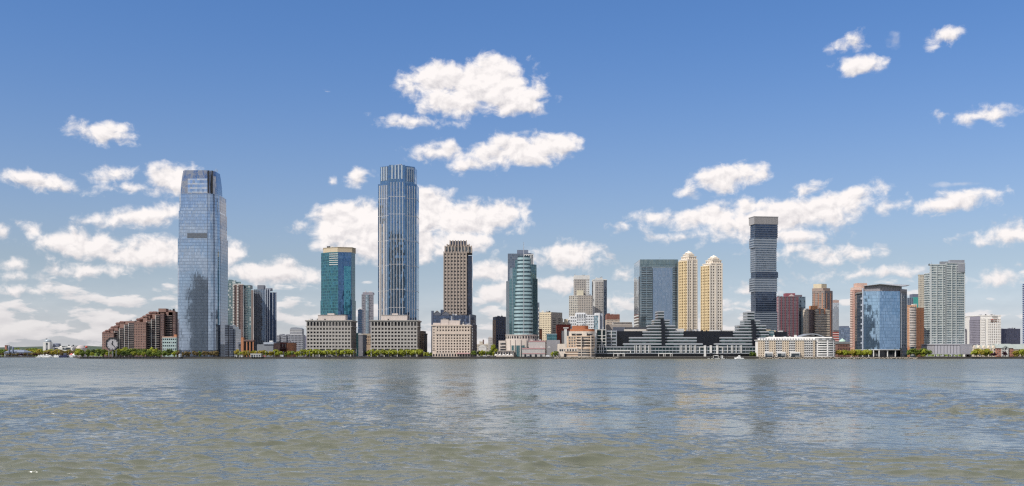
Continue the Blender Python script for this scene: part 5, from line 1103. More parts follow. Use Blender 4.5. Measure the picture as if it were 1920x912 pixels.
B.prism('orange_top', stone((0.52, 0.25, 0.13), name='orange_panel'), rc(1521.5, 1533, y + 2, 14), B.z(581), B.z(573.5)); B.fins('orange_strip', BO, P(1537, y - 4), P(1546, y - 4), B.z(590), B.z(578), 2, 2.0, 0.9)
for k, c in enumerate((1534, 1537)): B.mb('antenna', STEEL, k).tube((X(c, y), y + 8, B.z(580)), (X(c, y), y + 8, B.z(574)), 0.25)
B.done()
B = Bld('apartment_tower', 'slim white glazed tower with a brown top above red and white scaffolding', 1567, 1900)
y = B.Y; q = rp(1561.5, 1573, y, 20); B.prism('wall', curtain((0.42, 0.46, 0.50), 0.5, 1.8, 3.2, 0.25, (0.46, 0.47, 0.50), (0.55, 0.55, 0.56), 0.12), q, B.z(620), B.z(568)); B.prism('top_screen', stone((0.40, 0.28, 0.24)), q, B.z(568), B.z(563)); B.mb('antenna', STEEL).tube((X(1564, y), y, B.z(563)), (X(1569, y), y, B.z(561)), 0.3)
B.prism('scaffold', stone((0.45, 0.13, 0.11)), rc(1562, 1573, y + 2, 12), ZG, B.z(620)); 
for i in range(5): B.prism('scaffold_deck', WHITE2, rc(1561.5, 1573.5, y + 1, 14), B.z(640 - i * 4.5), B.z(639 - i * 4.5), key=i)
B.done()
B = Bld('office_block', 'low hazy blue glass office block far behind the riverside trees', 1585, 2150)
B.prism('wall', curtain((0.20, 0.26, 0.36), 0.5, 3, 4, 0.3, (0.22, 0.26, 0.34)), rp(1571, 1595, B.Y, 40), ZG, B.z(614.5)); B.prism('roof_plant', stone((0.13, 0.15, 0.20)), rc(1576, 1592, B.Y + 6, 20), B.z(614.5), B.z(611.5)); B.done()
B = Bld('low_building', 'low brick hall with a mint green roof cupola behind the yellow trees', 1583, 1700)
y = B.Y; B.prism('wall', brick((0.20, 0.11, 0.09)), rc(1571, 1597, y, 24), ZG, B.z(645)); B.prism('roof', stone((0.20, 0.21, 0.22)), offs(rc(1571, 1597, y, 24), 0.8), B.z(645), B.z(641)); B.punch(P(1571, y), P(1597, y), B.z(658), B.z(645.5), 9, 2, 0.5, 0.5, 0.3, brick((0.20, 0.11, 0.09)))
B.mb('cupola', stone((0.42, 0.56, 0.48), name='copper_green')).lathe(X(1583, y), y + 10, [(5.2, B.z(641)), (5.0, B.z(639)), (3, B.z(637)), (1.6, B.z(636.4)), (1.4, B.z(635.4)), (0.2, B.z(634.6))], 12); B.done()
B = Bld('apartment_building', 'cream and white waterfront apartment building with balconies and a curved grey roof vault', 1495, 1352)
y = B.Y; AC = stone((0.60, 0.50, 0.385), 0.8, 0.05, name='sand_stucco'); AW = stone((0.74, 0.72, 0.69), 0.7, 0.04, name='white_stucco')
q = rc(1421, 1528, y, 14); z1 = B.z(638.5); B.prism('core', AW, q, ZG, z1)
fr = Fr(q[0], q[1]); n = 26; cw = fr.W / n
kinds = 'ssswwssswwwssswwwsssswwwwssss'
for i in range(n):
    sand = kinds[i] == 's'; a_, b_ = fr.at(i * cw + (0.01 if i else 0), 0), fr.at((i + 1) * cw, 0)
    if sand: B.punch(a_, b_, ZG + 0.4, z1, 1, 7, 0.40, 0.50, 0.9, AC, WIN2, key=('s', i))
    else:
        B.punch(a_, b_, ZG + 0.4, z1, 1, 7, 0.62, 0.55, 0.3, AW, WIN, key=('w', i))
        for j in range(7): B.mb('balcony', AW, i).obox(fr, i * cw + 0.2, (i + 1) * cw - 0.2, ZG + 0.5 + j * (z1 - ZG - 0.4) / 7, ZG + 0.9 + j * (z1 - ZG - 0.4) / 7 + 0.5, 0.34, 1.3)
B.prism('cornice', AW, offs(q, 1.2), z1, z1 + 0.7)
B.prism('attic_storey', AW, rc(1424, 1528, y + 3, 10), z1 + 0.7, B.z(634.6)); B.prism('attic_storey', AW, rc(1440, 1560, y + 8, 14), B.z(634.6), B.z(632), key=1)
for i in range(20): c = 1425 + i * 5.1; B.mb('attic_window', WIN2, i).prism(rc(c, c + 2.4, y + 2.7, 0.5), z1 + 1.2, B.z(635.3))
cx = X(1546, y); rr = X(1568.5, y) - cx
arc = [(cx + rr * math.sin(R(a)), y + 9 - 0.6 * rr * math.cos(R(a))) for a in np.linspace(-85, 90, 15)]
o = arc + [(cx + rr, y + 40), (cx - rr, y + 40)]; B.prism('rounded_end', GB, o, ZG, z1)
for i in range(7):
    zz = ZG + 0.4 + i * (z1 - ZG - 0.4) / 7; B.mb('round_balcony', AW, i).prism(offs(o, 0.9), zz, zz + 1.45)
for a in (0, 4, 8, 11, 14): B.mb('pilaster', AC if a in (0, 14) else AW, a).tube((arc[a][0], arc[a][1], ZG), (arc[a][0], arc[a][1], z1), 1.1, seg=8)
B.prism('cornice', AW, offs(o, 1.1), z1, z1 + 0.7, key=1); B.prism('attic_storey', WIN2, [(p[0] * 0.96 + cx * 0.04, p[1] + 2) for p in o], z1 + 0.7, B.z(634.6), key=2); B.prism('attic_storey', AW, [(p[0] * 0.97 + cx * 0.03, p[1] + 1.6) for p in o], B.z(634.6), B.z(633.6), key=3)
fr = Fr(P(1499.5, y + 10), P(1545, y + 10)); W_ = fr.W; vz = B.z(632)
B.mb('roof_vault', paint((0.33, 0.35, 0.38), 0.4, 0.4, name='grey_metal')).uz(fr, [(W_ * i / 12, vz + 6.2 * (math.sin(math.pi * (0.12 + 0.76 * i / 12)) - 0.30) + 0.05) for i in range(13)][::1] + [(W_ * i / 12, vz + 6.2 * (math.sin(math.pi * (0.12 + 0.76 * i / 12)) - 0.30) - 1.2) for i in range(12, -1, -1)], -22, 1.5)
B.prism('vault_glazing', WIN2, rc(1502, 1543, y + 11, 18), vz - 0.1, vz + 1.3)
for k, (a, b) in enumerate(((1434, 1449), (1457, 1473), (1482, 1500))): B.prism('porch', AW, rc(a, b, y - 3.2, 1.8), ZG, B.z(660), key=k); B.prism('porch_opening', WIN2, rc(a + 1, b - 1, y - 3.5, 0.4), ZG + 0.3, B.z(663), key=k)
B.done()
B = Bld('apartment_tower', 'slim pink brick apartment tower with cream balconies beside the blue glass block', 1606, 1620)
y = B.Y; PB = stone((0.50, 0.30, 0.24), name='pink_brick')
q = q3(1594.5, y + 10, 1602, y, 1617, y + 5); B.prism('core', PB, q, ZG, B.z(543.5)); B.punch(q[0], q[1], B.z(650), B.z(544), 3, 33, 0.4, 0.45, 0.3, PB, WIN2); B.punch(q[1], q[2], B.z(650), B.z(544), 5, 33, 0.45, 0.5, 0.3, PB, WIN2, key=1)
B.bands('balcony_slab', stone((0.62, 0.52, 0.46)), [P(1594.2, y + 9.6), P(1598, y + 4.4), P(1599, y + 8), P(1595.5, y + 12)], B.z(650), B.z(545), 33, 0.4, 0.5)
B.prism('upper_floors', stone((0.60, 0.47, 0.40)), rc(1600, 1616, y + 5, 14), B.z(543.5), B.z(538.5)); B.prism('penthouse', stone((0.56, 0.38, 0.31)), rc(1606, 1626, y + 8, 14), B.z(543.5), B.z(530.5)); B.done()
# ---- blue mirror block
B = Bld('glass_building', 'blue mirror glass office block with an overhanging roof on columns above the trees', 1653, 1380)
y = B.Y
BB1 = curtain((0.33, 0.48, 0.64), 0.9, 1.5, 4.1, 0.10, (0.18, 0.28, 0.40), (0.14, 0.22, 0.32), 0.07, 0.003, 0.018, 0.25); BB2 = curtain((0.25, 0.39, 0.58), 0.9, 1.5, 4.1, 0.10, (0.14, 0.24, 0.38), (0.17, 0.26, 0.38), 0.07, 0.006, 0.014, 0.25)
BBd = curtain((0.06, 0.09, 0.13), 0.6, 1.5, 4.1, 0.3, (0.12, 0.14, 0.18), None, 0.12, 0.01, 0.01, 0.5)
zb, zt = B.z(655.5), B.z(546)
A_, Bp, C_, D_, E_ = P(1607, y + 26), P(1618.5, y + 9), P(1649.3, y), P(1687.5, y + 6), P(1700.8, y + 16)
back = [(E_[0] - 8, y + 50), (A_[0] + 6, y + 54)]
mb1 = B.mb('glass_face', BBd, 0); mb1.wall(A_, Bp, zb, B.z(551)); B.mb('glass_face', BB1, 1).wall(Bp, C_, zb, zt); B.mb('glass_face', BB2, 2).wall(C_, D_, zb, zt); B.mb('glass_face', BBd, 3).wall(D_, E_, zb, B.z(550))
B.mb('glass_face', BBd, 4).wall(E_, back[0], zb, B.z(550)); B.mb('glass_face', BBd, 4).wall(back[0], back[1], zb, zt); B.mb('glass_face', BBd, 4).wall(back[1], A_, zb, B.z(551))
outl = [A_, Bp, C_, D_, E_] + back
B.mb('roof_deck', ROOF).prism(offs(outl, -0.4), zt - 2, zt - 0.1); B.mb('soffit', WHITE2).prism(offs(outl, 0.15), zb - 0.8, zb)
B.prism('corner_strip', stone((0.36, 0.40, 0.46)), [P(1616.6, y + 10), P(1618.7, y + 8.4), P(1619.6, y + 9.5), P(1617.4, y + 12)], zb, B.z(540))
SCN = stone((0.27, 0.26, 0.28), 0.6, 0.08, 0.5, 'roof_screen'); sc = [P(1620.5, y + 11), P(1649.6, y + 2.4), P(1691, y + 9), P(1690, y + 44), P(1622, y + 44)]
B.prism('roof_screen', SCN, sc, zt - 0.1, B.z(534.5))
fr = Fr(sc[0], sc[1]); fr2 = Fr(sc[1], sc[2])
for i in range(14): B.mb('screen_fin', SCN).obox(fr, fr.W * i / 14, fr.W * i / 14 + 0.4, zt, B.z(535), -0.1, 0.3); B.mb('screen_fin', SCN).obox(fr2, fr2.W * i / 14, fr2.W * i / 14 + 0.4, zt, B.z(535), -0.1, 0.3)
rf = [P(1618, y + 9), P(1649.5, y - 1.5), P(1692, y + 5), P(1706, y + 14), P(1700, y + 20), P(1690, y + 46), P(1621, y + 46)]
rz = [B.z(535.5), B.z(532.6), B.z(536.2), B.z(533.0), B.z(534.5), B.z(533), B.z(533)]
B.mb('roof', STEEL).loft([[p + (z_ - 0.5,) for p, z_ in zip(rf, rz)], [p + (z_,) for p, z_ in zip(rf, rz)]])
B.mb('roof_strut', STEEL).tube((X(1694, y), y + 12, B.z(541)), (X(1694, y), y + 12, B.z(534.5)), 0.4)
B.prism('roof_screen', SCN, [P(1688, y + 7), P(1700.6, y + 17), P(1697, y + 40), P(1686, y + 40)], B.z(550), B.z(541.5), key=1)
for k, c in enumerate((0.18, 0.5, 0.82)):
    f = Fr(D_, E_); B.mb('white_mullion', stone((0.42, 0.44, 0.47)), k).obox(f, f.W * c - 0.3, f.W * c + 0.3, zb, B.z(550), -0.1, 0.4)
for k in range(8):
    f = Fr(A_, Bp); zz = B.z(645 - k * 12); B.mb('side_balcony', stone((0.35, 0.38, 0.43)), k).obox(f, f.W * 0.7, f.W * 0.96, zz, zz + 2.4, -0.1, 0.9)
for k, (c, dy) in enumerate(((1610, 26), (1622, 9), (1632, 6), (1640, 4), (1649, 1.2), (1666, 3.6), (1682, 6), (1698, 15))): B.mb('column', WHITE2, k).tube((X(c, y), y + dy, ZG), (X(c, y), y + dy, zb - 0.8), 0.75, seg=8)
B.prism('lobby', WIN, offs(outl, -4), ZG, zb - 0.8); B.prism('lobby', BBd, [P(1688, y + 5), P(1701.3, y + 15), P(1699, y + 26), P(1690, y + 16)], ZG, B.z(653), key=1); B.done()
B = Bld('apartment_tower', 'orange brick apartment tower with a rounded white balconied corner', 1717, 1520)
y = B.Y; OBR = stone((0.40, 0.185, 0.10), name='orange_brick'); OBL = stone((0.50, 0.29, 0.18), name='orange_brick')  # one brick in a shaded copy (right face) and a lit copy (left)
q = q3(1701, y + 8, 1718.6, y, 1732.6, y + 6); B.prism('core', OBR, q, ZG, B.z(577)); B.prism('core', OBL, rc(1701.2, 1718.4, y + 8.2, 14), B.z(577) + 0.1, B.z(572), key=1); B.punch(q[0], q[1], B.z(650), B.z(573), 5, 24, 0.45, 0.45, 0.35, OBL, WIN2); B.punch(q[1], q[2], B.z(650), B.z(577.5), 5, 23, 0.4, 0.45, 0.35, OBR, WIN, key=1)
cx, cy = X(1713.5, y), y + 3; ring = [(cx + 4.6 * math.cos(a), cy + 4.2 * math.sin(a)) for a in np.linspace(0, 2 * math.pi, 14, endpoint=False)]
B.prism('balcony_bay', WIN2, ring, ZG, B.z(576)); B.bands('balcony_slab', stone((0.62, 0.55, 0.50)), ring, B.z(650), B.z(576), 24, 0.45, 0.5); B.done()
B = Bld('office_tower', 'dark tower with a bright teal face peeping above the orange brick tower', 1712, 1700)
y = B.Y; B.prism('wall', DS, rp(1701, 1713, y, 20), ZG, B.z(558.7)); B.prism('teal_face', paint((0.05, 0.28, 0.25), 0.4, name='teal_panel'), rc(1713, 1722, y - 1, 20), ZG, B.z(557.8)); B.prism('penthouse', stone((0.14, 0.15, 0.20)), rc(1711.5, 1722.5, y + 3, 14), B.z(557.8), B.z(551.3)); B.done()
B = Bld('apartment_tower', 'tan gridded apartment tower edge left of the large pale green tower', 1728, 1560)
y = B.Y; TG = stone((0.52, 0.47, 0.38), name='tan_panel'); q = rp(1721.7, 1735, y, 24); B.prism('core', TG, q, ZG, B.z(516)); B.punch(q[0], q[1], B.z(600), B.z(516.5), 5, 24, 0.5, 0.45, 0.3, TG, WIN2); B.prism('cap', TG, offs(q, 0.3), B.z(516), B.z(515.2)); B.done()
B = Bld('apartment_tower', 'large pale green glass apartment tower with grey balconies and a grey top', 1771, 1415)
y = B.Y
PGN = curtain((0.15, 0.20, 0.22), 0.35, 2.6, 3.05, 0.0, None, (0.40, 0.44, 0.42), 0.16, 0.012, 0.012, 0.8, 0.06, 0.30, (0.38, 0.42, 0.40)); SLB = stone((0.47, 0.495, 0.49), 0.6, 0.04, name='pale_slab')
zb = B.z(646)
vols = [([P(1733, y + 20), P(1745.8, y + 6), P(1752, y + 40), P(1736, y + 40)], 512.5), ([P(1743.5, y + 7), P(1746.5, y + 3), P(1774, y + 2), P(1776, y + 42), P(1746, y + 42)], 496.8), ([P(1773.6, y + 3), P(1776, y - 0.5), P(1809, y + 3), P(1806, y + 42), P(1776, y + 42)], 494.5)]
for k, (q, t_) in enumerate(vols):
    z1 = B.z(t_); n = round((z1 - zb) / 3.05)
    B.mb('glazed_wall', PGN, k).prism(q, zb, z1); h = (z1 - zb) / n
    for i in range(n): B.mb('balcony_slab', SLB, (k, i // 3)).prism(offs(q, 0.5), zb + i * h, zb + i * h + 1.0)
    B.prism('parapet', SLB, offs(q, 0.55), z1, z1 + 0.9, key=k)
for k, (c, dy, w_) in enumerate(((1746, 2.6, 0.9), (1757, 1.6, 0.5), (1768, 1.4, 0.5), (1774.6, 0.2, 1.5), (1785, -0.6, 0.5), (1793, 0.4, 0.5), (1808.6, 2.4, 0.7))): B.prism('pier', SLB if k != 3 else stone((0.22, 0.24, 0.25)), rc(c - w_, c + w_, y + dy - 0.3, 2), zb, B.z(498), key=k)
B.prism('penthouse', stone((0.25, 0.26, 0.29), 0.7, name='grey_panel'), [P(1778, y + 8), P(1781, y + 3.4), P(1808.6, y + 5), P(1805, y + 38), P(1780, y + 38)], B.z(494.5), B.z(487.3)); B.prism('penthouse', stone((0.17, 0.18, 0.20), 0.7, name='grey_panel'), [P(1761.5, y + 14), P(1780, y + 12), P(1780, y + 36), P(1763, y + 36)], B.z(496.8), B.z(489), key=1)
B.prism('corner_frame', stone((0.25, 0.26, 0.29), 0.7, name='grey_panel'), rc(1793.5, 1808.9, y - 0.2 + 1.4, 2.5), B.z(510), B.z(494.3)); 
# garage podium
PDM = stone((0.40, 0.39, 0.42), 0.7, 0.04, name='lavender_panel'); p0, p1, p2, p3 = P(1727.5, y + 30), P(1752, y - 16), P(1800, y - 18), P(1823.5, y - 14)
B.prism('podium', stone((0.20, 0.20, 0.22)), [p0, p1, p2, P(1823, y - 13.4), P(1819, y + 40), P(1735, y + 44)], B.z(664), B.z(647.3))
B.prism('podium_slab', PDM, offs([p0, p1, p2, P(1823, y - 13.4), P(1819, y + 40), P(1735, y + 44)], 0.7), B.z(647.3), B.z(645.8)); B.prism('podium_slab', PDM, offs([p0, p1, p2, P(1823, y - 13.4), P(1819, y + 40), P(1735, y + 44)], 0.5), B.z(664.8), B.z(663.6), key=1)
for e, (a, b, n, fw) in enumerate(((p0, p1, 14, 0.5), (p1, p2, 8, 0.78))):
    f = Fr(a, b)
    for i in range(n): B.mb('podium_panel', PDM, (e, i)).obox(f, f.W * (i + 0.5 - fw / 2) / n, f.W * (i + 0.5 + fw / 2) / n, B.z(663.5), B.z(648.6), -0.1, 0.45)
B.prism('podium_wall', PDM, [P(1800.5, y - 18.6), p3, P(1823, y - 12), P(1800.5, y - 15)], B.z(664), B.z(646))
for k in range(11): c = 1740 + k * 8; B.mb('column', SLB, k).tube((X(c, y), y - 11 + (14 if c < 1748 else 0), ZG), (X(c, y), y - 11 + (14 if c < 1748 else 0), B.z(664)), 0.55)
B.done()
B = Bld('office_block', 'narrow dark slab behind the right edge of the pale green tower', 1813, 1720)
B.prism('wall', stone((0.10, 0.10, 0.13)), rp(1810, 1816.8, B.Y, 20), ZG, B.z(618)); B.prism('roof_plant', stone((0.13, 0.13, 0.16)), rc(1810, 1814, B.Y + 3, 8), B.z(618), B.z(616.6)); B.done()
B = Bld('office_tower', 'white precast office block with square windows and dark lettering near its top', 1847, 1680)
y = B.Y; WPC = stone((0.74, 0.71, 0.66), 0.7, 0.03, name='white_precast'); LAV = stone((0.24, 0.225, 0.27), 0.8, 0.04, name='shaded_precast')  # left face's shade is put into a darker lavender precast colour
a, c1, c2, c3, d = P(1818, y + 26), P(1838, y + 4), P(1847, y + 2.5), P(1852.5, y + 1.5), P(1876.5, y)
o = [a, c1, d, (d[0] - 6, y + 46), (a[0] + 4, y + 60)]; zt = B.z(592.6)
B.prism('core', WPC, o, ZG, zt)
PWN = glasswin((0.03, 0.02, 0.018), (0.36, 0.22, 0.14), 0.12)
B.punch(a, P(1837.6, y + 3.9), B.z(647), B.z(599.5), 9, 15, 0.55, 0.5, 0.4, LAV, glasswin((0.02, 0.02, 0.03), pb=0.05)); B.prism('shaded_fascia', LAV, [(a[0], a[1] - 0.5), (c1[0] - 0.4, c1[1] - 0.5), (c1[0] - 0.3, c1[1]), (a[0] + 0.3, a[1])], B.z(599.4), B.z(593.2))
B.punch(P(1838.4, y + 3.9), c2, B.z(650), B.z(597), 4, 17, 0.5, 0.45, 0.5, WPC, PWN, key=1); B.punch(c3, d, B.z(648), B.z(597.6), 7, 16, 0.55, 0.5, 0.5, WPC, PWN, key=2)
B.prism('parapet', WPC, offs(o, 0.5), zt, zt + 1.0)
f = Fr(c3, d); k = 0
for i, w_ in enumerate((0.9, 1.2, 1.3, 1.1, 1.2, 0.9, 1.2)):
    u = f.W * (0.33 + 0.063 * i); B.mb('letter', INK, i).obox(f, u - w_ * 0.42, u + w_ * 0.42, B.z(595.6), B.z(594.0) - (0.25 if i % 2 else 0), 0.56, 0.8)
for k, (u0, u1) in enumerate(((1858, 1863), (1864.5, 1869.5), (1871, 1875.5))):
    for j in range(2): B.prism('sky_lobby_window', paint((0.20, 0.13, 0.10), 0.3, name='bronze_glass') if k or j == 0 else paint((0.36, 0.12, 0.10), 0.3, name='bronze_glass'), [(X(u0, y), y - 0.25), (X(u1, y), y - 0.25), (X(u1, y), y + 0.6), (X(u0, y), y + 0.6)], B.z(603.6 - j * 3.2), B.z(601.8 - j * 3.2), key=(k, j))
for k in range(3): B.mb('antenna', STEEL, k).tube((X(1842 + 4 * k, y), y + 14, zt), (X(1842 + 4 * k, y), y + 14, zt + 2.2), 0.25)
B.done()
B = Bld('office_block', 'low navy glass office block right of the white precast block', 1895, 1780)
y = B.Y; B.prism('wall', curtain((0.055, 0.06, 0.10), 0.4, 2.5, 3.8, 0.3, (0.05, 0.055, 0.09), (0.09, 0.09, 0.13), 0.1), rc(1877.5, 1913, y, 40), ZG, B.z(617.5)); B.prism('parapet', stone((0.10, 0.10, 0.15)), offs(rc(1877.5, 1913, y, 40), 0.3), B.z(617.5), B.z(616.7)); B.prism('roof_plant', stone((0.12, 0.12, 0.17)), rc(1894, 1900, y + 8, 10), B.z(616.7), B.z(615.7)); B.done()
B = Bld('apartment_tower', 'blue and white striped tower at the right edge of the picture', 1925, 1700)
q = rp(1917.6, 1944, B.Y, 26); B.prism('wall', curtain((0.10, 0.15, 0.30), 0.5, 2, 3.2, 0.0, None, None, 0.1), q, ZG, B.z(532.5)); B.bands('balcony_slab', stone((0.45, 0.48, 0.55)), q, ZG, B.z(532.5), 34, 0.35, 0.4); B.done()
# ---- riverside houses at the right
B = Bld('row_house', 'row of cream gabled riverside houses below the white precast block', 1845, 1400)
y = B.Y; CRH = stone((0.60, 0.52, 0.42), name='cream_stucco'); q = rc(1823, 1869, y, 18); B.prism('wall', CRH, q, ZG, B.z(654)); B.punch(q[0], q[1], ZG + 1, B.z(654.5), 11, 3, 0.4, 0.5, 0.3, CRH, WIN2)
RFG = stone((0.30, 0.33, 0.31), 0.9, 0.1, name='grey_shingle')
B.mb('roof', RFG).loft([[p + (B.z(654),) for p in offs(q, 0.7)], [(q[0][0] + 1, y + 8, B.z(647.5)), (q[1][0] - 1, y + 8, B.z(647.5)), (q[1][0] - 1, y + 10, B.z(647.5)), (q[0][0] + 1, y + 10, B.z(647.5))]])
for k in range(5):
    c = 1825 + k * 9.2; f = Fr(P(c, y - 1.2), P(c + 6, y - 1.2)); B.mb('gable', CRH, k).uz(f, [(0, ZG), (f.W, ZG), (f.W, B.z(652.5)), (f.W / 2, B.z(648)), (0, B.z(652.5))], -8, 0)
    B.prism('chimney', WHITE2, rc(c + 7, c + 8.4, y + 5, 1.5), B.z(652), B.z(645.8), key=k)
    for j in range(3): B.mb('gable_window', WIN2, (k, j)).obox(f, f.W * 0.3, f.W * 0.7, ZG + 1.5 + j * 3.4, ZG + 3.5 + j * 3.4, -0.1, 0.12)
B.done()
B = Bld('row_house', 'red brick riverside house with a white centred gable and grey green roof', 1885, 1395)
y = B.Y; q = rc(1869, 1900, y, 18); B.prism('wall', brick((0.36, 0.17, 0.12)), q, ZG, B.z(653)); f = Fr(q[0], q[1])
B.mb('roof', RFG).loft([[p + (B.z(653),) for p in offs(q, 0.8)], [(q[0][0], y + 8, B.z(645)), (q[1][0], y + 8, B.z(645)), (q[1][0], y + 10, B.z(645)), (q[0][0], y + 10, B.z(645))]])
B.punch(q[0], P(1878.2, y), ZG + 1, B.z(653.6), 3, 4, 0.5, 0.5, 0.25, brick((0.36, 0.17, 0.12)), WIN2); B.punch(P(1891.8, y), q[1], ZG + 1, B.z(653.6), 3, 4, 0.4, 0.5, 0.25, brick((0.36, 0.17, 0.12)), WIN, key=1)
g_ = Fr(P(1878.5, y - 1.4), P(1891.5, y - 1.4)); B.mb('centre_gable', WHITE2).uz(g_, [(0, ZG), (g_.W, ZG), (g_.W, B.z(653)), (0, B.z(653))], -1.3, 0)
B.mb('pediment', RFG).uz(g_, [(-0.6, B.z(653)), (g_.W + 0.6, B.z(653)), (g_.W / 2, B.z(648.3))], -8, 0.5); B.mb('pediment_window', WIN).lathe(X(1885, y), y - 2.1, [(0.9, B.z(652.4)), (0.9, B.z(650.6))], 10)
for i in range(3):
    for j in range(4): B.mb('centre_window', WIN, (i, j)).obox(g_, g_.W * (i + 0.2) / 3, g_.W * (i + 0.8) / 3, ZG + 0.8 + j * 2.8, ZG + 2.7 + j * 2.8, -0.1, 0.1)
for k, c in enumerate((1881.5, 1888.5)): B.mb('column', WHITE2, k).tube((X(c, y), y - 1.9, ZG), (X(c, y), y - 1.9, B.z(653)), 0.45)
B.prism('chimney', WHITE2, rc(1870.5, 1872, y + 6, 1.5), B.z(650), B.z(642.6)); B.done()
B = Bld('row_house', 'tan riverside terrace with a long grey green roof at the right edge', 1920, 1405)
y = B.Y; q = rc(1900.5, 1946, y, 18); B.prism('wall', stone((0.48, 0.40, 0.32), name='tan_stucco'), q, ZG, B.z(655)); B.punch(q[0], q[1], ZG + 1, B.z(655.5), 11, 3, 0.4, 0.5, 0.3, stone((0.48, 0.40, 0.32), name='tan_stucco'), WIN2)
B.mb('roof', RFG).loft([[p + (B.z(655),) for p in offs(q, 0.7)], [(q[0][0], y + 8, B.z(645.5)), (q[1][0], y + 8, B.z(645.5)), (q[1][0], y + 10, B.z(645.5)), (q[0][0], y + 10, B.z(645.5))]]); B.done()
# ================================================================ plant rooms, vents and masts on the bare roofs
def plant(words, l, r, py, dy, n, hm=2.6, masts=1):
    B = [b for b in BL if words in b.label][0]; q = random.Random(l * 7 + n)
    for i in range(n):
        px = q.uniform(l, r); w_ = q.uniform(1.2, 3.2); d = dy + q.uniform(0, 7); h = q.uniform(0.8, hm); z = B.z(py)
        m = MB(); x = X(px, B.Y); m.box(x - w_ / 2, x + w_ / 2, B.Y + d, B.Y + d + 2.5, z - 0.6, z + h); m.build('roof_plant', (ROOF, WHITE2, STEEL, DARK)[q.randrange(4)], B.root, B.base)
    for i in range(masts):
        px = q.uniform(l, r); m = MB(); m.tube((X(px, B.Y), B.Y + dy + 3, B.z(py) - 0.5), (X(px, B.Y), B.Y + dy + 3, B.z(py) + q.uniform(3, 6.5)), 0.16, 0.07); m.build('antenna', STEEL, B.root, B.base)
for a in (('teal and blue faceted', 610, 660, 463, 16, 4), ('slim grey apartment', 681, 698, 548, 8, 3), ('dark navy block', 832, 876, 591, 10, 6), ('pale beige stone', 864, 880, 609, 8, 4), ('pale beige stone', 828, 860, 600, 8, 4), ('navy office slab with', 932, 947, 594, 10, 4),
          ('cream hotel', 1014, 1032, 585.5, 8, 4), ('pale twin topped', 1079, 1103, 515, 20, 3), ('pale twin topped', 1096, 1109, 554, 12, 3), ('slender pale', 1119, 1130, 521, 8, 3), ('bright white office', 1099, 1112, 591, 6, 4), ('red brick topped', 1140, 1160, 589.5, 8, 4),
          ('square grey blue mirror', 1204, 1268, 486.8, 20, 5), ('maroon and grey', 1462, 1496, 556, 10, 5), ('shorter cream', 1508, 1530, 580, 8, 4), ('slim pink brick', 1602, 1615, 538, 8, 2), ('white precast office block with', 1840, 1874, 592, 10, 6), ('low navy glass', 1880, 1910, 617, 8, 6),
          ('orange brick apartment', 1704, 1730, 572, 12, 4), ('long low black', 1290, 1376, 620.5, 20, 10), ('long low black', 1440, 1474, 621.8, 22, 5), ('windowless pale grey shed', 995, 1020, 639, 14, 5), ('low brick building with a dark', 514, 549, 643, 8, 6), ('grey arcaded stone block in front of the teal', 576, 594, 600.5, 10, 3), ('grey arcaded stone block in front of the tallest', 700, 780, 600.5, 24, 4),
          ('tan round cornered', 1076, 1103, 610, 12, 5), ('cream and white waterfront', 1445, 1498, 632, 12, 6), ('large pale green', 1748, 1760, 496, 14, 3), ('lower stepped', 236, 250, 601.6, 16, 3), ('taller stepped', 300, 322, 581, 18, 3), ('white square tower', 84, 91, 637, 4, 1)): plant(*a)

# ================================================================ trees
def leafmat(c, name):
    m, t, b = newmat(name)
    rn = t.n('ShaderNodeObjectInfo').outputs['Random']
    pos = t.n('ShaderNodeTexCoord').outputs['Object']
    n1 = t.n('ShaderNodeTexNoise', {'Vector': pos, 'Scale': 0.9, 'Detail': 4.0}).outputs[0]
    k = t.m('ADD', t.m('MULTIPLY', t.m('SUBTRACT', n1, 0.25), 1.7), t.m('MULTIPLY', rn, 0.35))
    col = t.v('SCALE', c, k=t.m('ADD', k, 0.40))
    t.t.links.new(col, b.inputs['Base Color']); b.inputs['Roughness'].default_value = 0.6; b.inputs['Specular IOR Level'].default_value = 0.2
    tr = t.n('ShaderNodeBsdfTranslucent', {'Color': col}); mx = t.n('ShaderNodeMixShader', {0: 0.30, 1: b.outputs[0], 2: tr.outputs[0]})
    t.t.links.new(mx.outputs[0], m.node_tree.nodes['Material Output'].inputs['Surface'])
    return m
LEAF = {'lime': leafmat((0.330, 0.360, 0.045), 'lime_leaves'), 'green': leafmat((0.160, 0.215, 0.040), 'green_leaves'), 'dark': leafmat((0.080, 0.120, 0.032), 'dark_leaves'),
        'yellow': leafmat((0.350, 0.290, 0.045), 'yellow_leaves'), 'tan': leafmat((0.210, 0.160, 0.070), 'budding_twigs'), 'purple': leafmat((0.050, 0.016, 0.028), 'purple_leaves')}
BARK = stone((0.10, 0.08, 0.06), 0.95, name='bark')
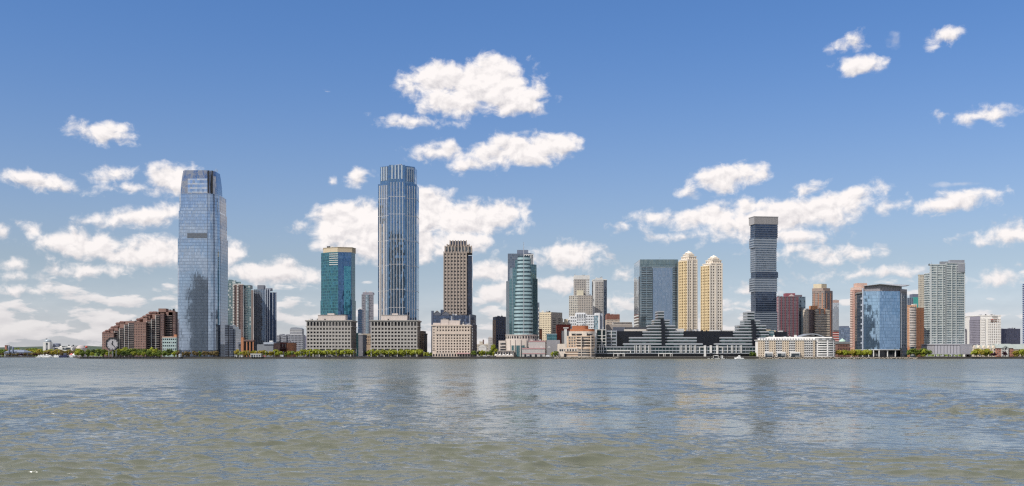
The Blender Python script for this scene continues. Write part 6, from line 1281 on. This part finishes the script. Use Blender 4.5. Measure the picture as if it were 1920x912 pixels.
def make_tree(seed, wide, n=820, lo=0.16):   # unit height 8 m
    rs = random.Random(seed); Hh = 8.0
    tk = MB(); tk.tube((0, 0, -0.2), (0.05, 0, Hh * 0.38), 0.15, 0.11, 7)
    lobes = []
    for i in range(16):
        a = rs.uniform(0, 6.28); r = rs.uniform(0.2, 1.0) * wide; z = Hh * rs.uniform(lo + 0.13, 0.84)
        f = max(0.25, 1 - abs(z / Hh - 0.55) * 1.6); lobes.append((r * math.cos(a) * f, r * math.sin(a) * f, z, rs.uniform(0.8, 1.45)))
    for L in lobes[:6]: tk.tube((0.05, 0, Hh * 0.36), (L[0] * 0.8, L[1] * 0.8, L[2]), 0.11, 0.04, 5)
    cr = MB()
    for i in range(n):
        L = rs.choice(lobes); v = Vector((rs.gauss(0, 1), rs.gauss(0, 1), rs.gauss(0, 0.8))).normalized() * L[3] * rs.uniform(0.45, 1.05)
        c = Vector(L[:3]) + v; d = (v.normalized() + Vector((rs.uniform(-.7, .7), rs.uniform(-.7, .7), rs.uniform(-.4, .9)))).normalized()
        a_ = d.orthogonal().normalized(); b_ = d.cross(a_); s = rs.uniform(0.26, 0.50)
        cr.face([tuple(c + a_ * s), tuple(c + b_ * s * 0.8), tuple(c - a_ * s), tuple(c - b_ * s * 0.8)])
    return tk, cr
SHAPES = [(make_tree(1, 2.5), 'r'), (make_tree(2, 2.9), 'r'), (make_tree(3, 2.2, 700, 0.08), 'r'), (make_tree(4, 3.3, 900, 0.18), 'r')]
_tk = [s[0][0].build('trunk', BARK) for s in SHAPES]; _tkm = [o.data for o in _tk]
for o in _tk: bpy.data.objects.remove(o)
_crm = {}
def crownmesh(i, col):
    if (i, col) not in _crm:
        o = SHAPES[i][0][1].build('crown', LEAF[col]); _crm[(i, col)] = o.data; bpy.data.objects.remove(o)
    return _crm[(i, col)]
def tree(px, Y, h, col, label, group, wide=1.0, shape=None, name='tree', cat='tree'):
    i = rnd.randrange(4) if shape is None else shape
    r = tag(empty(name, (X(px, Y), Y, ZG)), label, cat, group); s = h / 8.0
    r.scale = (s * wide, s * wide, s); r.rotation_euler = (0, 0, rnd.uniform(0, 6.28))
    for nm, me in (('trunk', _tkm[i]), ('crown', crownmesh(i, col))):
        o = bpy.data.objects.new(nm, me); COL.objects.link(o); o.parent = r
def row(a, b, n, Y, h, cols, label, group, jit=1.5, wide=1.0, hv=0.15, dy=8, **kw):
    for i in range(n):
        tree(a + (b - a) * (i + 0.5) / n + rnd.uniform(-jit, jit), Y + rnd.uniform(-dy, dy) * 0.5, h * rnd.uniform(1 - hv, 1 + hv), rnd.choice(cols), label, group, wide * rnd.uniform(0.9, 1.15), **kw)
row(142, 332, 20, 1385, 10.5, ['green', 'green', 'dark', 'green', 'lime'], 'leafy green tree in the riverside grove below the stepped brick blocks', 'green grove under the clock', wide=1.15, dy=20)
row(140, 332, 20, 1372, 7.5, ['green', 'lime', 'green', 'dark'], 'leafy green tree in the riverside grove below the stepped brick blocks', 'green grove under the clock', wide=1.15, dy=8)
row(228, 300, 6, 1410, 14, ['green', 'lime', 'dark'], 'tall leafy tree rising out of the grove in front of the taller brick block', 'tall trees behind the green grove', wide=1.0, dy=16)
row(332, 412, 12, 1378, 7.8, ['tan', 'tan', 'green'], 'thin budding tan tree at the foot of the glass skyscraper', 'budding trees before the glass skyscraper', wide=1.1)
row(442, 522, 13, 1376, 9.2, ['yellow', 'lime', 'yellow'], 'yellow green spring tree in the row right of the glass skyscraper', 'yellow green trees right of the skyscraper', wide=1.2)
row(516, 574, 8, 1374, 7.6, ['lime', 'green', 'lime'], 'bright green tree before the low brick building', 'trees before the low brick building', wide=1.15)
row(562, 662, 16, 1362, 10.2, ['lime'], 'clipped lime green tree in the row before the left arcaded block', 'lime green trees before the left stone block', jit=0.7, hv=0.05, wide=1.1, dy=2)
row(690, 792, 16, 1362, 10.2, ['lime'], 'clipped lime green tree in the row before the right arcaded block', 'lime green trees before the right stone block', jit=0.7, hv=0.05, wide=1.1, dy=2)
row(793, 809, 3, 1376, 7, ['green', 'lime'], 'small green tree in the gap left of the beige block', 'trees in the gap left of the beige block')
row(678, 695, 4, 1500, 10, ['yellow', 'lime', 'dark'], 'street tree at the end of the road between the stone blocks', 'street trees between the stone blocks')
row(886, 924, 8, 1378, 10, ['green', 'lime', 'green', 'dark'], 'green tree between the beige block and the navy slab', 'trees right of the beige block', wide=1.1, dy=24)
tree(926, 1376, 17, 'lime', 'tallest bright green tree in front of the navy office slab', None, 0.75, 2)
row(1033, 1047, 3, 1362, 7.5, ['lime', 'green'], 'small bright tree left of the tan round cornered building', 'small trees by the grey hall')
row(1404, 1420, 4, 1358, 6.2, ['green', 'green', 'dark'], 'small green tree left of the cream waterfront apartments', 'small trees left of the cream apartments', wide=0.9)
row(1571, 1632, 15, 1366, 9.5, ['lime', 'lime', 'yellow'], 'yellow green tree in the grove right of the cream apartments', 'yellow green grove before the blue glass block', wide=1.2, dy=10)
row(1702, 1742, 9, 1372, 11.5, ['green', 'dark', 'green', 'lime'], 'dark green tree between the blue glass block and the garage podium', 'dark green trees before the orange tower', wide=1.1, dy=12)
row(1824, 1858, 8, 1376, 11, ['lime', 'yellow', 'lime'], 'yellow green tree before the cream gabled houses', 'yellow green trees before the gabled houses', wide=1.1)
row(1902, 1930, 6, 1376, 9.5, ['lime', 'green', 'yellow'], 'green tree at the right edge before the tan terrace', 'trees at the right edge', wide=1.1)
for i, c in enumerate((1860, 1865)): tree(c, 1368, 6.2, 'purple', 'purple leaved round tree left of the brick house', 'purple trees left of the brick house', 1.1, 1)
tree(1884, 1368, 7.2, 'purple', 'larger purple leaved tree before the white centred gable', None, 1.1, 3)
row(-6, 140, 34, 2300, 15, ['green', 'lime', 'yellow', 'tan'], 'green tree on the far bank below the white control tower', 'trees on the far left bank', wide=1.3, dy=60)
row(-6, 80, 12, 2250, 8, ['tan', 'purple', 'tan'], 'brown bare tree low on the far left bank', 'brown trees on the far left bank', wide=1.5, dy=10)
row(20, 80, 12, 2480, 19, ['green', 'green', 'tan'], 'tall tree behind the far left terminal', 'tall trees behind the terminal', wide=1.5, dy=60)
row(84, 120, 9, 2260, 12, ['yellow', 'yellow', 'tan'], 'golden yellow tree on the far bank before the museum', 'golden trees before the museum', wide=1.3, dy=10)
# far wooded ground cover that reads as one mass
g = MB(); rs = random.Random(5)
for i in range(2600):
    x, yy = rs.uniform(-1500, 2100), rs.uniform(2650, 3600); h = rs.uniform(4, 11); w_ = rs.uniform(3, 7)
    c = Vector((x, yy, ZG + h * rs.uniform(0.2, 1))); d = Vector((rs.uniform(-1, 1), rs.uniform(-1.4, 0), rs.uniform(0, 1))).normalized(); a_ = d.orthogonal().normalized(); b_ = d.cross(a_)
    g.face([tuple(c + a_ * w_), tuple(c + b_ * w_ * 0.6), tuple(c - a_ * w_), tuple(c - b_ * w_ * 0.6)])
tag(g.build('woods', LEAF['green']), kind='stuff')

# ================================================================ boats, cars, waterfront furniture
HULL = paint((0.78, 0.78, 0.77), 0.3, name='white_gelcoat'); NAVY = paint((0.03, 0.035, 0.09), 0.4, name='navy_paint')
def boat(label, px, Y, L, hullm, group=None, cabin=1.0, mast=0, rot=0.0, bow=1):
    r = tag(empty('motor_boat' if not mast else 'sailing_boat', (X(px, Y), Y, 0)), label, 'boat', group); r.rotation_euler = (0, 0, rot)
    W = L * 0.15; hh = L * 0.13
    def ring(z, k, sh): return [(-L / 2 * sh, -W * k, z), (L * 0.22, -W * k, z), (L * 0.40, -W * k * 0.55, z), (L / 2 * sh + (L * 0.03 if sh > 0.97 else 0), 0, z + (0.12 * L * 0.3 if z > 0.3 else 0)), (L * 0.40, W * k * 0.55, z), (L * 0.22, W * k, z), (-L / 2 * sh, W * k, z)]
    if bow < 0: r.rotation_euler = (0, 0, rot + math.pi)
    m = MB(); m.loft([ring(-0.35, 0.55, 0.92), ring(0.3, 0.92, 0.97), ring(hh, 1.0, 1.0)]); m.build('hull', hullm, r)
    c = MB(); x0, x1 = -L * 0.20, L * 0.20
    c.loft([[(x0, -W * .7, hh), (x1 + L * .06, -W * .7, hh), (x1 + L * .06, W * .7, hh), (x0, W * .7, hh)], [(x0, -W * .6, hh + L * .10 * cabin), (x1 - L * .03, -W * .6, hh + L * .10 * cabin), (x1 - L * .03, W * .6, hh + L * .10 * cabin), (x0, W * .6, hh + L * .10 * cabin)]]); c.build('cabin', HULL, r)
    w_ = MB(); w_.box(x0 + 0.2, x1 - L * .02, -W * .69, W * .69, hh + L * .045 * cabin, hh + L * .078 * cabin); w_.build('window', WIN, r)
    if cabin > 1.2: f = MB(); f.box(x0 * 0.6, x1 * 0.3, -W * .45, W * .45, hh + L * .101 * cabin, hh + L * .19 * cabin); f.build('flybridge', HULL, r)
    if mast: k = MB(); k.tube((0, 0, hh), (0, 0, mast), 0.12, 0.06); k.tube((0, 0, hh + 2), (-L * .35, 0, hh + 2.1), 0.08); k.build('mast', STEEL, r)
    return r
boat('white motor boat running on the open river towards the left', 1385.5, 1285, 10.5, HULL, cabin=1.5, bow=-1)
m = MB(); m.loft([[(X(1378, 1285), 1284, 0.02), (X(1398, 1285), 1283, 0.02), (X(1398, 1285), 1286.5, 0.02), (X(1378, 1285), 1286, 0.02)], [(X(1379, 1285), 1284.2, 0.35), (X(1396, 1285), 1284.2, 0.10), (X(1396, 1285), 1285.8, 0.10), (X(1379, 1285), 1285.8, 0.35)]])
tag(m.build('wake_foam', stone((0.75, 0.76, 0.76), 0.9, name='foam')), kind='stuff')
for i, (px, L, ms) in enumerate(((73, 12, 0), (77.5, 14, 0), (82, 15, 22), (88, 17, 0), (94, 13, 0), (104, 14, 0), (108, 12, 16), (128, 12, 0), (132, 12, 0), (137, 11, 0))):
    boat('white motor boat moored in the far left marina' if not ms else ('white sailing boat with the tallest mast in the far left marina' if ms > 20 else 'white sailing boat with a short mast beside the navy barge'), px, 2165 + (i % 3) * 4, L, HULL, 'motor boats in the far left marina' if not ms else None, 1.4, ms)
B = Bld('barge', 'navy blue work barge with a wheelhouse in the far left marina', 118, 2160, 'boat', z=0)
y = B.Y; B.mb('hull', NAVY).loft([[p + (-0.4,) for p in rc(110.5, 125, y, 9)], [p + (4.4,) for p in rc(109.5, 126, y - 0.5, 10)]]); B.prism('wheelhouse', NAVY, rc(119, 123.5, y + 2, 5), 4.4, 8.6); B.prism('window', WIN2, rc(119.3, 123.2, y + 1.7, 0.4), 6.4, 7.6); B.done()
for k, (px, c_) in enumerate(((133, (0.5, 0.14, 0.12)), (138, (0.72, 0.70, 0.68)))):
    B = Bld('marquee', 'red roofed marquee on the marina quay' if k == 0 else 'white marquee on the marina quay beside the red one', px, 2200, 'tent')
    q = rc(px - 3, px + 2.4, B.Y, 8); B.prism('side_wall', WHITE, q, ZG, ZG + 3.2); cxx = (q[0][0] + q[1][0]) / 2
    B.mb('roof', paint(c_, 0.7, name='canvas')).loft([[p + (ZG + 3.2,) for p in offs(q, 0.4)], [(cxx - .3, B.Y + 3.7, ZG + 7), (cxx + .3, B.Y + 3.7, ZG + 7), (cxx + .3, B.Y + 4.3, ZG + 7), (cxx - .3, B.Y + 4.3, ZG + 7)]]); B.done()
def car(px, Y, c, label, group, L=4.5, van=False):
    r = tag(empty('parked_van' if van else 'parked_car', (X(px, Y), Y, ZG)), label, 'van' if van else 'car', group); r.rotation_euler = (0, 0, rnd.choice((0, math.pi)))
    hh = 1.0 if van else 0.75; m = MB(); m.loft([[(-L / 2, -.85, .3), (L / 2, -.85, .3), (L / 2, .85, .3), (-L / 2, .85, .3)], [(-L / 2, -.88, hh), (L / 2, -.88, hh - .05), (L / 2, .88, hh - .05), (-L / 2, .88, hh)]]); m.build('body', paint(c, 0.25, 0.2, name='car_paint'), r)
    k = MB(); x0, x1 = -L * (0.48 if van else 0.38), L * (0.36 if van else 0.24); t_ = 2.3 if van else 1.42
    k.loft([[(x0, -.82, hh), (x1, -.82, hh), (x1, .82, hh), (x0, .82, hh)], [(x0 + .3, -.68, t_), (x1 - .6, -.68, t_), (x1 - .6, .68, t_), (x0 + .3, .68, t_)]]); k.build('roof' if van else 'cabin', paint(c, 0.25, 0.2, name='car_paint') if van else WIN, r)
    for sx in (-1, 1):
        for sy in (-1, 1): w_ = MB(); w_.tube((sx * L * .3, sy * .72, .33), (sx * L * .3, sy * .92, .33), .33, seg=10); w_.build('wheel', INK, r)
CC = [(0.5, 0.5, 0.5), (0.05, 0.05, 0.06), (0.3, 0.02, 0.02), (0.6, 0.6, 0.58), (0.05, 0.08, 0.2), (0.2, 0.2, 0.22)]
for i in range(12): car(664 + i * 2.6 + rnd.uniform(-.4, .4), 1390 + (i % 3) * 8, CC[i % 6], 'car parked at the street end between the stone blocks', 'cars parked between the stone blocks')
for i in range(9): car(572 + i * 10.5, 1357.5, CC[(i * 5 + 2) % 6], 'car parked along the quay before the left arcaded block', 'cars parked before the left stone block')
for i in range(10): car(888 + i * 4.4, 1362 + (i % 2) * 4, CC[(i * 7 + 1) % 6], 'car parked on the quay right of the beige block', 'cars parked right of the beige block')
for i in range(6): car(796 + i * 2.4, 1362 + (i % 2) * 5, CC[(i * 3 + 1) % 6], 'car parked in the gap left of the beige block', 'cars parked left of the beige block')
car(1027.5, 1356, (0.7, 0.7, 0.7), 'white van parked at the end of the pink banded shed', None, 6.0, True)
car(990, 1356, (0.06, 0.14, 0.35), 'blue car parked before the pink banded shed', None)
for i in range(5):
    px = 930 + i * 7.2; r = tag(empty('parasol', (X(px, 1364), 1364, ZG)), 'white cafe parasol on the quay below the white drum', 'parasol', 'white parasols on the quay')
    m = MB(); m.tube((0, 0, 0), (0, 0, 2.6), .08); m.build('pole', STEEL, r); m = MB(); m.lathe(0, 0, [(2.3, 2.45), (2.25, 2.6), (1.1, 3.2), (.05, 3.7)], 8); m.build('canopy', WHITE, r)
B = Bld('ferry_kiosk', 'small white framed glass ferry shelter on the quay before the yellow green trees', 480, 1354, 'shelter')
y = B.Y; q = rc(470.5, 489, y, 5); B.prism('glazing', WIN2, q, ZG, B.z(665)); B.prism('roof', WHITE, offs(q, 0.6), B.z(665), B.z(663.6)); B.fins('post', WHITE, q[0], q[1], ZG, B.z(665), 5, 0.5, 0.3); B.done()
for k, (a, b, t_, c_) in enumerate(((440, 444, 665.5, (0.45, 0.45, 0.43)), (449, 455, 666, (0.5, 0.49, 0.46)), (492, 498, 666.3, (0.42, 0.16, 0.15)), (525, 531, 665.6, (0.5, 0.5, 0.52)), (334, 339.5, 664.4, (0.42, 0.44, 0.47)))):
    lb = ['grey quay hut at the foot of the dark annex', 'pale quay hut left of the ferry shelter', 'red quay hut right of the ferry shelter', 'light grey quay hut before the low brick building', 'round pale tank at the foot of the glass skyscraper'][k]
    B = Bld('quay_hut' if k < 4 else 'storage_tank', lb, (a + b) / 2, 1356, 'hut' if k < 4 else 'tank'); q = rc(a, b, B.Y, 4)
    if k < 4: B.prism('wall', paint(c_, 0.6, name='hut_paint'), q, ZG, B.z(t_)); B.prism('roof', ROOF, offs(q, 0.3), B.z(t_), B.z(t_) + 0.3); B.prism('door', DARK, rc(a + 1, a + 2.2, B.Y - 0.1, 0.2), ZG, ZG + 2)
    else: B.mb('shell', paint(c_, 0.4, 0.3, name='tank_metal')).lathe(X(337, B.Y), B.Y + 2, [(1.9, ZG), (1.9, B.z(664.6)), (1.2, B.z(664.0)), (0.1, B.z(663.8))], 16); B.mb('ladder', STEEL).tube((X(337, B.Y), B.Y - 0.1, ZG), (X(337, B.Y), B.Y - 0.1, B.z(664.5)), 0.12)
    B.done()
def lamp(px, Y, label, group):
    r = tag(empty('street_lamp', (X(px, Y), Y, ZG)), label, 'street lamp', group); m = MB(); m.tube((0, 0, 0), (0, 0, 6.0), .11, .07); m.build('post', STEEL, r); m = MB(); m.lathe(0, 0, [(.12, 6), (.32, 6.2), (.30, 6.55), (.05, 6.75)], 8); m.build('lantern', WHITE, r)
for i in range(34): lamp(432 + i * 16.5, 1353.5, 'slim street lamp along the quay promenade', 'street lamps along the quay')
for px, lb in ((1015, 'tall lamp mast before the grey hall'), (1029.5, 'tall pole beside the small bright trees')): 
    r = tag(empty('lamp_mast', (X(px, 1360), 1360, ZG)), lb, 'lamp mast'); m = MB(); m.tube((0, 0, 0), (0, 0, 14), .2, .12); m.build('post', STEEL, r); m = MB(); m.box(-1.6, 1.6, -.3, .3, 12, 12.5); m.box(-1.2, 1.2, -.25, .25, 13.2, 13.6); m.build('lamp_head', WHITE, r)
B = Bld('floating_dock', 'white floating dock with gangways before the banded waterfront complex', 1345, 1340, 'dock', z=0)
y = B.Y; B.prism('pontoon', stone((0.40, 0.40, 0.39)), rc(1328, 1362, y - 6, 5), -0.4, 0.9); B.prism('shelter', WHITE, rc(1338, 1347, y - 5, 3.5), 0.9, 4.4); B.prism('shelter_opening', DARK, rc(1339, 1346, y - 5.2, 0.4), 1.2, 3.6); B.prism('shelter', WHITE, rc(1352, 1355.5, y - 5, 3.5), 0.9, 4.0, key=1)
for k, c in enumerate((1330, 1336.5, 1349, 1358, 1361)): B.mb('pile', DARK, k).tube((X(c, y), y - 6.4, -2), (X(c, y), y - 6.4, 6.0), 0.4)
B.done()
B = Bld('mooring_dock', 'low dark timber dock along the bank under the clock', 228, 1356, 'dock', z=0)
B.prism('deck', stone((0.03, 0.028, 0.028)), rc(152, 298, B.Y - 4, 5.5), 0.7, 2.7)
for k in range(24): c = 153 + k * 6.2; B.mb('pile', DARK, k).tube((X(c, B.Y), B.Y - 4.2, -1.5), (X(c, B.Y), B.Y - 4.2, 3.0), 0.3)
B.done()
rs = random.Random(9)
ROCK = stone((0.26, 0.23, 0.19), 0.9, 0.25, 0.8, 'rock')
m = MB()
for a, b, Y in ((1040, 1160, 1340), (1424, 1576, 1333), (1576, 1720, 1347)):
    for i in range(int((b - a) * 3)):
        px = rs.uniform(a, b); s = rs.uniform(0.5, 1.3); cx, cy, cz = X(px, Y), Y + rs.uniform(-2, 1.6), rs.uniform(-0.2, 1.5)
        m.lathe(cx, cy, [(s * .4, cz - s * .5), (s * rs.uniform(.8, 1.1), cz - s * .1), (s * rs.uniform(.5, .9), cz + s * .3), (s * .15, cz + s * .55)], 6)
tag(m.build('rubble', ROCK), kind='stuff')

# ---------------------------------------------------------------- the city behind the lens, which the mirror glass shows
NST = [(-880, -330, 70, 60, 225), (-985, -300, 60, 60, 150), (-780, -300, 60, 50, 130), (-1090, -360, 70, 60, 110), (-690, -380, 70, 60, 95), (-560, -330, 60, 60, 120), (-345, -300, 75, 60, 365), (-140, -360, 60, 60, 150), (60, -300, 80, 60, 90), (240, -330, 60, 60, 120), (420, -300, 70, 60, 75), (560, -340, 50, 60, 190), (700, -300, 90, 60, 95), (930, -330, 60, 60, 220), (1060, -310, 80, 60, 130), (1240, -330, 80, 60, 90), (1420, -330, 70, 60, 150)]
nm = [curtain((0.14, 0.17, 0.20), 0.3, 3, 4, 0.4, (0.16, 0.15, 0.14), (0.18, 0.17, 0.15), 0.3), curtain((0.10, 0.12, 0.15), 0.3, 3, 4, 0.45, (0.24, 0.20, 0.17), (0.24, 0.20, 0.17), 0.35), curtain((0.12, 0.16, 0.22), 0.6, 3, 4, 0.3)]
for i, (x, yy, w_, d, h) in enumerate(NST):
    r = tag(empty('office_tower', (x, yy, 1.8)), 'office tower on the near shore behind the viewer, mirrored in the glass fronts', 'building', 'towers on the near shore')
    m = MB(); m.box(-w_ / 2, w_ / 2, -d / 2, d / 2, 0, h * 0.82); m.build('wall', nm[i % 3], r); m = MB(); m.box(-w_ * .36, w_ * .36, -d * .36, d * .36, h * 0.82, h); m.build('crown', nm[(i + 1) % 3], r)
